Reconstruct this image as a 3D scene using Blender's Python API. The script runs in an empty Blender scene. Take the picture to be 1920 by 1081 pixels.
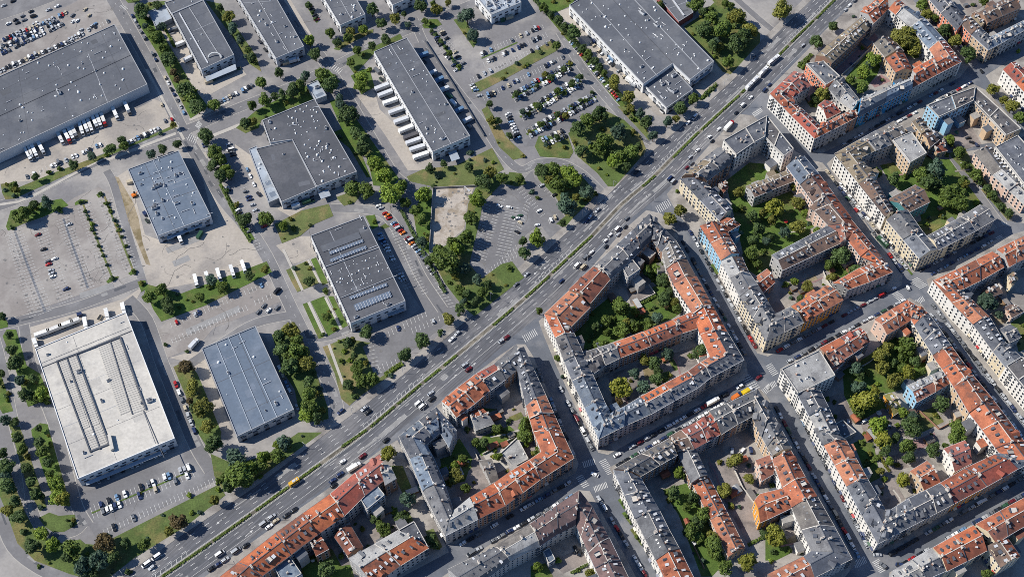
import bpy, bmesh, math, random
from mathutils import Vector, Matrix
from mathutils.geometry import tessellate_polygon
random.seed(11)
S = bpy.context.scene
COL = S.collection
# ------------------------------------------------------------------ camera model (pixel of the photo -> point of the world)
FPX, PITCH, DIST = 2500.0, math.atan(1660 / 2500.0), 900.0
ST, CT = math.sin(PITCH), math.cos(PITCH)
CAM = Vector((0, -DIST * ST, DIST * CT))
def P(px, py, z=0.0):
    u, v = px - 960.0, 540.5 - py
    d = Vector((u, v * CT + FPX * ST, v * ST - FPX * CT))
    k = (z - CAM.z) / d.z
    q = CAM + d * k
    return Vector((q.x, q.y, z))
def proj(p):
    d = p - CAM
    x, y, z = d.x, d.y * CT + d.z * ST, -d.y * ST + d.z * CT
    return 960 + FPX * x / -z, 540.5 - FPX * y / -z, -z
cam = bpy.data.cameras.new("camera")
cam_o = bpy.data.objects.new("camera", cam); COL.objects.link(cam_o)
cam.sensor_width = 36; cam.lens = FPX / 1920 * 36
cam.clip_start = 1; cam.clip_end = 6000
cam_o.location = CAM; cam_o.rotation_euler = (PITCH, 0, 0)
S.camera = cam_o
FULL = (0, 0, 1.0)
def T(c, r): return (480 * c, 270 * r, .25)
def to_full(t, p): return (t[0] + p[0] * t[2], t[1] + p[1] * t[2])
def W(t, pts, z=0.0): return [P(*to_full(t, p), z) for p in pts]

# ------------------------------------------------------------------ light
SUN_DIR = Vector((-1, .10, .90)).normalized()
el = math.asin(SUN_DIR.z); az = math.atan2(SUN_DIR.x, SUN_DIR.y)
w = bpy.data.worlds.new("World"); S.world = w; w.use_nodes = True
nt = w.node_tree
sky = nt.nodes.new("ShaderNodeTexSky"); sky.sky_type = 'NISHITA'; sky.sun_disc = False; sky.ozone_density = 9.0; sky.dust_density = 0.3; sky.air_density = 1.0
sky.sun_elevation = el; sky.sun_rotation = az % (2 * math.pi)
nt.links.new(sky.outputs[0], nt.nodes["Background"].inputs[0])
nt.nodes["Background"].inputs[1].default_value = 0.1
sl = bpy.data.lights.new("sun", 'SUN'); sl.energy = 4.8; sl.angle = math.radians(.5); sl.color = (1, .95, .87)
so = bpy.data.objects.new("sun", sl); COL.objects.link(so)
so.rotation_euler = SUN_DIR.to_track_quat('Z', 'Y').to_euler(); so.location = (0, 0, 400)
S.view_settings.view_transform = 'Standard'; S.view_settings.look = 'None'
S.view_settings.exposure = 0.32
S.cycles.max_bounces = 5; S.cycles.diffuse_bounces = 1; S.cycles.glossy_bounces = 2; S.cycles.transmission_bounces = 2
S.cycles.use_denoising = False; S.cycles.filter_width = 0.85

# ------------------------------------------------------------------ materials
def lin(c): return tuple((x / 12.92 if x <= .04045 else ((x + .055) / 1.055) ** 2.4) for x in c)
def rgb(r, g, b): return lin((r / 255, g / 255, b / 255))
MATS = {}
def mat(name, col, rough=.85, var=.12, scale=.25, col2=None, mix2=.0, scale2=.04, detail=4, metal=0, spec=.3, hue_rand=0.0,
        lines=None, streak=None, fine=0.0):
    """Principled with noise-driven colour: col varied by +-var, patched with col2 by a second, larger noise; lines=(scale, dark) adds
    courses; streak=(angle, sx, sy, amount) adds long wear along a road."""
    if name in MATS: return MATS[name]
    m = bpy.data.materials.new(name); m.use_nodes = True; MATS[name] = m
    n, l = m.node_tree.nodes, m.node_tree.links
    b = n["Principled BSDF"]
    b.inputs["Roughness"].default_value = rough; b.inputs["Metallic"].default_value = metal
    b.inputs["Specular IOR Level"].default_value = spec
    geo = n.new("ShaderNodeNewGeometry")
    def noise(sc, det=detail, vec=None):
        t = n.new("ShaderNodeTexNoise"); t.inputs["Scale"].default_value = sc; t.inputs["Detail"].default_value = det
        t.inputs["Roughness"].default_value = .62
        l.new(vec or geo.outputs["Position"], t.inputs["Vector"]); return t.outputs["Fac"]
    def rng(src, a, c, lo=.3, hi=.7):
        r = n.new("ShaderNodeMapRange"); r.inputs[1].default_value = lo; r.inputs[2].default_value = hi
        r.inputs[3].default_value = a; r.inputs[4].default_value = c; l.new(src, r.inputs[0]); return r.outputs[0]
    def mul(a, bb):
        k = n.new("ShaderNodeMath"); k.operation = 'MULTIPLY'; l.new(a, k.inputs[0]); l.new(bb, k.inputs[1]); return k.outputs[0]
    f = rng(noise(scale), 1 - var, 1 + var)
    if fine: f = mul(f, rng(noise(max(.45, min(1.3, scale * 9))), 1 - fine * 1.7, 1 + fine * 1.7))
    if streak:
        mp = n.new("ShaderNodeMapping"); mp.vector_type = 'TEXTURE'
        mp.inputs["Rotation"].default_value = (0, 0, streak[0]); mp.inputs["Scale"].default_value = (streak[1], streak[2], 1)
        l.new(geo.outputs["Position"], mp.inputs["Vector"])
        f = mul(f, rng(noise(1.0, 5, mp.outputs[0]), 1 - streak[3], 1 + streak[3]))
    if lines:
        wv = n.new("ShaderNodeTexWave"); wv.inputs["Scale"].default_value = lines[0]; wv.bands_direction = lines[2] if len(lines) > 2 else 'Z'
        wv.inputs["Distortion"].default_value = 1.5; wv.inputs["Detail"].default_value = 2
        l.new(geo.outputs["Position"], wv.inputs["Vector"])
        f = mul(f, rng(wv.outputs["Fac"], 1 - lines[1], 1.0, 0, 1))
    if hue_rand:
        oi = n.new("ShaderNodeObjectInfo"); f = mul(f, rng(oi.outputs["Random"], 1 - hue_rand, 1 + hue_rand, 0, 1))
    base = n.new("ShaderNodeRGB"); base.outputs[0].default_value = (*col, 1)
    c0 = base.outputs[0]
    if col2:
        mx = n.new("ShaderNodeMix"); mx.data_type = 'RGBA'
        mx.inputs["B"].default_value = (*col2, 1); l.new(c0, mx.inputs["A"])
        l.new(rng(noise(scale2, 6), 0, 1, .62 - mix2 * .35, .74 - mix2 * .35), mx.inputs["Factor"]); c0 = mx.outputs["Result"]
    vm = n.new("ShaderNodeVectorMath"); vm.operation = 'SCALE'
    l.new(c0, vm.inputs[0]); l.new(f, vm.inputs["Scale"])
    l.new(vm.outputs[0], b.inputs["Base Color"])
    return m
ROAD_ANG = math.atan2(*(lambda a, b: (b.y - a.y, b.x - a.x))(P(305, 1080), P(1565, 0)))
M_ground = mat("lot_asphalt", rgb(122, 120, 120), var=.10, scale=.05, col2=rgb(150, 146, 141), mix2=.45, scale2=.018, fine=.05)
M_asph = mat("street_asphalt", rgb(95, 99, 106), var=.14, scale=.08, col2=rgb(118, 119, 122), mix2=.4, scale2=.03, fine=.05)
M_blvd = mat("boulevard_asphalt", rgb(92, 93, 97), var=.10, scale=.08, col2=rgb(114, 113, 114), mix2=.35, scale2=.025, streak=(ROAD_ANG, 50, .9, .34), fine=.04)
M_road = mat("estate_asphalt", rgb(112, 111, 112), var=.08, scale=.06, col2=rgb(130, 129, 129), mix2=.35, scale2=.025, fine=.05)
M_conc = mat("yard_concrete", rgb(168, 160, 149), var=.10, scale=.06, col2=rgb(142, 136, 129), mix2=.35, scale2=.03, fine=.06)
M_pink = mat("lot_worn_asphalt", rgb(136, 130, 125), var=.12, scale=.05, col2=rgb(152, 147, 141), mix2=.45, scale2=.03, fine=.05)
M_pave = mat("pavement_slab", rgb(152, 147, 140), var=.12, scale=.15, col2=rgb(124, 119, 114), mix2=.4, scale2=.06, fine=.07)
M_path = mat("path_concrete", rgb(172, 167, 158), var=.08, scale=.2, fine=.05)
M_court = mat("courtyard_paving", rgb(138, 129, 123), var=.15, scale=.12, col2=rgb(112, 106, 103), mix2=.45, scale2=.08, fine=.08)
M_redpave = mat("red_paving", rgb(140, 112, 110), var=.12, scale=.2, fine=.05)
M_dirt = mat("bare_dirt", rgb(170, 161, 150), var=.15, scale=.15, col2=rgb(140, 128, 112), mix2=.4, scale2=.1, fine=.1)
M_soil = mat("dry_soil", rgb(146, 133, 110), var=.18, scale=.15, col2=rgb(116, 104, 76), mix2=.4, scale2=.1, fine=.1)
M_grass = mat("lawn_grass", rgb(80, 96, 48), var=.24, scale=.12, col2=rgb(108, 104, 62), mix2=.36, scale2=.035, fine=.18)
M_grass2 = mat("lush_grass", rgb(76, 98, 40), var=.25, scale=.15, col2=rgb(92, 96, 52), mix2=.3, scale2=.06, fine=.2)
M_dry = mat("dry_grass", rgb(93, 102, 58), var=.2, scale=.12, col2=rgb(124, 112, 76), mix2=.38, scale2=.05, fine=.15)
M_patch = mat("asphalt_patch", rgb(84, 86, 90), var=.12, scale=.2, fine=.06)
M_patchl = mat("asphalt_patch_pale", rgb(140, 139, 137), var=.12, scale=.2, fine=.06)
M_crack = mat("crack_seal", rgb(112, 108, 104), var=.2, scale=.5)
M_stain = mat("oil_stain", rgb(114, 112, 110), var=.2, scale=.4, fine=.1)
M_white = mat("road_paint", rgb(186, 185, 181), var=.25, scale=.7, fine=.1)
M_yellow = mat("yellow_paint", rgb(190, 160, 60), var=.1, scale=.7)
M_kerb = mat("kerb_stone", rgb(160, 156, 149), var=.1, scale=.4)
ROOF = {
 'o': ("orange", mat("roof_orange", rgb(170, 103, 75), var=.16, scale=.35, col2=rgb(140, 84, 64), mix2=.42, scale2=.12, lines=(1.6, .14), fine=.12, hue_rand=.10)),
 'O': ("rust", mat("roof_rust", rgb(150, 88, 66), var=.16, scale=.35, col2=rgb(120, 72, 56), mix2=.42, scale2=.12, lines=(1.6, .14), fine=.12, hue_rand=.10)),
 'r': ("red", mat("roof_red", rgb(152, 82, 68), var=.16, scale=.35, col2=rgb(126, 78, 70), mix2=.4, scale2=.12, lines=(1.6, .14), fine=.12, hue_rand=.10)),
 'b': ("brown", mat("roof_brown", rgb(119, 97, 84), var=.16, scale=.3, col2=rgb(100, 86, 78), mix2=.4, scale2=.1, lines=(1.6, .12), fine=.1, hue_rand=.1)),
 't': ("olive-brown", mat("roof_tan", rgb(126, 114, 95), var=.14, scale=.3, col2=rgb(108, 97, 84), mix2=.4, scale2=.1, fine=.1, hue_rand=.08)),
 's': ("slate", mat("roof_slate", rgb(92, 95, 102), var=.14, scale=.3, col2=rgb(112, 114, 118), mix2=.35, scale2=.12, lines=(1.6, .1), fine=.1, hue_rand=.12)),
 'g': ("grey", mat("roof_grey", rgb(113, 113, 114), var=.16, scale=.3, col2=rgb(92, 92, 95), mix2=.42, scale2=.12, lines=(1.6, .1), fine=.12, hue_rand=.1)),
 'l': ("pale", mat("roof_pale", rgb(155, 154, 151), var=.16, scale=.3, col2=rgb(124, 123, 122), mix2=.42, scale2=.15, fine=.14, hue_rand=.08)),
 'k': ("blue-slate", mat("roof_blue", rgb(100, 112, 126), var=.14, scale=.3, col2=rgb(122, 132, 141), mix2=.4, scale2=.15, fine=.1, hue_rand=.08)),
 'm': ("mauve", mat("roof_mauve", rgb(112, 91, 88), var=.16, scale=.35, col2=rgb(94, 80, 79), mix2=.4, scale2=.12, lines=(1.6, .12), fine=.1, hue_rand=.08)),
 'y': ("moss-green", mat("roof_moss", rgb(128, 122, 74), var=.2, scale=.4, fine=.12)),
}
def _v(n, c, c2): return mat(n, rgb(*c), var=.17, scale=.35, col2=rgb(*c2), mix2=.45, scale2=.14, lines=(1.6, .13), fine=.12, hue_rand=.1)
ROOFV = {'o': [ROOF['o'][1], _v("roof_orange_faded", (174, 116, 88), (146, 98, 80)), _v("roof_orange_brown", (158, 94, 68), (118, 78, 64)), _v("roof_orange_bright", (178, 104, 70), (154, 86, 62))],
 'O': [ROOF['O'][1], _v("roof_rust_dark", (132, 82, 66), (104, 70, 60)), _v("roof_rust_faded", (156, 104, 86), (124, 88, 78))],
 'r': [ROOF['r'][1], _v("roof_red_faded", (156, 98, 86), (128, 86, 80)), _v("roof_red_brown", (132, 76, 66), (108, 72, 66))],
 's': [ROOF['s'][1], _v("roof_slate_warm", (98, 96, 96), (82, 80, 82)), _v("roof_slate_pale", (114, 117, 122), (94, 97, 103)), _v("roof_slate_dark", (78, 81, 88), (94, 96, 101))],
 'g': [ROOF['g'][1], _v("roof_grey_warm", (120, 115, 109), (98, 94, 91)), _v("roof_grey_dark", (98, 99, 101), (82, 83, 86))],
 'k': [ROOF['k'][1], _v("roof_blue_dark", (88, 97, 109), (104, 112, 121))], 'b': [ROOF['b'][1], _v("roof_brown_dark", (104, 86, 77), (88, 76, 71))], 't': [ROOF['t'][1], _v("roof_tan_grey", (118, 112, 104), (100, 95, 88))]}
WALL = {
 'w': ("white", mat("wall_white", rgb(219, 215, 207), var=.05, scale=.3, fine=.04)),
 'c': ("cream", mat("wall_cream", rgb(208, 193, 164), var=.06, scale=.3, fine=.05)),
 't': ("tan", mat("wall_tan", rgb(192, 166, 136), var=.07, scale=.3, fine=.05)),
 'p': ("pale pink", mat("wall_pink", rgb(205, 176, 158), var=.06, scale=.3, fine=.05)),
 'n': ("brown", mat("wall_brown", rgb(152, 121, 102), var=.08, scale=.3, fine=.06)),
 'g': ("grey", mat("wall_grey", rgb(164, 162, 160), var=.07, scale=.3, fine=.05)),
 'u': ("light blue", mat("wall_blue", rgb(142, 184, 208), var=.05, scale=.3, fine=.04)),
 'U': ("deep blue", mat("wall_deep_blue", rgb(48, 128, 178), var=.05, scale=.3, fine=.04)),
 'e': ("teal", mat("wall_teal", rgb(82, 140, 146), var=.06, scale=.3, fine=.05)),
 'r': ("coral", mat("wall_coral", rgb(212, 130, 100), var=.06, scale=.3, fine=.05)),
 'y': ("ochre", mat("wall_ochre", rgb(214, 150, 62), var=.06, scale=.3, fine=.05)),
}
M_glass = mat("window_glass", rgb(36, 42, 52), rough=.25, var=.25, scale=.5, spec=.5, hue_rand=.4)
M_frame = mat("window_frame", rgb(205, 203, 198), var=.05)
M_trim = mat("cornice_plaster", rgb(190, 185, 176), var=.08, scale=.4)
M_sheet = mat("sheet_metal", rgb(184, 185, 186), rough=.45, var=.08, scale=.5, spec=.5, hue_rand=.15)
M_vent = mat("vent_white", rgb(222, 222, 218), rough=.5, var=.06, scale=.5, hue_rand=.12)
M_chim = mat("chimney_brick", rgb(158, 120, 100), var=.15, scale=1.0, hue_rand=.2)
M_chimp = mat("chimney_plaster", rgb(192, 184, 172), var=.12, scale=1.0, hue_rand=.2)
M_darkglass = mat("skylight_glass", rgb(44, 52, 64), rough=.2, var=.2, scale=.5, spec=.6, hue_rand=.3)
M_dark = mat("dark_void", rgb(44, 46, 50), var=.15, scale=.5)
M_rubber = mat("tyre_rubber", rgb(32, 32, 34), var=.1)
M_cglass = mat("vehicle_glass", rgb(30, 36, 44), rough=.15, var=.1, spec=.6)
M_bark = mat("tree_bark", rgb(90, 76, 62), var=.2, scale=1.5)
PAINT = {k: mat("paint_" + k.replace(' ', '_'), rgb(*c), rough=.35, var=.03, spec=.5) for k, c in {
 'white': (222, 222, 220), 'silver': (168, 171, 174), 'grey': (104, 107, 111), 'black': (32, 34, 38), 'dark blue': (38, 52, 86),
 'red': (158, 34, 34), 'green': (50, 84, 60), 'beige': (182, 170, 146), 'light blue': (106, 136, 166), 'dark red': (98, 32, 38),
 'yellow': (206, 178, 40), 'orange': (206, 112, 36)}.items()}
PAL = ['white'] * 6 + ['silver'] * 6 + ['grey'] * 5 + ['black'] * 6 + ['dark blue'] * 3 + ['red'] * 2 + ['dark red', 'green', 'beige', 'light blue']

def leaf_mat(name, c, c2):
    m = bpy.data.materials.new(name); m.use_nodes = True
    n, l = m.node_tree.nodes, m.node_tree.links
    out = n["Material Output"]; b = n["Principled BSDF"]
    b.inputs["Roughness"].default_value = .6; b.inputs["Specular IOR Level"].default_value = .25
    geo = n.new("ShaderNodeNewGeometry"); oi = n.new("ShaderNodeObjectInfo")
    tx = n.new("ShaderNodeTexNoise"); tx.inputs["Scale"].default_value = .45; tx.inputs["Detail"].default_value = 3
    l.new(geo.outputs["Position"], tx.inputs["Vector"])
    r = n.new("ShaderNodeMapRange"); r.inputs[1].default_value = .33; r.inputs[2].default_value = .67; l.new(tx.outputs["Fac"], r.inputs[0])
    ad = n.new("ShaderNodeMath"); ad.operation = 'MULTIPLY_ADD'; ad.inputs[1].default_value = .7; l.new(geo.outputs["Random Per Island"], ad.inputs[0])
    sb = n.new("ShaderNodeMath"); sb.operation = 'MULTIPLY'; sb.inputs[1].default_value = .5; l.new(r.outputs[0], sb.inputs[0]); l.new(sb.outputs[0], ad.inputs[2])
    mx = n.new("ShaderNodeMix"); mx.data_type = 'RGBA'; mx.inputs["A"].default_value = (*c, 1); mx.inputs["B"].default_value = (*c2, 1)
    l.new(ad.outputs[0], mx.inputs["Factor"])
    vr = n.new("ShaderNodeMapRange"); vr.inputs[3].default_value = .78; vr.inputs[4].default_value = 1.2; l.new(oi.outputs["Random"], vr.inputs[0])
    vm = n.new("ShaderNodeVectorMath"); vm.operation = 'SCALE'; l.new(mx.outputs["Result"], vm.inputs[0]); l.new(vr.outputs[0], vm.inputs["Scale"])
    l.new(vm.outputs[0], b.inputs["Base Color"])
    tr = n.new("ShaderNodeBsdfTranslucent"); l.new(vm.outputs[0], tr.inputs[0])
    ms = n.new("ShaderNodeMixShader"); ms.inputs[0].default_value = .15
    l.new(b.outputs[0], ms.inputs[1]); l.new(tr.outputs[0], ms.inputs[2]); l.new(ms.outputs[0], out.inputs[0])
    return m
LEAF = {
 'dark green': leaf_mat("leaf_dark", rgb(51, 69, 39), rgb(90, 110, 60)),
 'mid green': leaf_mat("leaf_mid", rgb(60, 79, 34), rgb(106, 124, 54)),
 'bright green': leaf_mat("leaf_bright", rgb(72, 94, 32), rgb(126, 145, 54)),
 'olive green': leaf_mat("leaf_olive", rgb(78, 82, 34), rgb(132, 132, 58)),
 'blue-green': leaf_mat("leaf_blue", rgb(50, 70, 56), rgb(88, 110, 88)),
 'russet': leaf_mat("leaf_russet", rgb(78, 66, 44), rgb(112, 98, 62)),
 'yellow-green': leaf_mat("leaf_yellow", rgb(92, 100, 34), rgb(140, 140, 54)),
}
# ------------------------------------------------------------------ mesh helpers
class MB:
    def __init__(s): s.v, s.f, s.m = [], [], []
    def quadstrip(s): pass
    def poly(s, pts, mi=0):
        b = len(s.v); s.v += [tuple(p) for p in pts]; s.f.append(tuple(range(b, b + len(pts)))); s.m.append(mi)
    def prism(s, base, top, mi=0, mtop=None, bottom=True):
        n = len(base); b = len(s.v)
        s.v += [tuple(p) for p in base] + [tuple(p) for p in top]
        for i in range(n):
            j = (i + 1) % n; s.f.append((b + i, b + j, b + n + j, b + n + i)); s.m.append(mi)
        s.f.append(tuple(range(b + n, b + 2 * n))); s.m.append(mi if mtop is None else mtop)
        if bottom: s.f.append(tuple(range(b + n - 1, b - 1, -1))); s.m.append(mi)
    def box(s, c, sx, sy, sz, rot=0, mi=0, mtop=None, taper=1.0):
        """box standing on c; sx along rot"""
        ca, sa = math.cos(rot), math.sin(rot)
        def q(x, y, z): return (c[0] + x * ca - y * sa, c[1] + x * sa + y * ca, c[2] + z)
        hx, hy = sx / 2, sy / 2
        s.prism([q(-hx, -hy, 0), q(hx, -hy, 0), q(hx, hy, 0), q(-hx, hy, 0)],
                [q(-hx * taper, -hy * taper, sz), q(hx * taper, -hy * taper, sz), q(hx * taper, hy * taper, sz), q(-hx * taper, hy * taper, sz)], mi, mtop)
    def tube(s, p0, p1, r0, r1, n=6, mi=0):
        p0, p1 = Vector(p0), Vector(p1); d = (p1 - p0).normalized()
        a = d.orthogonal().normalized(); c = d.cross(a)
        ring = lambda p, r: [p + (a * math.cos(2 * math.pi * i / n) + c * math.sin(2 * math.pi * i / n)) * r for i in range(n)]
        s.prism(ring(p0, r0), ring(p1, r1), mi)
    def mesh(s, name, mats):
        me = bpy.data.meshes.new(name); me.from_pydata(s.v, [], s.f)
        for m in (mats if isinstance(mats, (list, tuple)) else [mats]): me.materials.append(m)
        if any(s.m): me.polygons.foreach_set("material_index", s.m)
        me.update(); return me
    def build(s, name, mats, parent=None, loc=None):
        o = bpy.data.objects.new(name, s.mesh(name, mats)); COL.objects.link(o)
        if parent is not None: o.parent = parent
        if loc is not None: o.location = loc
        return o
def recalc(me):
    bm = bmesh.new(); bm.from_mesh(me); bmesh.ops.recalc_face_normals(bm, faces=bm.faces); bm.to_mesh(me); bm.free()
def empty(name, loc, rz=0):
    o = bpy.data.objects.new(name, None); COL.objects.link(o); o.location = loc; o.rotation_euler = (0, 0, rz); o.empty_display_size = 1
    return o
USED = {}
def tag(o, label, cat, group=None):
    if label in USED: print("DUP LABEL:", label)
    USED[label] = 1
    if len(label.replace(',', '').split()) > 16: print("LONG:", label)
    o['label'] = label; o['category'] = cat
    if group: o['group'] = group
def inst(name, me, parent=None, loc=(0, 0, 0), rz=0, scale=None, om=None):
    o = bpy.data.objects.new(name, me); COL.objects.link(o)
    if parent is not None: o.parent = parent
    o.location = loc
    o.rotation_euler = rz if isinstance(rz, (tuple, list)) or hasattr(rz, 'x') else (0, 0, rz)
    if scale is not None: o.scale = scale if hasattr(scale, '__len__') else (scale,) * 3
    for i, m in (om or {}).items():
        o.material_slots[i].link = 'OBJECT'; o.material_slots[i].material = m
    return o
ONES = "first second third fourth fifth sixth seventh eighth ninth tenth eleventh twelfth thirteenth fourteenth fifteenth sixteenth seventeenth eighteenth nineteenth".split()
def nth(k):
    if k < 20: return ONES[k - 1]
    t = {2: "twent", 3: "thirt", 4: "fort", 5: "fift", 6: "sixt"}[k // 10]
    return t + "ieth" if k % 10 == 0 else t + "y-" + ONES[k % 10 - 1]
NEUTRAL = iter(range(10 ** 6))
# ------------------------------------------------------------------ setting: sheets on the ground
def struct(o): o['kind'] = 'structure'; return o
KZ = [0]
def sheet(name, pts, m, z, skirt=0.0, mk=None):
    """flat polygon (world points), optionally a slab with a kerb face"""
    KZ[0] += 1; z = z + .018 * ((KZ[0] * .6180339887) % 1)
    pts = [Vector((p.x, p.y, z)) for p in pts]
    if sum(a.x * b.y - b.x * a.y for a, b in zip(pts, pts[1:] + pts[:1])) < 0: pts.reverse()
    tri = tessellate_polygon([pts])
    b = MB(); b.v = [tuple(p) for p in pts]
    for t in tri:
        a, c, d = (pts[i] for i in t)
        t = tuple(t) if (c - a).cross(d - a).z > 0 else tuple(t)[::-1]
        b.f.append(t); b.m.append(0)
    if skirt:
        for a, c in zip(pts, pts[1:] + pts[:1]):
            b.poly([Vector((a.x, a.y, z - skirt)), Vector((c.x, c.y, z - skirt)), c, a], 1)
    return struct(b.build(name, [m, mk or M_kerb]))
def ribbon_pts(line, w0, w1=None):
    """left and right edges of a polyline (world points): offsets w0 (left, positive) and w1"""
    if w1 is None: w1 = -w0
    L, R = [], []
    for i, p in enumerate(line):
        a = line[max(i - 1, 0)]; c = line[min(i + 1, len(line) - 1)]
        d = (c - a); d.z = 0; d.normalize(); nrm = Vector((-d.y, d.x, 0))
        L.append(p + nrm * w0); R.append(p + nrm * w1)
    return L, R
def ribbon(name, line, width, m, z, off=0.0, skirt=0.0):
    L, R = ribbon_pts(line, off + width / 2, off - width / 2)
    return sheet(name, L + R[::-1], m, z, skirt)
def smooth(pts, k=4):
    out = []
    for i in range(len(pts) - 1):
        p0, p1, p2, p3 = pts[max(i - 1, 0)], pts[i], pts[i + 1], pts[min(i + 2, len(pts) - 1)]
        for j in range(k):
            t = j / k
            out.append(tuple(.5 * (2 * b + (c - a) * t + (2 * a - 5 * b + 4 * c - d) * t * t + (3 * b - a - 3 * c + d) * t ** 3) for a, b, c, d in zip(p0, p1, p2, p3)))
    return out + [pts[-1]]
MARK = MB()        # every painted line of the place
def line_mark(a, b, w=.15, z=.1, mi=0):
    d = (b - a); d.z = 0
    if d.length < .01: return
    n = Vector((-d.y, d.x, 0)).normalized() * w / 2
    MARK.poly([Vector((q.x, q.y, z)) for q in (a - n, b - n, b + n, a + n)], mi)
def dashes(line, off, on=3.0, gap=6.0, w=.22, z=.1):
    L, _ = ribbon_pts(line, off, off)
    acc = 0
    for a, b in zip(L, L[1:]):
        d = b - a; n = d.length; d.normalize(); t = -acc
        while t < n:
            s0, s1 = max(t, 0), min(t + on, n)
            if s1 > s0: line_mark(a + d * s0, a + d * s1, w, z)
            t += on + gap
        acc = n - (t - on - gap)
def zebra(t, p0, p1, vec, n, w=.5, z=.1):
    for i in range(n):
        k = (i + .5) / n
        c = (p0[0] + (p1[0] - p0[0]) * k, p0[1] + (p1[1] - p0[1]) * k)
        a = P(*to_full(t, (c[0] - vec[0] / 2, c[1] - vec[1] / 2))); b = P(*to_full(t, (c[0] + vec[0] / 2, c[1] + vec[1] / 2)))
        line_mark(a, b, w, z)
# ------------------------------------------------------------------ ground, roads, yards
M_soilm = mat('median_soil', rgb(92, 88, 78), var=.2, scale=.3, col2=rgb(122, 116, 104), mix2=.4, scale2=.15, fine=.1)
sheet("ground", [Vector((-1500, -900, 0)), Vector((1500, -900, 0)), Vector((1500, 1900, 0)), Vector((-1500, 1900, 0))], M_ground, -.02)
NWK = [(80, 1190), (232, 1080), (345, 1000), (480, 911), (612, 812), (687, 757), (790, 675), (855, 617), (955, 535), (1042, 455), (1120, 385), (1210, 297), (1240, 270), (1305, 213), (1385, 140), (1450, 70), (1522, 0), (1610, -90)]
SEK = [(215, 1190), (370, 1080), (480, 1003), (617, 908), (712, 838), (735, 818), (777, 783), (827, 747), (886, 698), (960, 632), (1012, 590), (1065, 541), (1115, 470), (1160, 428), (1210, 388), (1255, 350), (1320, 280), (1404, 200), (1440, 160), (1515, 82), (1602, 0), (1700, -95)]
MED = [(150, 1190), (305, 1080), (480, 957), (600, 870), (687, 806), (780, 728), (855, 667), (960, 580), (1010, 536), (1067, 482), (1110, 442), (1167, 382), (1222, 335), (1287, 270), (1385, 180), (1440, 125), (1477, 87), (1565, 0), (1660, -92)]
nw, se, med = (smooth(x, 3) for x in (NWK, SEK, MED))
wp = lambda pts: [P(*p) for p in pts]
# town ground
sheet("street", wp(se[::1]) + [P(2300, -300), P(2300, 1500), P(100, 1400)], M_asph, .02)
sheet("boulevard", wp(nw) + wp(se[::-1]), M_blvd, .045)
medw = wp(med)
ribbon("median_strip", medw, 2.4, M_soilm, .16, skirt=.16)
for o_ in (1.4, -1.4): ribbon("kerb", medw, .5, M_kerb, .2, off=o_, skirt=.2)
ribbon("guard_strip", medw, 1.0, M_patch, .07, off=-2.4)
for i_ in range(len(medw) - 1):
    a_, c_ = medw[i_], medw[i_ + 1]; d_ = c_ - a_; n_ = Vector((-d_.y, d_.x, 0)).normalized()
    if (i_ // 4) % 3 == 0:
        k_ = int(d_.length / 3.2)
        for j_ in range(k_): q_ = a_ + d_ * (j_ / k_) + n_ * 2.2; line_mark(q_, q_ + n_ * 2.0 + d_.normalized() * 1.2, .3)
        line_mark(a_ + n_ * 4.2, c_ + n_ * 4.2, .2)
ribbon("pavement", wp(nw), 5.2, M_pave, .13, off=2.7, skirt=.13)
for k in (.25, .5, .75):
    mid = []
    for a, b in zip(NWK, NWK[1:]):
        pass
    # lane lines run parallel to the median
for off in (5.0, 8.4, 11.6): dashes(medw, off, 3.2, 7.0, .32)
for off in (-4.8, -8.0): dashes(medw, off, 3.2, 7.0, .32)
for off in (1.95, -1.95, -11.0): 
    L, _ = ribbon_pts(medw, off, off)
    for a, b in zip(L, L[1:]): line_mark(a, b, .22)
def arrow(px, py, off_back=False):
    p = P(px, py); d = Vector((math.cos(ROAD_ANG), math.sin(ROAD_ANG), 0)) * (-1 if off_back else 1); n = Vector((-d.y, d.x, 0))
    line_mark(p, p + d * 4, .35)
    MARK.poly([q + Vector((0, 0, .1)) for q in ((p + d * 6), (p + d * 4 + n * .8), (p + d * 4 - n * .8))][::1])
for x, y in ((1020, 512), (1030, 495), (1012, 505), (700, 790), (735, 762), (1140, 385), (1160, 352), (560, 870), (300, 1058), (420, 970)): arrow(x, y, True)
for x, y in ((1075, 505), (1205, 375), (1320, 262), (880, 690), (650, 878), (845, 712), (460, 1005)): arrow(x, y)
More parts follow.
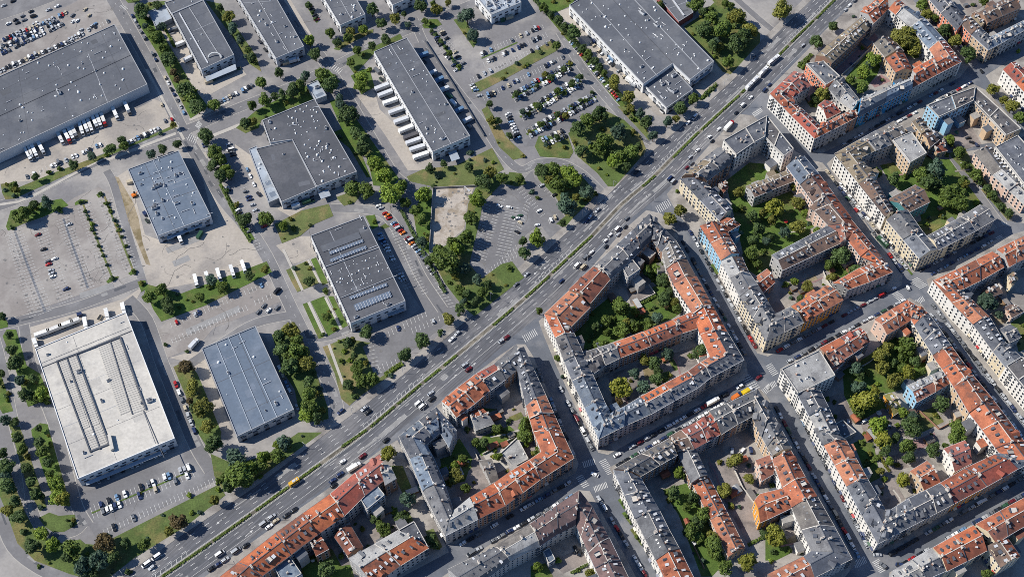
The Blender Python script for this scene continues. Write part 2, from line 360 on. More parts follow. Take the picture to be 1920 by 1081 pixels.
# estate roads: centre lines (photo pixels) and widths in metres
ROADS = [
 ("road", FULL, [(185, -40), (215, 5), (240, 48), (275, 110), (315, 190), (345, 250), (375, 300), (420, 375), (465, 425)], 9.0),
 ("road", FULL, [(-60, 402), (30, 375), (120, 330), (240, 278), (345, 245), (440, 205), (540, 165), (640, 118), (700, 85), (760, 58), (850, 22), (930, -10)], 8.5),
 ("road", FULL, [(560, 60), (600, 105), (640, 165), (690, 250), (740, 330), (775, 350)], 8.5),
 ("road", FULL, [(465, 425), (500, 480), (545, 575), (590, 665), (622, 730), (632, 780), (605, 800)], 8.0),
 ("road", FULL, [(520, 0), (560, 55), (600, 105)], 8.0),
 ("road", FULL, [(775, 35), (800, 90), (850, 160), (900, 225), (940, 285), (975, 318), (1010, 305), (1050, 305), (1090, 325), (1122, 355), (1140, 372)], 6.5),
 ("road", FULL, [(1050, 60), (1090, 125), (1130, 175), (1165, 215), (1195, 250), (1225, 268)], 6.5),
 ("road", FULL, [(620, 390), (680, 392), (725, 405), (760, 460), (790, 520), (830, 580)], 7.0),
 ("road", FULL, [(-40, 620), (40, 600), (140, 575), (235, 540), (275, 525)], 7.0),
 ("road", FULL, [(240, 560), (275, 600), (300, 670), (330, 745), (365, 830), (395, 880)], 8.0),
 ("road", FULL, [(-30, 560), (5, 690), (25, 790), (50, 880), (62, 960), (90, 1000), (140, 995), (160, 975)], 6.0),
 ("road", FULL, [(45, 610), (60, 690), (100, 790), (125, 880), (145, 950), (165, 985)], 6.5),
 ("road", FULL, [(-30, 880), (5, 960), (30, 1020), (80, 1060), (150, 1090), (200, 1110)], 11.0),
 ("road", FULL, [(380, 300), (400, 340), (440, 400), (470, 440)], 7.0),
 ("road", FULL, [(545, 635), (610, 632), (660, 615)], 5.5),
 ("road", FULL, [(1345, -20), (1370, 20), (1400, 60)], 5.0),
 ("road", FULL, [(1360, -20), (1440, 50), (1480, 75)], 5.0),
 ("road", FULL, [(-60, 40), (60, 0), (160, -40)], 20.0),
 ("road", FULL, [(345, 690), (420, 640), (480, 605), (550, 590)], 6.5),
 ("road", FULL, [(265, 520), (240, 440), (215, 350), (200, 320)], 5.5),
 ("road", FULL, [(1775, 290), (1810, 330), (1845, 380), (1878, 425)], 7.0),
]
for nm, t, pts, wd in ROADS:
    ln_ = [P(*to_full(t, p)) for p in smooth(pts)]
    ribbon(nm, ln_, wd, M_road, .05); ribbon("kerb", ln_, wd + 1.1, M_kerb, .03)
for nm, t, pts, wd in ROADS[:7]: dashes([P(*to_full(t, p)) for p in smooth(pts)], 0, 2.2, 6, .2)
# yards, lots, lawns (tile pixels)
YARD = [
 ("yard", M_conc, FULL, [(-40, 325), (0, 308), (130, 255), (282, 184), (300, 190), (335, 232), (90, 335), (0, 345), (-40, 360)]),
 ("yard", M_conc, FULL, [(205, 340), (240, 318), (272, 440), (300, 450), (400, 410), (368, 290), (385, 285), (440, 380), (512, 500), (290, 545), (262, 520), (240, 430)]),
 ("yard", M_conc, FULL, [(50, 615), (232, 560), (270, 535), (240, 592), (62, 662)]),
 ("yard", M_conc, T(0, 0), [(1200, 230), (1300, 170), (1520, 530), (1540, 640), (1720, 560), (1800, 500), (1850, 560), (1500, 750), (1420, 610), (1330, 420)]),
 ("yard", M_conc, FULL, [(670, 180), (702, 170), (712, 205), (812, 302), (800, 318), (765, 320), (720, 250)]),
 ("yard", M_conc, FULL, [(525, 0), (545, 0), (590, 75), (575, 90), (540, 50)]),
 ("yard", M_conc, T(1, 1), [(10, 120), (170, 430), (480, 410), (260, 545), (180, 500), (60, 400), (-30, 250), (-140, 100), (-160, 0)]),
 ("yard", M_conc, T(1, 1), [(150, 760), (340, 690), (410, 690), (450, 840), (280, 900)]),
 ("parking_lot", M_pink, FULL, [(-40, 90), (0, 72), (140, 5), (160, -10), (205, 5), (238, 45), (215, 50), (0, 146), (-40, 160)]),
 ("parking_lot", M_pink, T(0, 2), [(1160, 330), (1250, 250), (1930, -60), (2080, -40), (2160, 80), (1600, 300), (1500, 420), (1260, 520)]),
 ("parking_lot", M_pink, T(0, 1), [(-60, 660), (100, 640), (300, 590), (560, 400), (740, 320), (830, 370), (1060, 900), (1040, 960), (740, 1080), (400, 1200), (150, 1290), (-60, 1300)]),
 ("parking_lot", M_road, T(0, 3), [(600, 440), (680, 430), (1400, 140), (1540, 130), (1640, 350), (800, 780), (720, 790), (620, 620)]),
 ("parking_lot", M_road, T(1, 1), [(960, 660), (900, 640), (1010, 520), (1060, 480), (1300, 830), (1420, 1080), (1530, 1230), (1480, 1300), (930, 1740), (800, 1520), (900, 1480), (1240, 1230), (1140, 1080)]),
 ("parking_lot", M_road, T(2, 1), [(-60, 340), (60, 290), (150, 200), (170, 260), (330, 420), (400, 560), (330, 600), (370, 640), (300, 720), (210, 600), (100, 680), (-200, 1050), (-330, 1020), (-350, 900), (-260, 600), (-200, 440)]),
 ("parking_lot", M_road, T(2, 0), [(-360, 700), (360, 420), (560, 440), (780, 760), (680, 800), (420, 980), (300, 1080), (100, 1100), (-60, 1000), (-100, 840)]),
 ("yard", M_road, T(1, 0), [(1180, 330), (1270, 310), (1730, 1030), (1620, 1075)]),
 ("yard", M_conc, T(2, 0), [(340, 90), (430, 60), (980, 650), (1150, 830), (1140, 880), (1080, 860), (900, 700), (770, 600), (620, 400), (480, 240)]),
 ("yard", M_conc, T(2, 0), [(1340, 620), (1520, 480), (1640, 590), (1420, 740), (1360, 660)]),
 ("yard", M_conc, T(0, 2), [(1270, 520), (1420, 480), (1520, 480), (1740, 1060), (1700, 1080), (1640, 1040), (1540, 800), (1440, 560)]),
 ("bare_lot", M_dirt, T(1, 1), [(1325, 335), (1635, 325), (1585, 450), (1560, 640), (1430, 745), (1300, 810)]),
 ("soil_strip", M_soil, T(0, 1), [(845, 240), (890, 250), (1000, 440), (1040, 560), (1070, 740), (1130, 910), (1095, 900), (980, 620), (880, 400)]),
]
for nm, m, t, pts in YARD: sheet(nm, W(t, pts), m, .028)
LAWN = [
 (M_grass, T(0, 1), [(5, 300), (90, 290), (130, 330), (420, 210), (740, 90), (1060, -30), (1320, -150), (1335, -130), (840, 80), (440, 260), (110, 410), (40, 415), (18, 370)]),
 (M_grass2, T(0, 0), [(1010, 110), (1090, 120), (1200, 220), (1440, 640), (1560, 800), (1430, 890), (1340, 720), (1180, 400), (1040, 180)]),
 (M_grass, T(0, 0), [(1000, 80), (1110, 20), (1240, 10), (1240, 50), (1130, 90), (1060, 130)]),
 (M_grass, T(0, 0), [(1540, 5), (1650, 30), (1920, 420), (1960, 540), (1870, 480), (1760, 300)]),
 (M_grass, T(0, 0), [(920, -20), (1060, -20), (1040, 20), (960, 24)]),
 (M_grass2, T(1, 0), [(-80, 1000), (-150, 960), (0, 830), (250, 700), (390, 640), (540, 520), (640, 620), (540, 630), (440, 740), (40, 900), (20, 960)]),
 (M_grass2, FULL, [(618, 190), (640, 184), (655, 205), (748, 335), (735, 350), (700, 348), (690, 300), (640, 240)]),
 (M_grass, T(1, 0), [(680, 440), (760, 400), (880, 355), (1080, 255), (1100, 290), (900, 380), (870, 420), (740, 560), (690, 490)]),
 (M_grass2, T(1, 0), [(710, 570), (800, 520), (850, 520), (890, 655), (790, 710)]),
 (M_grass2, T(1, 0), [(1245, 190), (1300, 145), (1360, 145), (1395, 185), (1330, 215), (1260, 215)]),
 (M_grass, T(1, 0), [(580, 370), (720, 260), (880, 220), (880, 245), (720, 320), (620, 380)]),
 (M_grass, T(1, 0), [(1480, 150), (1560, 130), (1660, 320), (1630, 360)]),
 (M_dry, T(2, 0), [(-310, 640), (0, 490), (290, 305), (330, 315), (365, 350), (330, 385), (0, 565), (-240, 690), (-300, 690)]),
 (M_grass2, T(2, 0), [(160, -20), (500, -30), (430, 50), (300, 110), (440, 240), (700, 560), (840, 720), (980, 930), (1030, 1000), (960, 960), (760, 740), (560, 480), (270, 130)]),
 (M_grass, T(2, 0), [(420, 1000), (560, 900), (700, 830), (840, 900), (960, 1010), (1010, 1130), (950, 1200), (770, 1400), (720, 1400), (640, 1300), (500, 1180)]),
 (M_dry, T(2, 0), [(790, 800), (850, 800), (1030, 1010), (1030, 1060), (960, 980)]),
 (M_grass, T(2, 0), [(1290, 200), (1400, 130), (1560, -20), (1700, 110), (1860, 250), (1860, 320), (1640, 560), (1580, 540), (1500, 430), (1330, 260)]),
 (M_grass2, T(2, 0), [(1420, 740), (1530, 630), (1545, 650), (1440, 750)]),
 (M_grass, T(2, 0), [(1470, -30), (1560, -60), (1680, 70), (1620, 130)]),
 (M_grass, T(2, 1), [(165, 190), (260, 145), (420, 180), (540, 260), (600, 330), (640, 375), (480, 530), (400, 620), (330, 600), (400, 540), (330, 400), (200, 270)]),
 (M_grass, T(2, 1), [(170, 20), (200, -60), (420, -60), (460, 60), (430, 110), (210, 95)]),
 (M_grass, T(2, 1), [(-20, 210), (70, 220), (110, 300), (40, 320), (-60, 300)]),
 (M_dry, T(1, 1), [(1130, 245), (1250, 190), (1500, 160), (1770, 30), (1860, 190), (1640, 315), (1330, 320), (1150, 280)]),
 (M_grass2, T(1, 1), [(1180, 520), (1260, 350), (1320, 345), (1297, 800), (1300, 830), (1220, 760)]),
 (M_grass, T(1, 1), [(1297, 825), (1440, 750), (1570, 645), (1590, 450), (1645, 330), (1750, 240), (1910, 230), (1700, 440), (1680, 560), (1600, 900), (1690, 1010), (1840, 900), (1920, 880), (2010, 1000), (1640, 1290), (1560, 1230), (1420, 1050)]),
 (M_dry, T(1, 1), [(140, 600), (340, 500), (545, 450), (580, 540), (440, 600), (330, 690), (195, 745)]),
 (M_dry, T(1, 1), [(225, 945), (395, 870), (480, 1040), (310, 1110), (270, 1040)]),
 (M_grass2, T(1, 1), [(410, 865), (450, 850), (540, 1040), (500, 1060)]),
 (M_dry, T(1, 1), [(600, 400), (680, 370), (800, 360), (740, 440), (660, 465)]),
 (M_grass2, T(1, 1), [(820, 540), (890, 530), (920, 620), (870, 640)]),
 (M_grass, T(1, 1), [(930, 620), (970, 595), (1005, 620), (950, 640)]),
 (M_grass2, T(1, 2), [(350, 120), (390, 105), (530, 360), (470, 380)]),
 (M_grass2, T(1, 2), [(410, 100), (510, 60), (640, 300), (540, 360)]),
 (M_grass2, T(1, 2), [(540, 60), (580, 60), (690, 280), (650, 300)]),
 (M_dry, T(1, 2), [(500, 440), (560, 420), (660, 375), (860, 410), (800, 440), (880, 630), (930, 670), (1100, 560), (1110, 580), (780, 810), (700, 880), (640, 830), (590, 640)]),
 (M_grass2, T(0, 2), [(1065, -40), (1360, 40), (2000, -200), (2040, -120), (1760, 20), (1540, 130), (1210, 250), (1150, 160)]),
 (M_grass, T(0, 2), [(1300, 590), (1400, 540), (1480, 640), (1560, 830), (1660, 1080), (1640, 1200), (1560, 1200), (1480, 1080), (1390, 800)]),
 (M_grass, T(1, 2), [(120, 350), (200, 300), (300, 270), (440, 600), (540, 900), (545, 980), (380, 1010), (330, 960), (290, 760), (200, 620)]),
 (M_grass, FULL, [(395, 850), (440, 870), (500, 852), (560, 810), (604, 810), (480, 900), (420, 922), (402, 892)]),
 (M_grass, T(0, 3), [(-40, 250), (60, 240), (110, 400), (190, 600), (260, 730), (350, 800), (470, 830), (600, 800), (640, 835), (700, 840), (830, 800), (1640, 390), (1690, 470), (1400, 700), (1000, 945), (830, 1080), (700, 1110), (520, 1060), (260, 960), (130, 830), (50, 600), (0, 480)]),
 (M_grass, T(0, 3), [(290, 640), (370, 600), (440, 625), (560, 615), (580, 690), (480, 745), (400, 748), (340, 710)]),
 (M_grass, T(0, 3), [(80, -40), (150, -40), (200, 110), (350, 560), (300, 590), (200, 400)]),
 (M_grass2, T(0, 3), [(240, 0), (370, -10), (440, 230), (530, 550), (460, 550), (380, 440), (300, 220)]),
 (M_grass2, T(0, 2), [(-20, 150), (60, 260), (60, 290), (-20, 310)]),
 (M_grass2, T(0, 2), [(20, 360), (50, 310), (120, 310), (200, 580), (300, 640), (380, 830), (290, 860), (210, 890), (120, 620)]),
 (M_grass, T(0, 2), [(60, 1010), (130, 960), (140, 1020), (80, 1060)]),
 (M_grass2, T(0, 2), [(235, 1060), (300, 1010), (360, 1020), (370, 1090), (240, 1110)]),
 (M_grass2, T(0, 2), [(-60, 560), (-10, 600), (60, 800), (100, 920), (20, 940), (-60, 800)]),
 (M_grass2, T(0, 1), [(80, 500), (230, 460), (300, 440), (460, 410), (515, 460), (330, 545), (170, 600), (60, 650), (45, 620)]),
 (M_grass2, T(0, 1), [(560, 440), (600, 415), (660, 420), (655, 440), (600, 450), (565, 460)]),
 (M_grass2, T(0, 1), [(722, 380), (760, 360), (785, 380), (740, 405)]),
 (M_grass2, T(0, 1), [(795, 1030), (830, 1000), (895, 990), (880, 1015), (810, 1045)]),
 (M_grass2, T(0, 1), [(960, 970), (1000, 940), (1020, 960), (980, 985)]),
 (M_dry, T(0, 1), [(615, 450), (630, 450), (850, 1000), (835, 1005)]),
 (M_dry, T(0, 1), [(775, 390), (790, 390), (1005, 945), (990, 945)]),
 (M_grass2, T(0, 1), [(1030, 1030), (1090, 1020), (1110, 1080), (1060, 1110)]),
 (M_grass2, T(0, 3), [(685, 600), (1440, 280), (1446, 290), (690, 610)]),
 (M_dry, FULL, [(903, 206), (914, 199), (950, 258), (988, 294), (962, 300), (935, 275)]),
 (M_grass2, T(1, 1), [(560, -80), (690, -130), (760, 0), (860, 250), (830, 250), (700, 30)]),
]
for m, t, pts in LAWN: sheet("lawn", W(t, pts), m, .15, skirt=.16)
# tree-planted strips in the car parks and beside lots
for t, a, b, wd in ((T(1, 0), (1340, 240), (1530, 530), 2.2), (T(1, 0), (390, 50), (460, 170), 2.0), (T(2, 0), (0, 735), (450, 490), 2.0), (T(2, 0), (60, 880), (520, 610), 2.0),
                    (T(2, 0), (110, 1010), (630, 725), 2.0), (T(1, 0), (1690, 440), (1960, 320), 1.2), (T(0, 1), (1650, 300), (1900, 720), 2.4)):
    ribbon("lawn", W(t, [a, b]), wd, M_grass2, .15, skirt=.15)
# footpaths
for t, a, b, wd in ((T(1, 2), (395, 105), (520, 370), 2.0), (T(1, 2), (520, 70), (640, 310), 1.6), (T(1, 2), (545, 420), (665, 750), 1.8), (T(1, 1), (205, 790), (350, 1100), 1.8), (T(1, 1), (390, 870), (480, 1040), 1.5)):
    ribbon("footpath", W(t, [a, b]), wd, M_path, .2)
for pts, wd in (([(-10, 385), (35, 378), (60, 368), (215, 285), (335, 235)], 2.2), ([(200, 300), (330, 250)], 2.5), ([(275, 130), (345, 262)], 2.0), ([(460, 230), (380, 262)], 3.0), ([(430, 190), (380, 215), (355, 225)], 2.6)):
    ribbon("footpath", [P(*p) for p in pts], wd, M_path, .09)
# town blocks: raised pavement slabs with kerbs
BLOCKS = {
 'A': [(330, 1120), (480, 1010), (617, 914), (712, 844), (745, 824), (752, 838), (772, 890), (800, 945), (826, 1000), (842, 1034), (640, 1140), (380, 1160)],
 'B': [(764, 832), (768, 806), (827, 753), (886, 704), (940, 664), (968, 645), (985, 645), (1000, 668), (1032, 745), (1060, 805), (1085, 868), (1080, 885), (960, 957), (856, 1018), (846, 1018), (800, 925), (780, 880)],
 'C': [(1010, 602), (1016, 596), (1070, 547), (1166, 434), (1212, 394), (1240, 400), (1262, 425), (1300, 498), (1345, 575), (1400, 680), (1402, 702), (1390, 715), (1260, 785), (1140, 852), (1122, 848), (1080, 765), (1045, 690), (1018, 625)],
 'D': [(1250, 364), (1330, 272), (1388, 214), (1412, 217), (1440, 242), (1480, 277), (1520, 300), (1542, 305), (1585, 355), (1635, 435), (1692, 518), (1690, 535), (1560, 603), (1440, 668), (1420, 662), (1395, 615), (1350, 530), (1310, 450), (1268, 397)],
 'E': [(1437, 172), (1516, 92), (1546, 58), (1606, 2), (1640, -30), (1690, -30), (1715, 5), (1765, 62), (1818, 122), (1800, 145), (1700, 197), (1620, 250), (1540, 288), (1525, 285), (1480, 238), (1445, 190)],
 'F': [(1550, 307), (1572, 287), (1680, 227), (1760, 182), (1825, 158), (1850, 170), (1925, 255), (1860, 268), (1768, 280), (1862, 410), (1866, 430), (1712, 512), (1685, 492), (1590, 372)],
 'J': [(1788, 288), (1862, 276), (1960, 262), (1960, 425), (1888, 414)],
 'K': [(1700, -40), (1740, 0), (1835, 104), (1850, 112), (1960, 66), (1960, -40)],
 'R': [(1848, 142), (1890, 115), (1960, 95), (1960, 265), (1928, 240), (1870, 175)],
 'M': [(1737, 524), (1865, 450), (1960, 420), (1960, 836), (1885, 742), (1816, 651), (1750, 562)],
 'P': [(1462, 692), (1560, 633), (1705, 558), (1728, 570), (1792, 655), (1872, 765), (1930, 845), (1930, 885), (1800, 962), (1652, 1042), (1632, 1032), (1560, 890), (1500, 775)],
 'H': [(1142, 876), (1260, 812), (1395, 735), (1425, 728), (1440, 745), (1500, 855), (1560, 965), (1605, 1055), (1560, 1110), (1300, 1150), (1262, 1100), (1200, 985), (1152, 895)],
 'G': [(800, 1100), (960, 992), (1085, 918), (1106, 920), (1150, 1000), (1200, 1095), (1210, 1130), (820, 1130)],
 'Q': [(1668, 1072), (1800, 995), (1960, 905), (1960, 1120), (1660, 1120)],
}
for k, pts in BLOCKS.items(): sheet("pavement", wp(pts), M_pave, .12, skirt=.14)
COURT = [
 (M_grass, FULL, [(872, 786), (905, 764), (943, 768), (966, 815), (905, 848), (886, 840)]), (M_grass2, FULL, [(838, 832), (862, 822), (886, 860), (872, 902), (852, 906)]), (M_path, FULL, [(905, 852), (965, 822), (985, 858), (930, 888)]),
 (M_court, FULL, [(600, 985), (700, 935), (790, 1010), (770, 1040), (640, 1060)]), (M_grass2, T(1, 3), [(860, 610), (1060, 560), (1090, 790), (980, 860), (900, 740)]),
 (M_grass, T(1, 3), [(1000, 250), (1100, 250), (1190, 470), (1100, 460)]), (M_grass2, T(1, 3), [(320, 960), (560, 870), (700, 960), (740, 1090), (360, 1100)]), (M_dry, T(1, 3), [(1270, 740), (1330, 720), (1400, 860), (1330, 880)]),
 (M_redpave, T(1, 3), [(540, 800), (590, 780), (680, 940), (610, 990), (560, 900)]), (M_grass, T(1, 3), [(1060, 620), (1140, 590), (1180, 660), (1090, 700)]),
 (M_court, FULL, [(830, 820), (900, 780), (1000, 740), (1040, 860), (960, 900), (860, 940)]), (M_grass, T(1, 3), [(1380, 200), (1560, 140), (1620, 260), (1500, 390), (1420, 400)]),
 (M_grass2, T(1, 3), [(1640, 100), (1700, 30), (1900, -50), (1990, 30), (1690, 180)]), (M_grass2, T(2, 2), [(-130, 980), (10, 930), (100, 900), (170, 1080), (230, 1200), (150, 1230), (60, 1100)]), 
 (M_grass2, T(2, 2), [(430, 310), (740, 60), (840, 130), (900, 140), (1080, 60), (1040, 0), (1180, -60), (1290, 170), (1200, 230), (740, 410), (620, 450), (540, 480)]),
 (M_dry, T(2, 2), [(900, 170), (1080, 60), (1180, 100), (1140, 200), (1000, 240)]), (M_court, T(2, 2), [(860, 10), (1030, 0), (1080, 60), (950, 130), (890, 120)]), (M_grass2, T(2, 1), [(960, 790), (1060, 740), (1130, 860), (1200, 1060), (1100, 1080), (980, 960)]),
 (M_court, T(2, 2), [(720, 650), (860, 600), (1240, 480), (1420, 420), (1490, 520), (1400, 560), (960, 810), (760, 900)]), (M_grass, T(2, 2), [(1100, 640), (1180, 620), (1200, 660), (1120, 700)]), (M_soil, T(2, 2), [(980, 600), (1100, 590), (1160, 640), (1000, 700)]),
 (M_grass2, FULL, [(1360, 340), (1405, 305), (1440, 308), (1500, 352), (1520, 400), (1575, 440), (1450, 485), (1440, 530), (1400, 505), (1385, 440)]), (M_grass, FULL, [(1470, 345), (1500, 335), (1515, 390), (1500, 400)]),
 (M_court, FULL, [(1470, 540), (1560, 505), (1590, 530), (1500, 575)]), (M_path, FULL, [(1540, 520), (1555, 512), (1570, 540), (1545, 555)]), (M_grass2, FULL, [(1545, 505), (1600, 465), (1625, 500), (1600, 525), (1575, 520)]),
 (M_grass2, FULL, [(1650, 310), (1770, 285), (1850, 395), (1745, 440), (1728, 415), (1720, 380), (1670, 345)]), (M_grass, T(3, 1), [(1110, 590), (1300, 520), (1440, 540), (1190, 680)]), (M_court, T(3, 1), [(1000, 0), (1340, 40), (1380, 110), (1240, 120), (1100, 0)]),
 (M_court, T(3, 0), [(1240, 1030), (1500, 900), (1600, 1080), (1400, 1150), (1330, 1090)]),
 (M_redpave, T(3, 0), [(500, 530), (800, 250), (830, 290), (560, 570)]), (M_redpave, T(3, 0), [(760, 620), (850, 560), (920, 610), (800, 660)]), (M_grass2, T(3, 0), [(570, 600), (740, 400), (850, 480), (820, 560), (700, 700)]), (M_grass, T(3, 0), [(280, 750), (350, 720), (460, 660), (560, 770), (430, 780), (320, 810)]),
 (M_grass2, T(3, 0), [(950, 300), (1100, 260), (1180, 420), (1100, 440), (1000, 380)]), (M_court, T(3, 0), [(1430, 0), (1560, 0), (1600, 60), (1500, 110)]),
 (M_grass2, T(2, 3), [(1130, 430), (1350, 370), (1500, 600), (1640, 930), (1500, 1080), (1420, 1080), (1250, 620)]), (M_court, T(2, 3), [(1470, 240), (1700, 180), (1880, 600), (1900, 760), (1780, 860), (1520, 380)]), (M_court, T(2, 3), [(1650, 200), (1800, 180), (1900, 360), (1800, 500)]), (M_court, T(2, 3), [(1000, 340), (1230, 240), (1260, 330), (1110, 400)]),
 (M_grass2, T(2, 3), [(140, 1000), (250, 980), (310, 1080), (140, 1100)]), (M_court, T(2, 3), [(300, 960), (540, 860), (590, 960), (380, 1060)]), (M_court, T(3, 3), [(80, 640), (180, 590), (330, 900), (220, 900)]), (M_grass2, T(3, 3), [(-20, 720), (90, 690), (180, 900), (60, 960), (-20, 960)]),
 (M_grass2, T(3, 2), [(560, 620), (760, 500), (1000, 300), (1120, 370), (1230, 560), (1220, 620), (1040, 720), (1000, 760), (860, 800), (900, 960), (660, 980), (570, 800)]), (M_grass, T(3, 2), [(1050, 960), (1240, 890), (1320, 1000), (1160, 1080), (1060, 1010)]),
 (M_court, T(3, 2), [(690, 1000), (860, 900), (1050, 980), (1150, 1090), (740, 1160)]), (M_court, T(3, 2), [(440, 820), (560, 780), (660, 1000), (520, 1060)]), (M_court, T(3, 3), [(760, 380), (920, 320), (1030, 500), (880, 600)]), (M_grass2, T(3, 3), [(640, 80), (780, 20), (840, 340), (760, 380)]), (M_redpave, T(3, 3), [(1080, 70), (1250, 0), (1260, 60), (1130, 140)]),
 (M_court, T(3, 3), [(850, 190), (980, 160), (1060, 260), (920, 300)]),
 (M_grass, FULL, [(1895, 605), (1930, 580), (1930, 650), (1910, 660)]), (M_soil, FULL, [(1850, 570), (1880, 560), (1900, 600), (1870, 610)]), (M_dry, T(3, 1), [(1350, 70), (1480, 40), (1560, 180), (1760, 440), (1840, 540), (1800, 575), (1560, 300)]),
 (M_grass2, T(3, 1), [(1020, 245), (1060, 235), (1070, 260), (1030, 270)]),
]
for m, t, pts in COURT: sheet("lawn" if m in (M_grass, M_grass2, M_dry) else "courtyard", W(t, pts), m, .17)
for t, a, b, wd in ((T(2, 3), (805, 500), (850, 570), 2.2), (T(2, 3), (835, 600), (895, 680), 2.2), (T(2, 3), (900, 720), (985, 840), 3.0), (T(2, 1), (1500, 900), (1540, 980), 2.5), (T(3, 1), (1000, 880), (1080, 980), 1.6)):
    ribbon("lawn", W(t, [a, b]), wd, M_grass2, .24)
# crossings
Z1, Z2, Z3, Z4 = (1260, 190, .125), (1480, 270, .125), (1440, 90, .125), (1600, 0, .125)
Z5, Z6, Z8, Z9 = (1720, 0, .1045), (1680, 150, .125), (1300, 380, .125), (1360, 480, .125)
ZM, ZC, ZQ, ZB = (1740, 450, .09375), (1740, 380, .09375), (1680, 930, .125), (1260, 720, .125)
for a in ((T(2, 1), (1085, 500), (1185, 435), (28, 50), 8), (T(2, 2), (85, 385), (185, 325), (25, 45), 8), (T(2, 2), (1745, 655), (1835, 760), (60, -30), 8), (T(2, 2), (1880, 785), (1940, 735), (30, 40), 6),
          (T(2, 3), (530, 245), (625, 215), (12, 45), 7), (T(2, 3), (675, 205), (745, 310), (50, -25), 9), (T(2, 3), (500, 325), (560, 410), (50, -25), 7), (T(2, 3), (615, 430), (715, 390), (14, 42), 9),
          (T(3, 1), (1725, 690), (1780, 755), (45, -25), 7), (T(3, 2), (950, 30), (1010, 95), (45, -25), 7), (T(3, 2), (1110, 110), (1170, 75), (20, 35), 6), (T(3, 2), (0, 570), (60, 650), (45, -25), 7), (T(3, 2), (-10, 750), (60, 710), (20, 40), 7),
          (T(3, 3), (645, 995), (735, 950), (22, 50), 8), (T(3, 3), (805, 955), (865, 1045), (50, -28), 8), (T(0, 0), (905, 40), (950, 75), (30, -15), 5), (T(0, 0), (1475, 925), (1505, 950), (25, -40), 5), (T(1, 0), (560, 490), (640, 545), (30, -35), 6),
          (Z1, (1215, 210), (1345, 120), (45, 60), 9), (T(3, 1), (1750, 590), (1800, 605), (20, 30), 4), (T(3, 1), (1090, 1010), (1170, 1075), (60, -30), 7), (T(0, 0), (1410, 1020), (1480, 1060), (25, -50), 5)):
    zebra(*a)

# road repairs: squares and trenches of newer and older asphalt
rp_ = random.Random(8)
for nm, t, pts, wd in ROADS[:15]:
    ln_ = [P(*to_full(t, p)) for p in smooth(pts)]
    for a, c in zip(ln_[1:-1], ln_[2:]):
        if rp_.random() < .30:
            d = (c - a).normalized(); n_ = Vector((-d.y, d.x, 0)); o_ = rp_.uniform(-.3, .3) * wd; l_ = rp_.uniform(2, 9); w_ = rp_.uniform(.5, 1.4)
            q = a + n_ * o_; sheet("asphalt_patch", [q - n_ * w_, q + d * l_ - n_ * w_, q + d * l_ + n_ * w_, q + n_ * w_], rp_.choice([M_patch, M_patchl, M_patch]), .075)
for k in range(70):
    i = rp_.randrange(2, len(medw) - 3); d = (medw[i + 1] - medw[i]); L0 = d.length; d.normalize(); n_ = Vector((-d.y, d.x, 0))
    o_ = rp_.choice([3.2, 6.6, 10.0, -3.2, -6.4, -9.0]) + rp_.uniform(-.4, .4); q = medw[i] + d * rp_.random() * L0 + n_ * o_; l_ = rp_.uniform(3, 26); w_ = rp_.choice([.4, .8, 1.4])
    sheet("asphalt_patch", [q - n_ * w_, q + d * l_ - n_ * w_, q + d * l_ + n_ * w_, q + n_ * w_], rp_.choice([M_patch, M_patchl]), .068)
for t, a, c in ((T(0, 0), (1010, 800), (1130, 740)), (T(0, 1), (1250, 800), (1500, 700)), (T(0, 1), (1300, 900), (1420, 850)), (T(0, 2), (600, 60), (850, -20)), (T(0, 2), (1400, 330), (1800, 150)), (T(0, 1), (200, 60), (500, -40))):
    A, C = P(*to_full(t, a)), P(*to_full(t, c)); ribbon("asphalt_patch", [A, C], 5, M_patchl if t != T(0, 0) else M_road, .062)

CRK = MB(); STN = MB()
def crack(p, ang, n, wd=.22, z=.082):
    for _ in range(n):
        ang += rp_.gauss(0, .45); q = p + Vector((math.cos(ang), math.sin(ang), 0)) * rp_.uniform(1.5, 4.5)
        d = (q - p); nr = Vector((-d.y, d.x, 0)).normalized() * wd / 2; CRK.poly([Vector((v.x, v.y, z)) for v in (p - nr, q - nr, q + nr, p + nr)]); p = q
def sprinkle(t, pts, n, fn):
    w_ = W(t, pts); xs, ys = [p.x for p in w_], [p.y for p in w_]; k = 0
    while k < n:
        p = Vector((rp_.uniform(min(xs), max(xs)), rp_.uniform(min(ys), max(ys)), 0))
        if inside(p, w_): fn(p)
        k += 1
def inside(p, quad):
    r = False
    for a, c in zip(quad, quad[1:] + quad[:1]):
        if (a.y > p.y) != (c.y > p.y) and p.x < (c.x - a.x) * (p.y - a.y) / (c.y - a.y) + a.x: r = not r
    return r
def blot(p):
    r0 = rp_.uniform(.3, 1.2); m = rp_.randint(6, 9); a0 = rp_.random() * 6
    STN.poly([Vector((p.x + r0 * rp_.uniform(.6, 1.2) * math.cos(a0 + 6.283 * i / m), p.y + r0 * rp_.uniform(.6, 1.2) * math.sin(a0 + 6.283 * i / m), .078 + rp_.random() * .004)) for i in range(m)])
for nm, m, t, pts in YARD:
    w_ = W(t, pts); ar = abs(sum(a.x * c.y - c.x * a.y for a, c in zip(w_, w_[1:] + w_[:1]))) / 2
    if nm in ('yard', 'parking_lot'): sprinkle(t, pts, int(ar / 170), lambda p: crack(p, rp_.random() * 6.28, rp_.randint(3, 9), rp_.choice([.12, .2, .3]))); sprinkle(t, pts, int(ar / 110), blot)
    if nm == 'bare_lot': sprinkle(t, pts, 60, blot)
M_capd = mat("dormer_sheet_dark", rgb(84, 88, 95), rough=.5, var=.1, hue_rand=.15)
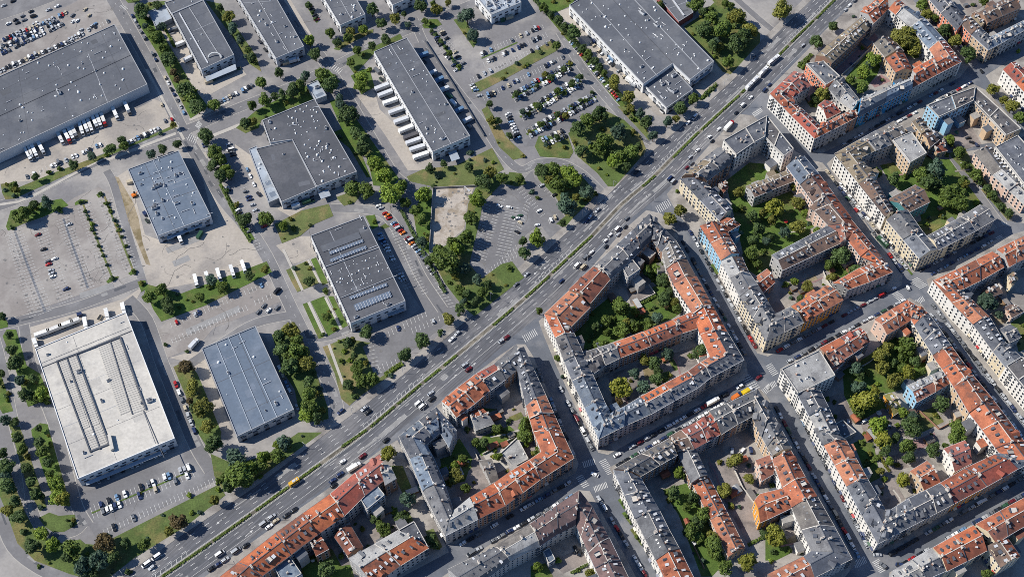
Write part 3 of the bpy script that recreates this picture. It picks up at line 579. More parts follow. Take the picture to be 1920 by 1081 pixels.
# ------------------------------------------------------------------ shared small meshes
def win_mesh(name, wd, ht, fr=.13):
    b = MB(); hw = wd / 2
    b.prism([(0, -hw - fr, -fr), (.09, -hw - fr, -fr), (.09, hw + fr, -fr), (0, hw + fr, -fr)], [(0, -hw - fr, ht + fr), (.09, -hw - fr, ht + fr), (.09, hw + fr, ht + fr), (0, hw + fr, ht + fr)], 1)
    b.poly([(.1, -hw, 0), (.1, hw, 0), (.1, hw, ht), (.1, -hw, ht)], 0)
    b.box((.12, 0, -fr - .1), .24, wd + .5, .12, 0, 1)
    return b.mesh(name, [M_glass, M_frame])
ME_WIN = [win_mesh("window", 1.25, 1.95), win_mesh("window", 1.05, 1.8), win_mesh("window", 1.5, 2.0)]
ME_WWIN = win_mesh("window", 2.6, 1.3)
b = MB(); b.prism([(0, -1.3, 0), (1.2, -1.3, 0), (1.2, 1.3, 0), (0, 1.3, 0)], [(0, -1.3, .18), (1.2, -1.3, .18), (1.2, 1.3, .18), (0, 1.3, .18)], 0)
for q in ([(1.12, -1.3), (1.2, -1.3), (1.2, 1.3), (1.12, 1.3)], [(0, -1.3), (1.12, -1.3), (1.12, -1.22), (0, -1.22)], [(0, 1.22), (1.12, 1.22), (1.12, 1.3), (0, 1.3)]): b.prism([(*v, .18) for v in q], [(*v, 1.15) for v in q], 1)
ME_BALC = b.mesh('balcony', [M_trim, M_capd])
b = MB(); b.box((.05, 0, 0), .12, 2.3, 3.0, 0, 1); b.poly([(.13, -1.0, .3), (.13, 1.0, .3), (.13, 1.0, 2.5), (.13, -1.0, 2.5)], 0); ME_SHOP = b.mesh('shop_front', [M_glass, M_capd])
b = MB(); b.prism([(0, -1.3, .3), (1.3, -1.3, -.25), (1.3, 1.3, -.25), (0, 1.3, .3)], [(0, -1.3, .4), (1.3, -1.3, -.15), (1.3, 1.3, -.15), (0, 1.3, .4)]); ME_AWN = b.mesh('awning', [M_trim])
WINGS = []; M_felt_ = mat('wing_felt', rgb(100, 100, 102), var=.15, scale=.4, fine=.08); M_par_ = mat('wing_gravel', rgb(150, 146, 140), var=.15, scale=.5, fine=.1)
def dormer_mesh(cap, cheek, wd=1.7, arch=False):
    b = MB(); hw = wd / 2
    b.prism([(-2.4, -hw, -1.4), (.2, -hw, -1.4), (.2, hw, -1.4), (-2.4, hw, -1.4)], [(-2.4, -hw, 1.35), (.2, -hw, 1.35), (.2, hw, 1.35), (-2.4, hw, 1.35)], 0)
    b.poly([(.22, -hw + .18, .1), (.22, hw - .18, .1), (.22, hw - .18, 1.2), (.22, -hw + .18, 1.2)], 2)
    if arch:
        b.prism([(-2.6, -hw - .15, 1.36), (.45, -hw - .15, 1.36), (.45, hw + .15, 1.36), (-2.6, hw + .15, 1.36)], [(-2.6, -.05, 1.95), (.35, -.05, 1.95), (.35, .05, 1.95), (-2.6, .05, 1.95)], 1)
    else:
        b.prism([(-2.6, -hw - .18, 1.5), (.48, -hw - .18, 1.36), (.48, hw + .18, 1.36), (-2.6, hw + .18, 1.5)], [(-2.6, -hw - .18, 1.66), (.48, -hw - .18, 1.5), (.48, hw + .18, 1.5), (-2.6, hw + .18, 1.66)], 1)
    return b.mesh("dormer", [cheek, cap, M_darkglass])
DORM = [dormer_mesh(M_sheet, M_capd), dormer_mesh(M_capd, M_capd), dormer_mesh(M_capd, M_trim, 1.5, True), dormer_mesh(M_sheet, M_trim, 2.4), dormer_mesh(M_capd, M_capd, 2.8)]
b = MB(); b.prism([(-.8, -.55, 0), (.8, -.55, 0), (.8, .55, 0), (-.8, .55, 0)], [(-.8, -.55, .16), (.8, -.55, .16), (.8, .55, .16), (-.8, .55, .16)], 1); b.poly([(-.68, -.44, .17), (.68, -.44, .17), (.68, .44, .17), (-.68, .44, .17)], 0)
ME_SKY = b.mesh("roof_window", [M_darkglass, M_capd])
def chim_mesh(lx, ly, h, m):
    b = MB(); b.box((0, 0, -1.8), lx, ly, h + 1.8, 0, 0); b.box((0, 0, h), lx + .2, ly + .2, .14, 0, 1)
    for i in range(max(2, int(lx / .5))): b.tube((-lx / 2 + .3 + i * .5, 0, h + .12), (-lx / 2 + .3 + i * .5, 0, h + .5), .13, .11, 6, 2)
    return b.mesh("chimney", [m, M_trim, M_chim])
CHIM = [chim_mesh(1.3, .7, 1.5, M_chimp), chim_mesh(1.0, .8, 1.8, M_chim), chim_mesh(2.0, .7, 1.4, M_chimp)]
b = MB(); b.tube((0, 0, -.4), (0, 0, .5), .3, .3, 8, 0); b.tube((0, 0, .5), (0, 0, .75), .42, .25, 8, 0)
ME_PIPE = b.mesh("vent_pipe", [M_vent])
def dome(r, h, seg=10):
    b = MB(); rings = [(r * 1.12, 0), (r * 1.12, .3), (r, .3), (r * .85, .3 + h * .55), (r * .5, .3 + h * .88)]
    for (r0, z0), (r1, z1) in zip(rings, rings[1:]):
        for i in range(seg):
            a, c = 2 * math.pi * i / seg, 2 * math.pi * (i + 1) / seg
            b.poly([(r0 * math.cos(a), r0 * math.sin(a), z0), (r0 * math.cos(c), r0 * math.sin(c), z0), (r1 * math.cos(c), r1 * math.sin(c), z1), (r1 * math.cos(a), r1 * math.sin(a), z1)])
    b.poly([(r * .5 * math.cos(2 * math.pi * i / seg), r * .5 * math.sin(2 * math.pi * i / seg), .3 + h * .88) for i in range(seg)])
    return b.mesh("roof_dome", [M_vent])
DOME = [dome(.75, .8), dome(.55, .6), dome(1.0, 1.0)]
def unit_mesh(lx, ly, h):
    b = MB(); b.box((0, 0, 0), lx, ly, h, 0, 0); b.box((0, 0, h), lx * .8, ly * .7, .25, 0, 1); b.tube((lx * .2, 0, h + .2), (lx * .2, 0, h + .45), .45, .45, 8, 2); b.box((lx * .7, ly * .1, 0), lx * .5, .5, .6, 0, 0)
    return b.mesh("rooftop_unit", [M_sheet, M_capd, M_dark])
UNIT = [unit_mesh(2.6, 1.6, 1.3), unit_mesh(1.6, 1.4, 1.0), unit_mesh(3.8, 2.0, 1.7)]
# ------------------------------------------------------------------ town houses
HOUSES = []
def lerp(a, b, t): return a + (b - a) * t
PROF = {'g': lambda r, w: [(0, 0), (.5, r), (1, 0)],
        'm': lambda r, w: [(0, 0), (min(.2, 1.9 / w), 3.2), (.5, 3.2 + r * .45), (1 - min(.2, 1.9 / w), 3.2), (1, 0)],
        'a': lambda r, w: [(0, 0), (min(.2, 1.9 / w), 3.0), (1, .8)],
        'f': lambda r, w: [(0, 0), (.5, .25), (1, 0)],
        's': lambda r, w: [(0, r), (1, 0)]}
def bar(block, side, t, outer, inner, spec, h=15.0, kind='g', ends=(True, True)):
    """a terrace: outer/inner eave corners (pixels at eave height); spec: one 'roof[/inner roof]:wall[:kind[:h]]' per house"""
    sp = spec.split(); n = len(outer) - 1
    assert len(sp) == n and len(inner) == n + 1, (block, side, len(sp), n)
    no, ni, ns = [outer[0]], [inner[0]], []
    for k in range(n):                       # a long front is several houses under one line of roofs
        ln = (W(t, [outer[k]], h)[0] - W(t, [outer[k + 1]], h)[0]).length
        m = 2 if ln > 27 and not (sp[k].split(':') + ['', ''])[2] and len(HOUSES) < 400 else 1
        for j in range(1, m + 1):
            u = j / m + (random.uniform(-.08, .08) if j < m else 0); no.append(tuple(a + (c - a) * u for a, c in zip(outer[k], outer[k + 1]))); ni.append(tuple(a + (c - a) * u for a, c in zip(inner[k], inner[k + 1])))
            q = sp[k]
            if j > 1 and random.random() < .6:
                w_ = random.choice({'w': 'wwc', 'c': 'ctw', 't': 'tcp', 'p': 'pct', 'n': 'ntn', 'g': 'gcg', 'u': 'u', 'U': 'U', 'y': 'yc', 'r': 'r', 'e': 'e'}[q.split(':')[1]]); q = ':'.join([q.split(':')[0], w_] + q.split(':')[2:])
            if j > 1 and random.random() < .35: q = q.replace('o:', 'O:', 1) if q.startswith('o:') else q.replace('s:', 'g:', 1) if q.startswith('s:') else q
            ns.append(q)
    outer, inner, sp, n = no, ni, ns, len(ns)
    for k in range(n):
        q = sp[k].split(':'); kd = q[2] if len(q) > 2 and q[2] else kind; hh = float(q[3]) if len(q) > 3 else h + random.uniform(-.7, .7)
        rc = q[0].split('/')  # rust paired with orange: shade painted into the slope facing away from the sun
        HOUSES.append(dict(block=block, side=side, k=k, n=n, o1=W(t, [outer[k]], hh)[0], o2=W(t, [outer[k + 1]], hh)[0], i1=W(t, [inner[k]], hh)[0], i2=W(t, [inner[k + 1]], hh)[0],
                           h=hh, kind=kd, ro=rc[0], ri=rc[-1], wall=q[1], e1=(k == 0 and ends[0]), e2=(k == n - 1 and ends[1])))
N_PART = [0]
def build_house(H, rnd):
    o1, o2, i1, i2, h = H['o1'], H['o2'], H['i1'], H['i2'], H['h']
    base = (o1 + o2 + i1 + i2) / 4; base.z = 0
    root = empty("town_house", base); H['root'] = root
    L = lambda p: p - base
    wdt = ((o1 - i1).length + (o2 - i2).length) / 2; ln = ((o1 - o2).length + (i1 - i2).length) / 2
    rise = max(1.6, min(4.6, wdt * .25)); H['rise'] = rise
    prof = PROF[H['kind']](rise, wdt); H['w'], H['l'] = wdt, ln
    def pt(s, tt):
        for (t0, z0), (t1, z1) in zip(prof, prof[1:]):
            if tt <= t1 or t1 == 1: z = lerp(z0, z1, (tt - t0) / (t1 - t0)); break
        p = lerp(lerp(o1, o2, s), lerp(i1, i2, s), tt); return Vector((p.x, p.y, h + z))
    # walls: outline with profile gables
    wl = MB()
    for a, c in ((o2, o1), (i1, i2)):
        wl.poly([Vector((L(a).x, L(a).y, 0)), Vector((L(c).x, L(c).y, 0)), L(c) - Vector((0, 0, .05)), L(a) - Vector((0, 0, .05))])
    for s, x, y in ((0, o1, i1), (1, i2, o2)):
        pr = [L(pt(s, tt)) - Vector((0, 0, .2)) for tt, _ in prof]
        pr[0].z += .15; pr[-1].z += .15
        pts = [Vector((L(x).x, L(x).y, 0)), Vector((L(y).x, L(y).y, 0))] + (pr[::-1] if s == 0 else pr)
        wl.poly(pts)
    wo = wl.build("wall", WALL[H['wall']][1], root); recalc(wo.data)
    # roof slabs
    rf = MB(); mid = (prof[-1][0]) / 2; ov = .45 / wdt
    px = [(-ov, -.1)] + [(t, z) for t, z in prof[1:-1]] + [(1 + ov, prof[-1][1] - .1)]
    if prof[0][1] > .3: px[0] = (-ov, prof[0][1])
    def pz(s, t, z): p = lerp(lerp(o1, o2, s), lerp(i1, i2, s), t); return L(Vector((p.x, p.y, h + z)))
    th = .28
    for (t0, z0), (t1, z1) in zip(px, px[1:]):
        top = [pz(0, t0, z0), pz(1, t0, z0), pz(1, t1, z1), pz(0, t1, z1)]
        rf.prism([p - Vector((0, 0, th)) for p in top], top, 0 if (t0 + t1) / 2 < .5 else 1)
    rv_ = lambda c: rnd.choice(ROOFV[c]) if c in ROOFV and rnd.random() < .7 else ROOF[c][1]
    ma_ = rv_(H['ro']); mb_ = ma_ if H['ri'] == H['ro'] else rv_(H['ri'])
    ro = rf.build("roof", [ma_, mb_], root); recalc(ro.data)
    if H['kind'] in 'gm':
        mid_t, mid_z = prof[len(prof) // 2]; d = (o2 - o1).normalized(); nr = Vector((-d.y, d.x, 0)) * .22
        A, C = pz(0, mid_t, mid_z), pz(1, mid_t, mid_z); q = [A - nr, C - nr, C + nr, A + nr]; kb = MB()
        kb.prism([p - Vector((0, 0, .1)) for p in q], [p + Vector((0, 0, .14)) for p in q]); ko = kb.build("ridge_cap", rnd.choice([M_capd, M_trim, M_capd, M_chimp]), root); recalc(ko.data)
    gm_ = rnd.choice([M_sheet, M_capd, M_trim])
    for t_ in (px[0], px[-1]):
        gb = MB(); d = (o2 - o1).normalized(); nr = Vector((-d.y, d.x, 0)) * .14; A, C = pz(0, *t_), pz(1, *t_); q = [A - nr, C - nr, C + nr, A + nr]
        gb.prism([p - Vector((0, 0, .22)) for p in q], [p + Vector((0, 0, .03)) for p in q])
        go = gb.build("gutter", gm_, root); recalc(go.data)
    # cornice along both eaves
    for a, c in ((o1, o2), (i1, i2)):
        cb = MB(); d = (c - a).normalized(); ctr = (o1 + o2 + i1 + i2) / 4; nrm = Vector((-d.y, d.x, 0))
        if nrm.dot(a - ctr) < 0: nrm = -nrm
        q = [a - nrm * .02, c - nrm * .02, c + nrm * .3, a + nrm * .3]
        cb.prism([L(Vector((p.x, p.y, h - .95))) for p in q], [L(Vector((p.x, p.y, h - .45))) for p in q])
        co = cb.build("cornice", M_trim, root); recalc(co.data)
    if H['kind'] == 'f':
        pb = MB(); ring = [o1, o2, i2, i1]
        for a, c in zip(ring, ring[1:] + ring[:1]):
            ctr = base; d = (c - a).normalized(); nrm = Vector((-d.y, d.x, 0))
            if nrm.dot(Vector((a.x, a.y, 0)) - ctr) > 0: nrm = -nrm
            q = [a, c, c + nrm * .35, a + nrm * .35]
            pb.prism([L(Vector((p.x, p.y, h + .0))) for p in q], [L(Vector((p.x, p.y, h + .75))) for p in q])
        po = pb.build("parapet", M_trim, root); recalc(po.data)
    elif not H['e1']:
        pb = MB()
        for (t0, z0), (t1, z1) in zip(prof, prof[1:]):
            d = (o2 - o1).normalized() * .22
            q = [pz(0, t0, z0) - d, pz(0, t0, z0) + d, pz(0, t1, z1) + d, pz(0, t1, z1) - d]
            pb.prism([p - Vector((0, 0, .2)) for p in q], [p + Vector((0, 0, .32)) for p in q])
        po = pb.build("party_wall", rnd.choice([M_trim, M_trim, M_capd, M_chimp]), root); recalc(po.data)
    ang = math.atan2((o1 - i1).y + (o2 - i2).y, (o1 - i1).x + (o2 - i2).x)      # looking out over the outer eave
    along = math.atan2((o2 - o1).y, (o2 - o1).x)
    if H['kind'] in 'gma':
        style = rnd.choice([0, 2, 2, 1, 1, 2]); step = rnd.uniform(2.9, 4.4)
        for sd, t0, a in ((0, .2, ang), (1, .8, ang + math.pi)):
            if H['kind'] == 'a' and sd: continue
            if rnd.random() < .12: continue
            n = int((ln - 2) / step)
            for k in range(n):
                if rnd.random() < .16: continue
                s = (k + .5 + rnd.uniform(-.15, .15)) / n
                p = pt(s, t0 if H['kind'] == 'g' else (min(.12, 1.1 / wdt) if sd == 0 else 1 - min(.12, 1.1 / wdt)))
                inst("dormer", DORM[style if rnd.random() < .8 else rnd.randrange(5)], root, L(p) + Vector((0, 0, .1)), a, scale=(.78, rnd.uniform(.55, .8), rnd.uniform(.7, .95)))
        al = (o2 - o1).normalized()
        for t_ in (.33, .67):
            if rnd.random() < .3: continue
            n = rnd.randint(1, max(1, int(ln / 3.6))); s0 = rnd.uniform(.1, .3); st = rnd.choice([2.4, 3.2, 4.4]) / ln
            for k in range(n):
                s_ = s0 + k * st
                if s_ > .93 or rnd.random() < .15: continue
                tt = t_ + rnd.uniform(-.012, .012); p = pt(s_, tt); sl = (pt(s_, tt + .02) - p).normalized(); nn = sl.cross(al); nn = nn if nn.z > 0 else -nn
                inst("roof_window", ME_SKY, root, L(p), Matrix((sl, nn.cross(sl), nn)).transposed().to_euler(), scale=rnd.uniform(.6, .9))
        for s_ in ([.03] if rnd.random() < .85 else []) + [rnd.choice([.35, .5, .62])] * (rnd.random() < .75) + [.96] * (rnd.random() < .5):
            for t_ in rnd.choice([(.42,), (.58,), (.4, .61), (.3, .55), (.47,)]):
                inst("chimney", rnd.choice(CHIM), root, L(pt(s_, t_)), along + math.pi / 2, scale=rnd.uniform(.8, 1.25))
        for k in range(int(ln / 6)):
            inst("vent_pipe", ME_PIPE, root, L(pt(rnd.random(), rnd.uniform(.15, .85))), 0, scale=rnd.uniform(.8, 1.5))
    else:
        for k in range(int(ln * wdt / 45)):
            p = pt(rnd.uniform(.1, .9), rnd.uniform(.15, .85)); c = rnd.random()
            if c < .35: inst("rooftop_unit", rnd.choice(UNIT[:2]), root, L(p), along, scale=rnd.uniform(.6, 1))
            elif c < .65: inst("vent_pipe", ME_PIPE, root, L(p), 0, scale=rnd.uniform(1, 1.6))
            else: inst("chimney", rnd.choice(CHIM), root, L(p), along)
    # windows on the walls the photograph can see into
    edges = [(o1, o2), (i2, i1)] + ([(i1, o1)] if H['e1'] else []) + ([(o2, i2)] if H['e2'] else [])
    wm = rnd.choice(ME_WIN); fl = max(1, round((h - 1) / 3.5)); fh = (h - 1) / fl; cnt = 0; sp = rnd.uniform(2.7, 3.2)
    jobs = []; shop = rnd.random() < .6 and h > 12
    ctr_ = (o1 + o2 + i1 + i2) / 4
    if h > 11 and ln > 9:
        if H['kind'] == 'g' and rnd.random() < .3:
            for sd in ((0, 1) if rnd.random() < .3 else (rnd.choice((0, 1)),)):
                s_ = rnd.uniform(.25, .75); q = pt(s_, .04 if sd == 0 else .96); a_ = ang if sd == 0 else ang + math.pi; w2 = rnd.uniform(1.5, 2.3); hh_ = rnd.uniform(2.2, 3.2); gb = MB(); dx = -min(4.2, wdt * .3)
                gb.prism([(dx, -w2, -1), (.1, -w2, -1), (.1, w2, -1), (dx, w2, -1)], [(dx, -w2, hh_ * .55), (.1, -w2, hh_ * .55), (.1, w2, hh_ * .55), (dx, w2, hh_ * .55)], 0)
                for s2 in (-1, 1): gb.prism([(dx, 0, hh_ * .98), (.35, 0, hh_ * .98), (.35, s2 * (w2 + .3), hh_ * .45), (dx, s2 * (w2 + .3), hh_ * .45)], [(dx, 0, hh_ * 1.08), (.35, 0, hh_ * 1.08), (.35, s2 * (w2 + .3), hh_ * .55), (dx, s2 * (w2 + .3), hh_ * .55)], 1)
                gb.poly([(.12, -w2, hh_ * .5), (.12, w2, hh_ * .5), (.12, 0, hh_)], 0); gb.poly([(.13, -w2 * .5, -.1), (.13, w2 * .5, -.1), (.13, w2 * .5, hh_ * .45), (.13, -w2 * .5, hh_ * .45)], 2)
                go_ = gb.build("cross_gable", [WALL[H['wall']][1], ma_ if sd == 0 else mb_, M_darkglass], root, loc=L(q)); go_.rotation_euler = (0, 0, a_)
        if rnd.random() < .22 and H['kind'] in 'gm':
            s_ = rnd.uniform(.25, .75); t_ = rnd.choice((.26, .74)); q = pt(s_, t_); tb = MB(); lx_ = rnd.uniform(2.2, 4.5)
            tb.prism([(-1.6, -lx_ / 2, -1.4), (1.6, -lx_ / 2, -1.4), (1.6, lx_ / 2, -1.4), (-1.6, lx_ / 2, -1.4)], [(-1.6, -lx_ / 2, .9), (1.6, -lx_ / 2, .9), (1.6, lx_ / 2, .9), (-1.6, lx_ / 2, .9)], 1, 0)
            for y_ in (-lx_ / 2, lx_ / 2): tb.box((0, y_, .9), 3.2, .12, .8, 0, 1)
            to_ = tb.build("roof_terrace", [rnd.choice([M_trim, M_pave, M_chimp]), M_capd], root, loc=L(q)); to_.rotation_euler = (0, 0, ang)
        d_ = (i2 - i1).normalized(); n_ = Vector((-d_.y, d_.x, 0))
        if n_.dot(i1 - ctr_) < 0: n_ = -n_
        e_ = (i2 - i1).length
        if rnd.random() < .5 and e_ > 10:
            lw, lo = rnd.uniform(4, 6.5), rnd.uniform(3.5, 7.5); s0_ = rnd.uniform(.08, max(.1, .92 - lw / e_)); A_ = i1 + d_ * e_ * s0_; q4 = [A_ - n_ * .5, A_ + d_ * lw - n_ * .5, A_ + d_ * lw + n_ * lo, A_ + n_ * lo]; hw_ = h * rnd.choice([.35, .62, .8])
            if not any(g is not H and any(inside(v, g['quad']) for v in q4) for g in H['near']) and not any(inside(v, qq) for v in q4 for qq in WINGS):
                WINGS.append(q4); wb_ = MB(); wb_.prism([L(Vector((v.x, v.y, 0))) for v in q4], [L(Vector((v.x, v.y, hw_))) for v in q4], 0, 1); wo_ = wb_.build("rear_wing", [WALL[H['wall']][1], rnd.choice([M_felt_, M_capd, mb_, M_pave])], root); recalc(wo_.data)
                r2 = MB(); cq = sum(q4, Vector()) / 4; r2.prism([L(Vector((v.x, v.y, hw_ - .1))) + (v - cq).normalized() * .3 for v in q4], [L(Vector((v.x, v.y, hw_ + .25))) + (v - cq).normalized() * .3 for v in q4], 0); ro_ = r2.build("wing_roof", rnd.choice([M_felt_, M_capd, mb_, M_par_]), wo_); recalc(ro_.data)
    for a, c in edges:
        d = c - a; e = d.length
        if e < 3: continue
        d.normalize(); nrm = Vector((d.y, -d.x, 0)); m = (a + c) / 2
        if nrm.dot(m - (o1 + o2 + i1 + i2) / 4) < 0: nrm = -nrm
        if nrm.dot(CAM - m) < 30: continue
        n = int((e - .8) / sp)
        street = shop and edges.index((a, c)) == 0
        if street and n > 1:
            for k in range(n):
                if rnd.random() < .2: continue
                p = a + d * (e * (k + .5) / n); p.z = .2; inst("shop_front", ME_SHOP, root, L(p), math.atan2(nrm.y, nrm.x))
                if rnd.random() < .3: inst("awning", ME_AWN, root, L(p) + Vector((0, 0, 2.9)), math.atan2(nrm.y, nrm.x), om={0: rnd.choice([PAINT['red'], PAINT['green'], M_trim, PAINT['dark blue'], PAINT['beige']])})
        for f in range(1 if street else 0, fl):
            for k in range(n):
                p = a + d * (e * (k + .5) / n); p.z = f * fh + 1.1
                q = p + nrm * .7
                if any(g is not H and g['h'] > p.z + 1 and (g['c'] - q).length < g['rad'] and inside(q, g['quad']) for g in H['near']): continue
                if rnd.random() < .06: continue
                jobs.append((p, math.atan2(nrm.y, nrm.x)))
        if rnd.random() < .45 and n >= 3 and edges.index((a, c)) < 2:
            for kk in rnd.sample(range(n), max(1, n // 4)):
                for f in range(1, fl):
                    p = a + d * (e * (kk + .5) / n); p.z = f * fh + .75
                    q = p + nrm * 1.6
                    if any(g is not H and g['h'] > p.z and inside(q, g['quad']) for g in H['near']): continue
                    inst("balcony", ME_BALC, root, L(p), math.atan2(nrm.y, nrm.x))
    if len(jobs) > 98: jobs = jobs[-98:]
    for p, a in jobs: inst("window", wm, root, L(p), a)
    N_PART[0] += len(jobs)

BLOCKNAME = {'A': "the boulevard's lowest block", 'B': "the blue-corner block", 'C': "the pointed block", 'D': "the grey-wing block",
 'E': "the topmost boulevard block", 'F': "the white-fronted block", 'J': "the lane-side block", 'K': "the coral corner block", 'R': "the upper edge block", 'M': "the orange edge block",
 'P': "the wooded-garden block", 'H': "the long-shed block", 'G': "the mauve block", 'Q': "the bottom corner block"}
def finish_houses():
    rnd = random.Random(5)
    for H in HOUSES:
        H['quad'] = [H['o1'], H['o2'], H['i2'], H['i1']]; H['c'] = sum(H['quad'], Vector()) / 4; H['rad'] = max((p - H['c']).length for p in H['quad']) + 1.0
    for H in HOUSES: H['near'] = [g for g in HOUSES if (g['c'] - H['c']).length < H['rad'] + g['rad'] + 2]
    for H in HOUSES:
        build_house(H, rnd)
        roof = ROOF[H['ro']][0]
        if H['ro'] != H['ri']: roof += "-and-" + ROOF[H['ri']][0]  # rust-and-orange is one orange roof, its shaded slope coloured darker
        nm = BLOCKNAME[H['block']]
        lab = f"{roof}-roofed {WALL[H['wall']][0]} house, " + (f"{nth(H['k'] + 1)} " if H['n'] > 1 else "") + f"{H['side']} of {nm}"
        tag(H['root'], lab, "house", "houses of " + nm)
# ------------------------------------------------------------------ halls and warehouses
HALLS = []
PATCHM = {}
M_flat = mat("flat_roof_membrane", rgb(89, 92, 98), var=.11, scale=.06, col2=rgb(102, 104, 108), mix2=.4, scale2=.05, fine=.06)
M_flatd = mat("flat_roof_dark", rgb(80, 82, 87), var=.11, scale=.06, col2=rgb(92, 93, 97), mix2=.4, scale2=.05, fine=.06)
M_flatb = mat("flat_roof_blue", rgb(97, 109, 123), var=.09, scale=.06, col2=rgb(110, 120, 132), mix2=.4, scale2=.05, fine=.05)
M_flatw = mat("flat_roof_white", rgb(190, 185, 175), var=.06, scale=.06, col2=rgb(172, 168, 161), mix2=.45, scale2=.04, fine=.07)
M_flatl = mat("flat_roof_pale", rgb(156, 165, 174), var=.08, scale=.08, col2=rgb(140, 146, 152), mix2=.4, scale2=.05, fine=.05)
M_hwall = mat("hall_panel", rgb(190, 192, 194), var=.05, scale=.3, fine=.03)
M_hwallw = mat("hall_panel_white", rgb(214, 214, 212), var=.05, scale=.3, fine=.03)
M_hwalld = mat("hall_panel_grey", rgb(136, 140, 146), var=.06, scale=.3, fine=.03)
M_hred = mat("hall_brick", rgb(146, 84, 80), var=.1, scale=.6, fine=.05)
M_par = mat("parapet_cap", rgb(150, 152, 155), var=.06, scale=.4)
M_blueglass = mat("rooflight_glass", rgb(100, 112, 128), rough=.6, var=.35, scale=.6, spec=.2)
M_flat2 = mat('flat_roof_patched', rgb(97, 99, 104), var=.1, scale=.1, fine=.06); M_flat3 = mat('flat_roof_old', rgb(84, 86, 90), var=.1, scale=.1, fine=.06)
M_flatw2 = mat('flat_roof_white_old', rgb(176, 172, 164), var=.08, scale=.1, fine=.07); M_flatb2 = mat('flat_roof_blue_new', rgb(108, 118, 131), var=.08, scale=.1, fine=.05)
PATCHM.update({'flat_roof_membrane': [M_flat2, M_flat3], 'flat_roof_dark': [M_flat3, M_flat2], 'flat_roof_white': [M_flatw2], 'flat_roof_blue': [M_flatb2], 'flat_roof_pale': [M_flatb2]})
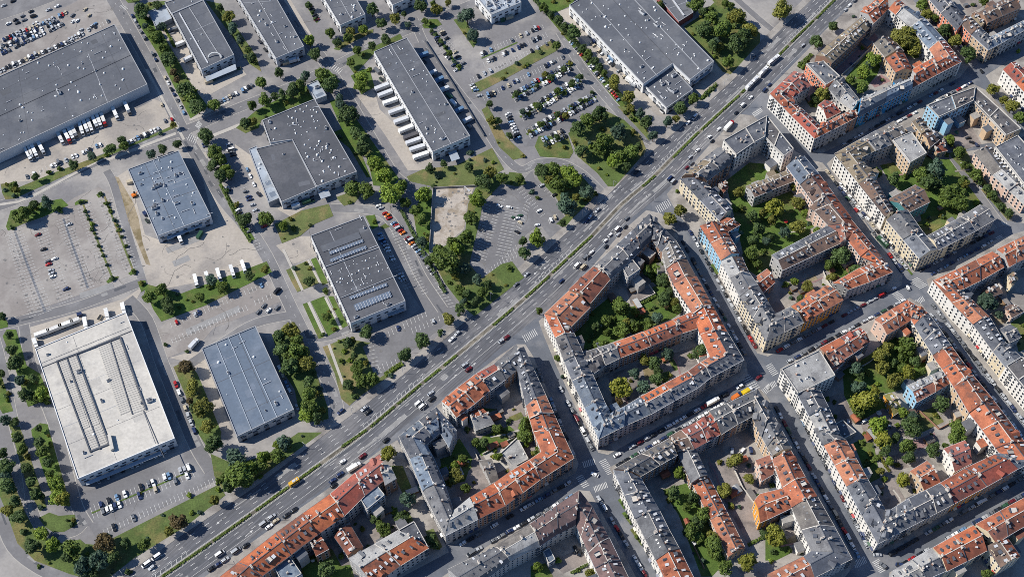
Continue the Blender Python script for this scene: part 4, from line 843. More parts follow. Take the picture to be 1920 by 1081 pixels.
def hall(label, t, pts, h, roof, wall, vents=0, units=0, seams=(), docks=(), wins=True, name="warehouse", cat="warehouse", rowvents=None, pipes=0, cap=None, gable=0, doors=True):
    rnd = random.Random(len(HALLS) * 7 + 3)
    top = W(t, pts, h); base = sum(top, Vector()) / len(top); base.z = 0
    if sum(a.x * c.y - c.x * a.y for a, c in zip(top, top[1:] + top[:1])) < 0: top.reverse()
    root = empty(name, base); tag(root, label, cat); L = lambda p: p - base
    n = len(top)
    wb = MB()
    for a, c in zip(top, top[1:] + top[:1]):
        wb.poly([Vector((L(a).x, L(a).y, 0)), Vector((L(c).x, L(c).y, 0)), L(c), L(a)])
    wb.build("wall", wall, root)
    rb = MB()
    if gable:
        o1, o2, i2, i1 = W(t, pts, h)
        r1, r2 = (o1 + i1) / 2 + Vector((0, 0, gable)), (o2 + i2) / 2 + Vector((0, 0, gable))
        rb.poly([L(p) for p in (o1, o2, r2, r1)]); rb.poly([L(p) for p in (r1, r2, i2, i1)]); rb.poly([L(p) for p in (o1, r1, i1)]); rb.poly([L(p) for p in (o2, i2, r2)])
        ro = rb.build("roof", roof, root); recalc(ro.data)
    else:
        b = MB(); zt = [L(p) - Vector((0, 0, .15)) for p in top]
        tri = tessellate_polygon([zt]); b.v = [tuple(p) for p in zt]
        for q in tri:
            a, c, d = (zt[i] for i in q); b.f.append(tuple(q) if (c - a).cross(d - a).z > 0 else tuple(q)[::-1]); b.m.append(0)
        b.build("roof", roof, root)
    pb = MB()
    ctr = base
    for k in range(n):
        if gable: break
        a, c = top[k], top[(k + 1) % n]; z = top[k - 1]; e = top[(k + 2) % n]
        def inn(p, q, r):
            d1, d2 = (q - p).normalized(), (r - q).normalized(); n1, n2 = Vector((-d1.y, d1.x, 0)), Vector((-d2.y, d2.x, 0)); bb = (n1 + n2)
            return bb.normalized() / max(.4, bb.normalized().dot(n1))
        ia, ic = inn(z, a, c), inn(a, c, e)
        q = [a - ia * .08, c - ic * .08, c + ic * .4, a + ia * .4]
        pb.prism([L(p) - Vector((0, 0, .1)) for p in q], [L(p) + Vector((0, 0, .38)) for p in q])
    if not gable: po = pb.build("parapet", cap or M_par, root); recalc(po.data)
    if not gable and n == 4:
        q4 = W(t, pts, h); big = max((q4[0] - q4[1]).length, (q4[1] - q4[2]).length)
        for ax in (0, 1):
            A0, A1, B0, B1 = (q4[0], q4[1], q4[3], q4[2]) if ax == 0 else (q4[1], q4[2], q4[0], q4[3])
            for k in range(1, int((A0 - A1).length / rnd.choice([9, 12, 15]))):
                s_ = k / int(max(2, (A0 - A1).length / 12)) + rnd.uniform(-.01, .01)
                if not .03 < s_ < .97 or rnd.random() < .35: continue
                u0, u1 = sorted((rnd.choice([.02, .02, rnd.uniform(.02, .5)]), rnd.choice([.98, .98, rnd.uniform(.5, .98)])))
                A, C = lerp(lerp(A0, A1, s_), lerp(B0, B1, s_), u0), lerp(lerp(A0, A1, s_), lerp(B0, B1, s_), u1); d = (C - A).normalized(); nr = Vector((-d.y, d.x, 0)) * rnd.choice([.1, .16, .22])
                sb = MB(); q = [A - nr, C - nr, C + nr, A + nr]; sb.prism([L(p) - Vector((0, 0, .2)) for p in q], [L(p) - Vector((0, 0, .115 + .012 * rnd.random())) for p in q]); so_ = sb.build("membrane_seam", rnd.choice([M_flatd, M_par, M_capd, M_flat]), root); recalc(so_.data)
        for k in range(int(big / 12)):
            s_, u_ = rnd.uniform(.06, .85), rnd.uniform(.06, .85); pA = lerp(lerp(q4[0], q4[1], s_), lerp(q4[3], q4[2], s_), u_); d = (q4[1] - q4[0]).normalized(); nr = Vector((-d.y, d.x, 0))
            if nr.dot(q4[3] - q4[0]) < 0: nr = -nr
            lx, ly = rnd.uniform(2, 9), rnd.uniform(1.5, 6); q = [pA, pA + d * lx, pA + d * lx + nr * ly, pA + nr * ly]
            if not all(inside(v, top) for v in q): continue
            zp_ = .129 + .016 * rnd.random(); sb = MB(); sb.prism([L(p) - Vector((0, 0, .2)) for p in q], [L(p) - Vector((0, 0, zp_)) for p in q]); so_ = sb.build("membrane_patch", rnd.choice(PATCHM.get(roof.name, [M_flatd, M_flat])), root); recalc(so_.data)
    for a, c, wd, hh, m in seams:
        A, C = W(t, [a, c], h); d = (C - A).normalized(); nr = Vector((-d.y, d.x, 0)) * wd / 2
        sb = MB(); q = [A - nr, C - nr, C + nr, A + nr]
        sb.prism([L(p) - Vector((0, 0, .1)) for p in q], [L(p) + Vector((0, 0, hh)) for p in q]); sb.build("roof_seam", m, root)
    xs = [p.x for p in top]; ys = [p.y for p in top]
    zz = h - .16
    def rp():
        for _ in range(300):
            p = Vector((rnd.uniform(min(xs), max(xs)), rnd.uniform(min(ys), max(ys)), zz))
            if inside(p, top) and min(abs((c - a).normalized().cross(p - a).z) for a, c in zip(top, top[1:] + top[:1])) > 2.2: return p
        return None
    def rz(p):
        if not gable: return p
        o1, o2, i2, i1 = W(t, pts, h); d = (o2 - o1).normalized(); w_ = (i1 - o1); w2 = w_ - d * w_.dot(d); k = (p - o1).dot(w2) / w2.length_squared
        q = p.copy(); q.z = h + gable * (1 - abs(2 * k - 1)); return q
    for _ in range(vents):
        p = rp()
        if p: inst("roof_dome", rnd.choice(DOME), root, L(rz(p)), 0, scale=rnd.uniform(.4, .95))
    for (a, c, k) in (rowvents or ()):
        A, C = W(t, [a, c], h)
        for i in range(k):
            p = lerp(A, C, (i + .5) / k) + Vector((rnd.uniform(-.8, .8), rnd.uniform(-.8, .8), -.16)); inst("roof_dome", rnd.choice(DOME), root, L(p), 0, scale=rnd.uniform(.3, .62))
    ang = math.atan2((top[1] - top[0]).y, (top[1] - top[0]).x)
    for _ in range(units):
        p = rp()
        if p: inst("rooftop_unit", rnd.choice(UNIT), root, L(rz(p)), ang + rnd.choice([0, math.pi / 2]), scale=rnd.uniform(.6, 1.1))
    for _ in range(pipes):
        p = rp()
        if p:
            d = Vector((math.cos(ang), math.sin(ang), 0)) if rnd.random() < .5 else Vector((-math.sin(ang), math.cos(ang), 0))
            cb = MB(); cb.tube(L(p) + Vector((0, 0, .35)), L(p) + d * rnd.uniform(2, 6) + Vector((0, 0, .35)), .22, .22, 6); cb.box(L(p), .5, .5, .5); cb.build("roof_duct", M_sheet, root)
    # openings in walls that can be seen
    ds = set(docks); kk = 0
    if wins or docks:
        for k in range(n):
            a, c = top[k], top[(k + 1) % n]; d = c - a; e = d.length; d.normalize(); nrm = Vector((d.y, -d.x, 0))
            if nrm.dot(CAM - (a + c) / 2) < 40 or e < 8: continue
            rot = math.atan2(nrm.y, nrm.x)
            if wins:
                m = min(30, int(e / 5.0))
                for i in range(m):
                    p = a + d * (e * (i + .5) / m); p.z = h * .58; inst("window", ME_WWIN, root, L(p), rot)
            if doors:
                m = min(18, int(e / 7.5))
                for i in range(m):
                    p = a + d * (e * (i + .5) / m); p.z = 0; inst("loading_door", ME_DOCK, root, L(p), rot)
    HALLS.append((root, top, h))
    return root, L
b = MB(); b.box((.06, 0, .9), .14, 3.0, 3.2, 0, 0); b.box((.3, 0, 4.12), .6, 3.4, .3, 0, 1); b.box((.35, 0, 0), .6, 2.8, .9, 0, 2)
ME_DOCK = b.mesh("loading_door", [M_hwalld, M_capd, M_dark])
# ------------------------------------------------------------------ the town, terrace by terrace (eave corners in photo pixels)
t13, t23, t22, t12, t21, t31, t30, t32, t33, t20 = T(1, 3), T(2, 3), T(2, 2), T(1, 2), T(2, 1), T(3, 1), T(3, 0), T(3, 2), T(3, 3), T(2, 0)
# A
bar('A', "along the boulevard front", t13, [(-340, 1140), (-130, 975), (150, 757), (350, 612), (557, 465), (745, 305), (928, 165)], [(-150, 1260), (40, 1075), (258, 915), (460, 762), (660, 622), (815, 470), (985, 335)], "o:n o:n o:g o:g r:g r:n", 15)
bar('A', "with pyramid-roofed turret", t13, [(925, 250), (1000, 245)], [(965, 392), (1052, 340)], "l:n:g:16", 16)
bar('A', "as the rear wing behind the red roofs", t13, [(762, 470), (888, 372)], [(832, 580), (966, 470)], "k:g:f:14")
bar('A', "as the courtyard cottage in the middle", t13, [(585, 772), (690, 920)], [(700, 690), (800, 858)], "O:n:g:9", 9)
bar('A', "as the short rear wing", t13, [(402, 805), (470, 757)], [(448, 922), (545, 868)], "O:n:g:12")
bar('A', "with flat roof at the bottom edge", t13, [(130, 1000), (250, 925)], [(205, 1140), (345, 1060)], "k:g:f:12")
bar('A', "along the lower street", t13, [(885, 1135), (1080, 995), (1292, 862)], [(695, 945), (890, 838), (1068, 735)], "o/l:g o/l:g", 13)
bar('A', "at the lower street corner", t13, [(1175, 815), (1292, 858)], [(1068, 735), (1188, 668)], "s:g:f:12.5")
# B
ZV = (730, 760, .125)
bar('B', "down the narrow side street", ZV, [(150, 462), (320, 800), (510, 1275)], [(545, 580), (650, 770), (828, 1180)], "s/k:g:m k/s:g:m", 14)
bar('B', "lower down the narrow side street", t13, [(1255, 440), (1420, 770)], [(1415, 390), (1480, 590)], "g:g:m", 14)
bar('B', "along its slate boulevard front", ZV, [(700, 30), (425, 240), (150, 462)], [(760, 395), (650, 485), (545, 580)], "s/k:g:m k/s:g:m", 14)
bar('B', "in the pale-sloped corner wing", ZV, [(1010, 380), (700, 30)], [(900, 620), (760, 395)], "l/k:g:g", 13)
bar('B', "along the shady lower street", t13, [(1420, 770), (1665, 645), (1870, 545), (2000, 447), (2130, 350), (2380, 190)], [(1480, 590), (1605, 490), (1785, 383), (1910, 295), (2050, 210), (2145, 145)], "l:g O/o:n o:n o:n o:n", 14.5)
bar('B', "down the side facing the pointed block", t22, [(460, 1270), (372, 1080), (248, 800), (160, 610), (85, 440)], [(225, 1225), (165, 1075), (108, 880), (62, 690), (15, 485)], "o:n o:n s:g s:g", 14.5)
bar('B', "along the boulevard", t12, [(1395, 850), (1510, 750), (1650, 645), (1790, 570), (1955, 425)], [(1500, 965), (1640, 860), (1752, 765), (1870, 680), (2010, 565)], "o:w o:n r/g:g g:n", 14)
bar('B', "as the upper court cottage", t12, [(1590, 935), (1690, 890)], [(1650, 1060), (1785, 1010)], "O/l:g:g:8")
bar('B', "as a grey rear shed with curved yard", t13, [(1675, 215), (1768, 200)], [(1760, 380), (1820, 350)], "g:g:g:5")
bar('B', "as a low flat workshop", t23, [(-90, 160), (40, 40)], [(10, 262), (125, 200)], "l:g:f:4.5")
# C
bar('C', "along the boulevard", t21, [(430, 1090), (610, 920), (775, 770), (905, 650), (1030, 528)], [(585, 1190), (735, 1010), (885, 875), (965, 790), (1048, 712)], "O:n:g g:g:m s:n:m s:n:m", 15)
bar('C', "with orange dormered roof along the boulevard", t22, [(250, 190), (430, 20)], [(435, 290), (585, 140)], "o:n", 15)
bar('C', "as a rear wing behind the boulevard front", t21, [(815, 905), (905, 868)], [(868, 1005), (962, 938)], "g:g:f:14")
bar('C', "down the tree-dotted side street", t22, [(245, 195), (328, 370), (392, 540), (455, 692), (548, 890), (652, 1125)], [(430, 285), (462, 338), (535, 500), (605, 655), (690, 850), (735, 940)], "o/O:w s:w s:w k:w k:w", 15)
bar('C', "along the bottom street", t22, [(652, 1125), (840, 1030), (1043, 938), (1215, 840), (1388, 745), (1490, 665), (1735, 535)], [(735, 940), (850, 885), (962, 818), (1140, 720), (1322, 625), (1412, 558), (1490, 512)], "k:g k:g s/o:g s/o:g s/O:g s/o:g", 15)
bar('C', "down the eastern street, past parked cars", t22, [(1735, 535), (1612, 330), (1498, 125), (1380, -90)], [(1490, 512), (1415, 345), (1360, 190), (1215, -30)], "s/o:w o:w o:w", 15)
bar('C', "near the tip on the eastern street", t21, [(1370, 982), (1300, 850), (1225, 722), (1033, 528)], [(1215, 1050), (1160, 930), (1130, 805), (1048, 712)], "b/O:p g:g s:n", 15)
bar('C', "in the mid-court wing", t22, [(590, 650), (700, 572), (808, 520), (1040, 430), (1272, 335), (1412, 290)], [(520, 490), (640, 450), (758, 413), (985, 328), (1205, 240), (1385, 165)], "s:g g:g O/o:n O/o:n O:g", 13.5)
# D
bar('D', "along the boulevard with a dark flat roof", Z1, [(770, 590), (1100, 400), (1425, 218)], [(965, 805), (1235, 620), (1395, 535)], "s:w:f s:g:f", 18)
bar('D', "in the dark-roofed upper wing", Z1, [(1425, 218), (1615, 455), (1825, 715)], [(1395, 535), (1530, 680), (1680, 825)], "s:w:f s:w:f", 18)
bar('D', "along the boulevard with pale dormers", t21, [(1275, 245), (1420, 130), (1545, 30)], [(1460, 275), (1560, 200), (1645, 132)], "t/g:n:m g:n:m", 15)
bar('D', "with cream front facing the wide junction", t21, [(1265, 258), (1415, 420), (1560, 572)], [(1455, 290), (1540, 375), (1650, 492)], "s:c s:c", 15)
bar('D', "with pale blue front", Z8, [(105, 345), (265, 600), (420, 860)], [(440, 300), (560, 540), (690, 755)], "o:u o:u", 15)
bar('D', "as the orange garden wing", Z8, [(330, 360), (470, 215)], [(510, 435), (702, 322)], "o:u:g:14.5")
bar('D', "down the side street facing the pointed block", Z9, [(-60, 75), (80, 330), (220, 602), (420, 920), (615, 1265)], [(240, 15), (345, 240), (485, 435), (620, 655), (745, 870)], "l/b:w g/l:w g:c g:c", 15)
bar('D', "at the grey bottom corner", Z9, [(615, 1265), (1178, 985)], [(745, 870), (985, 762)], "g:c", 15)
bar('D', "along the bottom street", Z9, [(1192, 978), (1480, 815), (1768, 652)], [(995, 755), (1270, 590), (1540, 440)], "o:y o:y", 14)
bar('D', "with russet roof on the bottom street", t31, [(600, 1088), (760, 1030), (935, 955)], [(492, 1042), (690, 930), (800, 888)], "o:g o:g", 14)
bar('D', "down the far street", Z2, [(215, 180), (440, 450), (660, 745), (930, 1110)], [(-40, 330), (165, 600), (365, 880), (600, 1200)], "k:p O/b:p O/b:p", 15)
bar('D', "lower down the far street", t31, [(465, 400), (540, 465), (668, 622)], [(310, 475), (352, 500), (455, 610)], "O/b:p O/b:p", 15)
bar('D', "at the far street's kink", t31, [(668, 622), (800, 780), (935, 955)], [(600, 720), (695, 840), (795, 890)], "O/o:p O/o:p", 15)
bar('D', "as the link behind the kink", t31, [(600, 720), (668, 622)], [(545, 738), (455, 610)], "O:p:g:14")
bar('D', "as the long dark courtyard wing", t31, [(110, 942), (330, 838), (552, 735)], [(30, 835), (240, 725), (450, 612)], "b/s:g b/s:g", 13)
bar('D', "as the free-standing garden wing", FULL, [(1415, 369), (1455, 352), (1493, 337)], [(1399, 350), (1441, 334), (1481, 318)], "b/t:g b/t:g", 12)
bar('D', "as a tiny orange cottage", t21, [(1585, 362), (1625, 320)], [(1540, 302), (1575, 275)], "o:n:g:8")
bar('D', "as a small orange rear house", Z9, [(565, 535), (745, 385)], [(385, 368), (632, 192)], "O/o:n:g:10")
# E
bar('E', "down the white front", t30, [(15, 700), (180, 868), (350, 1035)], [(135, 725), (275, 835), (388, 945)], "O:w r:w", 16)
bar('E', "along the boulevard with red dormered roof", Z3, [(45, 678), (220, 510), (400, 347)], [(350, 765), (480, 660), (640, 560)], "r:w r:g", 15)
bar('E', "along the blue street with orange roof", t30, [(352, 1037), (480, 972), (605, 908)], [(390, 945), (475, 900), (560, 857)], "o:g o:g", 16)
bar('E', "as a small brown link house", t30, [(608, 905), (672, 870)], [(562, 856), (640, 825)], "O:n:g:15")
bar('E', "as the red courtyard house with white gable", t30, [(440, 890), (545, 838)], [(375, 792), (432, 750)], "r:w:g:13")
bar('E', "as a slate house with whitewashed side", Z3, [(835, 205), (1080, 430)], [(575, 240), (870, 558)], "s:r:f:13")
bar('E', "behind the blue front", Z3, [(1080, 430), (1225, 600), (1385, 800)], [(905, 600), (1075, 790), (1265, 930)], "g:g:g:13 l:w:g:13")
bar('E', "with bright blue front", t30, [(678, 872), (880, 765), (1082, 660)], [(690, 742), (880, 665), (1062, 595)], "k/l:U:m k/l:U:m", 14)
bar('E', "after the blue front", t30, [(1085, 655), (1265, 558), (1448, 463)], [(1088, 520), (1215, 450), (1335, 385)], "O/o:g O/o:g", 15)
bar('E', "down the tree-lined street", Z4, [(1622, 935), (1372, 612), (1085, 290), (800, 92), (690, 0)], [(1255, 905), (1140, 735), (865, 412), (640, 220), (530, 132)], "r/o:w k:w k/l:w o:w", 15)
bar('E', "at the top end of the boulevard", Z4, [(110, 180), (290, 40), (480, -105)], [(305, 345), (415, 240), (527, 132)], "o:g o:g", 15)
bar('E', "as the long brown flat-topped hall", t30, [(362, 417), (540, 265), (702, 132)], [(478, 470), (625, 335), (760, 207)], "t:n:g:13 t:n:g:13")
bar('E', "as the ochre-brown courtyard house", Z4, [(562, 560), (755, 770)], [(310, 650), (480, 858)], "b/t:t:g:12")
bar('E', "as the rusty courtyard house", Z4, [(752, 795), (890, 1060)], [(490, 880), (640, 1085)], "O/o:t:g:12")
# F
bar('F', "at the upper end of the white front", Z2, [(690, 155), (865, 370), (1045, 585)], [(1060, 190), (1160, 330), (1290, 480)], "t:w t:w", 16)
bar('F', "down the white street front", Z2, [(1050, 590), (1245, 835), (1440, 1080)], [(1300, 545), (1425, 770), (1560, 1010)], "b:w b:w", 16)
bar('F', "along the upper street", FULL, [(1566, 288), (1612, 262), (1677, 227)], [(1613, 295), (1642, 281), (1702, 258)], "t:g g:g", 15)
bar('F', "as the brown courtyard wing with teal wall", t31, [(1050, 512), (1215, 430)], [(892, 422), (1110, 307)], "b:e:g:13")
bar('F', "with cream front at the lower end", t31, [(890, 565), (1015, 712), (1138, 855)], [(1040, 490), (1160, 660), (1272, 790)], "g:c s:c", 16)
bar('F', "along the crossing street", t31, [(1275, 792), (1415, 720), (1555, 648), (1702, 562)], [(1195, 692), (1325, 620), (1447, 548), (1597, 455)], "s/g:c s/g:c g:g", 15)
bar('F', "in the light blue gabled wing", Z6, [(465, 385), (830, 240), (1190, 110)], [(640, 560), (900, 440), (1160, 315)], "s:u:f s:u:f", 16)
bar('F', "in the tan courtyard-fronted wing", Z6, [(1195, 112), (1540, 420), (1880, 735)], [(1160, 315), (1400, 560), (1650, 832)], "s:t:f s:t:f", 16)
bar('F', "as the little tan house", Z6, [(380, 572), (502, 760)], [(245, 622), (385, 805)], "t:t:g:12")
bar('F', "as the little brown house", Z6, [(385, 805), (560, 752)], [(510, 1000), (660, 880)], "b:t:g:11")
bar('F', "as the rust-roofed shed in the yard", Z6, [(520, 1005), (662, 900)], [(620, 1090), (770, 1050)], "O:t:g:7")
bar('F', "as the pale-roofed house with tan front", t31, [(935, -30), (1068, 140)], [(1075, -90), (1190, 70)], "l:t:f:16")
# J
bar('J', "with white walls and ducts on the roof", FULL, [(1866, 276), (1932, 360)], [(1908, 254), (1978, 332)], "s:w:f:15")
bar('J', "in the pale pink row", t31, [(1550, 62), (1690, 232), (1925, 452)], [(1680, 20), (1800, 190), (2000, 395)], "g:p l:p", 11)
# K
bar('K', "behind the street trees", FULL, [(1735, -10), (1765, 24), (1795, 56)], [(1762, -22), (1790, 10), (1814, 38)], "s:p s:r", 14)
bar('K', "with coral wall", FULL, [(1800, 40), (1821, 64)], [(1818, 30), (1838, 52)], "b:r", 16)
bar('K', "at the street corner", FULL, [(1821, 64), (1853, 93)], [(1838, 52), (1862, 74)], "s:t", 16)
bar('K', "along the shady street", FULL, [(1853, 93), (1878, 80), (1930, 51)], [(1848, 74), (1868, 65), (1922, 38)], "k:t k:g", 16)
bar('K', "as the long brown rear wing", FULL, [(1852, 42), (1880, 29), (1914, 14)], [(1834, 25), (1862, 10), (1898, -8)], "b:n b:n", 14)
bar('K', "as the tan annex", FULL, [(1822, 32), (1840, 50)], [(1832, 27), (1847, 43)], "t:t:g:12")
# R
bar('R', "with white front", t30, [(1765, 520), (1860, 620), (1990, 760)], [(1860, 465), (1960, 560), (2080, 690)], "r:w o:w", 15)
# M
bar('M', "along the upper street", ZM, [(130, 803), (560, 600), (960, 397), (1290, 232)], [(395, 1040), (720, 960), (1050, 800), (1520, 530)], "o:w o:w o:g", 15)
bar('M', "further up the street", ZM, [(1375, 190), (1720, 20), (2100, -160)], [(1620, 530), (1760, 450), (2120, 280)], "o:g o:g", 15)
bar('M', "down the white front", t32, [(1235, -60), (1385, 108), (1540, 268), (1690, 472), (1800, 610)], [(1385, -20), (1532, 90), (1660, 215), (1765, 395), (1920, 540)], "o:w o:w s:w s:c", 15)
bar('M', "with white walls and dark roof", t32, [(1788, 582), (1875, 690), (1990, 830)], [(1905, 512), (1990, 610), (2100, 740)], "s:w:f:17 s:w:f:17")
bar('M', "as the grey rear wing", t32, [(1735, 312), (1818, 272)], [(1815, 402), (1900, 360)], "s:g:g:11")
bar('M', "as a brown cottage in the gardens", FULL, [(1897, 595), (1919, 583)], [(1881, 577), (1896, 570)], "b:p:g:7")
bar('M', "as a reddish cottage behind the orange row", FULL, [(1856, 557), (1880, 548)], [(1843, 541), (1868, 530)], "b:n:g:7")
bar('M', "as a small tan-walled annex", FULL, [(1897, 536), (1909, 522)], [(1888, 516), (1901, 509)], "t:c:g:9")
# P
bar('P', "with pink gable on the upper street", t32, [(802, 237), (925, 160), (1048, 90)], [(892, 345), (985, 290), (1075, 235)], "o:p o:p", 14)
bar('P', "down the far street", t32, [(1052, 92), (1200, 187), (1285, 305), (1372, 430)], [(1075, 235), (1100, 275), (1170, 390), (1240, 498)], "o:w s:c s:c", 15)
bar('P', "down the lower far street", t32, [(1375, 438), (1455, 548), (1540, 658), (1682, 830), (1800, 985), (1920, 1150), (2060, 1330)], [(1238, 505), (1310, 605), (1395, 735), (1510, 930), (1610, 1060), (1710, 1195), (1780, 1290)], "o:c o:c o:t O/o:w O/o:w o:w", 15)
bar('P', "in the blank-gabled cross wing", t32, [(1115, 850), (1260, 770), (1400, 690)], [(1045, 735), (1225, 652), (1400, 575)], "O/l:u o/l:u", 13)
bar('P', "with brown dormers", t32, [(392, 450), (545, 370), (690, 297)], [(478, 588), (640, 485), (765, 400)], "o/O:n r/O:n", 14)
bar('P', "as the small rust rear wing", t32, [(440, 510), (510, 480)], [(490, 625), (575, 545)], "O:n:g:12")
bar('P', "with mottled flat roof at the corner", t32, [(100, 607), (225, 790)], [(385, 465), (505, 655)], "l:w:f:18")
bar('P', "down the narrow street", t32, [(225, 795), (310, 950), (410, 1130)], [(385, 762), (450, 890), (535, 1080)], "s:w l/s:w", 15.5)
bar('P', "as a dark rear building", t32, [(480, 1030), (565, 1130)], [(560, 990), (662, 1080)], "s:g:f:6")
bar('P', "lower down the narrow street", t33, [(345, -30), (420, 92), (505, 245), (592, 402), (705, 615), (825, 830)], [(460, -20), (580, 55), (660, 200), (742, 347), (815, 470), (888, 602)], "g:w o:w o:w s:w s:w", 15)
bar('P', "along the bottom street", t33, [(825, 830), (1105, 682), (1390, 532), (1640, 400), (1872, 270)], [(888, 602), (1055, 500), (1290, 385), (1480, 272), (1700, 168)], "s:g s:g r/O:y r/O:n", 15)
bar('P', "with slate roof at the far bottom corner", t33, [(1872, 270), (2010, 195)], [(1700, 168), (1920, 120)], "k:g:g:15")
bar('P', "as the red rear wings", t33, [(1400, 292), (1530, 225)], [(1320, 125), (1480, 62)], "r:w:g:11")
bar('P', "as the brown-orange garden house", t33, [(1172, 432), (1292, 368)], [(1068, 292), (1195, 215)], "O/o:t:g:11")
bar('P', "as the mossy garden cottage", t32, [(938, 952), (1005, 905)], [(868, 803), (928, 785)], "y:y:g:5")
# H
bar('H', "along the upper street", t23, [(770, 275), (975, 160), (1180, 48)], [(965, 325), (1110, 240), (1240, 165)], "s/g:n g:n", 15)
bar('H', "along the upper street's middle", ZB, [(-40, 790), (138, 690), (365, 570), (585, 452)], [(80, 985), (325, 965), (525, 855), (715, 745)], "b:n r:g r:g", 14)
bar('H', "at the upper street's pale end", ZB, [(562, 405), (830, 290), (1278, 75)], [(735, 745), (985, 585), (1205, 472)], "g:n g:c", 15)
bar('H', "down the street facing the pale corner", ZB, [(1280, 75), (1480, 390), (1635, 680), (1790, 960)], [(1205, 472), (1345, 775), (1430, 930), (1515, 1065)], "g:t g:t g:t", 15)
bar('H', "further down that street", t33, [(170, 137), (276, 335), (366, 478), (495, 705), (625, 943)], [(35, 202), (112, 410), (180, 560), (255, 730), (330, 890)], "O/o:w O/o:w s/g:w s/g:w", 15)
bar('H', "at the bottom street", t33, [(625, 945), (350, 1082), (150, 1195)], [(330, 890), (268, 932), (0, 1065)], "s:g O/o:n", 15)
bar('H', "as the orange court wing", t33, [(170, 565), (0, 645), (-60, 672)], [(112, 422), (-60, 465), (-100, 512)], "o:n:g:13 o:y:g:12")
bar('H', "down the street beside the flower beds", t23, [(765, 283), (850, 470), (928, 642), (1005, 800), (1082, 953), (1165, 1130)], [(958, 335), (1030, 460), (1100, 580), (1170, 720), (1250, 868), (1375, 1120)], "s:w s:w g/s:w g:w o:w", 15)
bar('H', "as the grey slate rear wing", t23, [(1250, 155), (1350, 375)], [(1365, 112), (1465, 320)], "g:n:g:11")
bar('H', "as the long shed", t23, [(1355, 378), (1490, 650), (1625, 930)], [(1475, 337), (1610, 600), (1745, 865)], "o:t:g:8 o:t:g:8")
bar('H', "as the small rust house", FULL, [(1428, 900), (1462, 880)], [(1417, 863), (1449, 851)], "O:p:g:10")
# G
bar('G', "along the upper street", t23, [(-480, 1030), (-130, 862), (130, 692), (330, 555), (500, 440)], [(-330, 1190), (-15, 962), (208, 848), (345, 755), (478, 688)], "g:g:m g/l:g:m m/m:g:m m:g:m", 14)
bar('G', "down the sloping street", t23, [(505, 440), (600, 560), (725, 790), (890, 1130)], [(478, 688), (520, 770), (575, 900), (680, 1130)], "m:w m:w m:w", 14)
bar('G', "as a low blue-grey annex", t23, [(232, 892), (280, 865)], [(275, 985), (325, 950)], "k:g:f:6")
# Q
bar('Q', "with pale flat-pitched roof", t33, [(930, 1042), (1085, 955), (1232, 870)], [(1040, 1165), (1190, 1095), (1338, 1030)], "l:g l/s:g", 14)
bar('Q', "along the street", t33, [(1240, 866), (1390, 782), (1545, 700)], [(1342, 1035), (1490, 960), (1642, 880)], "o/O:c o/O:c", 15)
bar('Q', "further up the street", t33, [(1562, 690), (1740, 592), (1950, 478)], [(1710, 830), (1800, 770), (1990, 660)], "o/O:c o/O:c", 15)
bar('Q', "as the rear wing with cream gable", t33, [(1640, 850), (1750, 1010)], [(1800, 800), (1890, 930)], "b/O:c:g:14")
finish_houses()
# ------------------------------------------------------------------ halls
g = M_par
hall("vast dark-roofed distribution hall with a row of docked lorries", T(0, 0), [(-240, 680), (860, 185), (1105, 635), (-240, 1262)], 9, M_flat, M_hwall, vents=88, units=6, pipes=8, seams=[((-200, 960), (985, 410), .5, .12, M_flatd)], wins=False)
hall("long grey hall with a raised ridge and curved white sign frame", T(0, 0), [(1290, 105), (1525, 3), (1755, 412), (1510, 525)], 9, M_flat, M_hwall, vents=3, seams=[((1345, 100), (1560, 475), .9, .5, M_sheet), ((1420, 60), (1660, 440), .6, .25, M_par)], gable=0)
hall("flat grey link hall above the long ridged hall", T(0, 0), [(1235, 22), (1500, -60), (1523, 2), (1288, 104)], 8, M_flat, M_hwall, vents=4, wins=False, doors=False)
hall("low pale metal-roofed annex west of the ridged hall", T(0, 0), [(1112, 90), (1235, 38), (1290, 140), (1165, 200)], 4.5, M_flatl, M_hwalld, wins=False, doors=False)
hall("grey hall with scattered roof vents between two tree rows", T(1, 0), [(-170, -80), (114, -80), (360, 350), (150, 440)], 9, M_flat, M_hwall, vents=22, units=5, pipes=8, seams=[((-30, -80), (245, 395), .5, .15, M_par)])
hall("smaller grey hall beside the purple car row", T(1, 0), [(480, -60), (722, -60), (820, 110), (632, 192)], 9, M_flat, M_hwallw, vents=16, units=2, seams=[((600, -60), (720, 150), .5, .15, M_par)])
hall("grey hall cut off by the top edge above the avenue", T(1, 0), [(950, -80), (1150, -140), (1190, -30), (1025, 42)], 9, M_flat, M_hwallw, vents=4)
hall("white plant building with cluttered machinery on its roof", T(1, 0), [(1640, -40), (1900, -120), (1990, 20), (1765, 115)], 10, M_flatl, M_hwallw, vents=10, units=26, pipes=16, name="plant_building", cat="plant")
hall("long dock hall with white trailers backed along its side", T(1, 0), [(885, 390), (1132, 285), (1605, 1020), (1325, 1140)], 10, M_flat, M_hwallw, vents=10, rowvents=[((965, 410), (1420, 1120), 15), ((1090, 340), (1520, 1010), 14)], units=5, pipes=6, seams=[((1010, 340), (1465, 1080), .5, .15, M_par)])
hall("dark square hall crowded with small white roof vents", FULL, [(492, 226), (590, 186), (669, 322), (594, 350), (548, 262), (507, 268)], 9, M_flatd, M_hwall, vents=70, units=6, pipes=10)
hall("bare dark low hall attached to the vent-crowded hall", FULL, [(480, 279), (549, 263), (593, 351), (528, 379)], 8, M_flatd, M_hwall, vents=0, units=1)
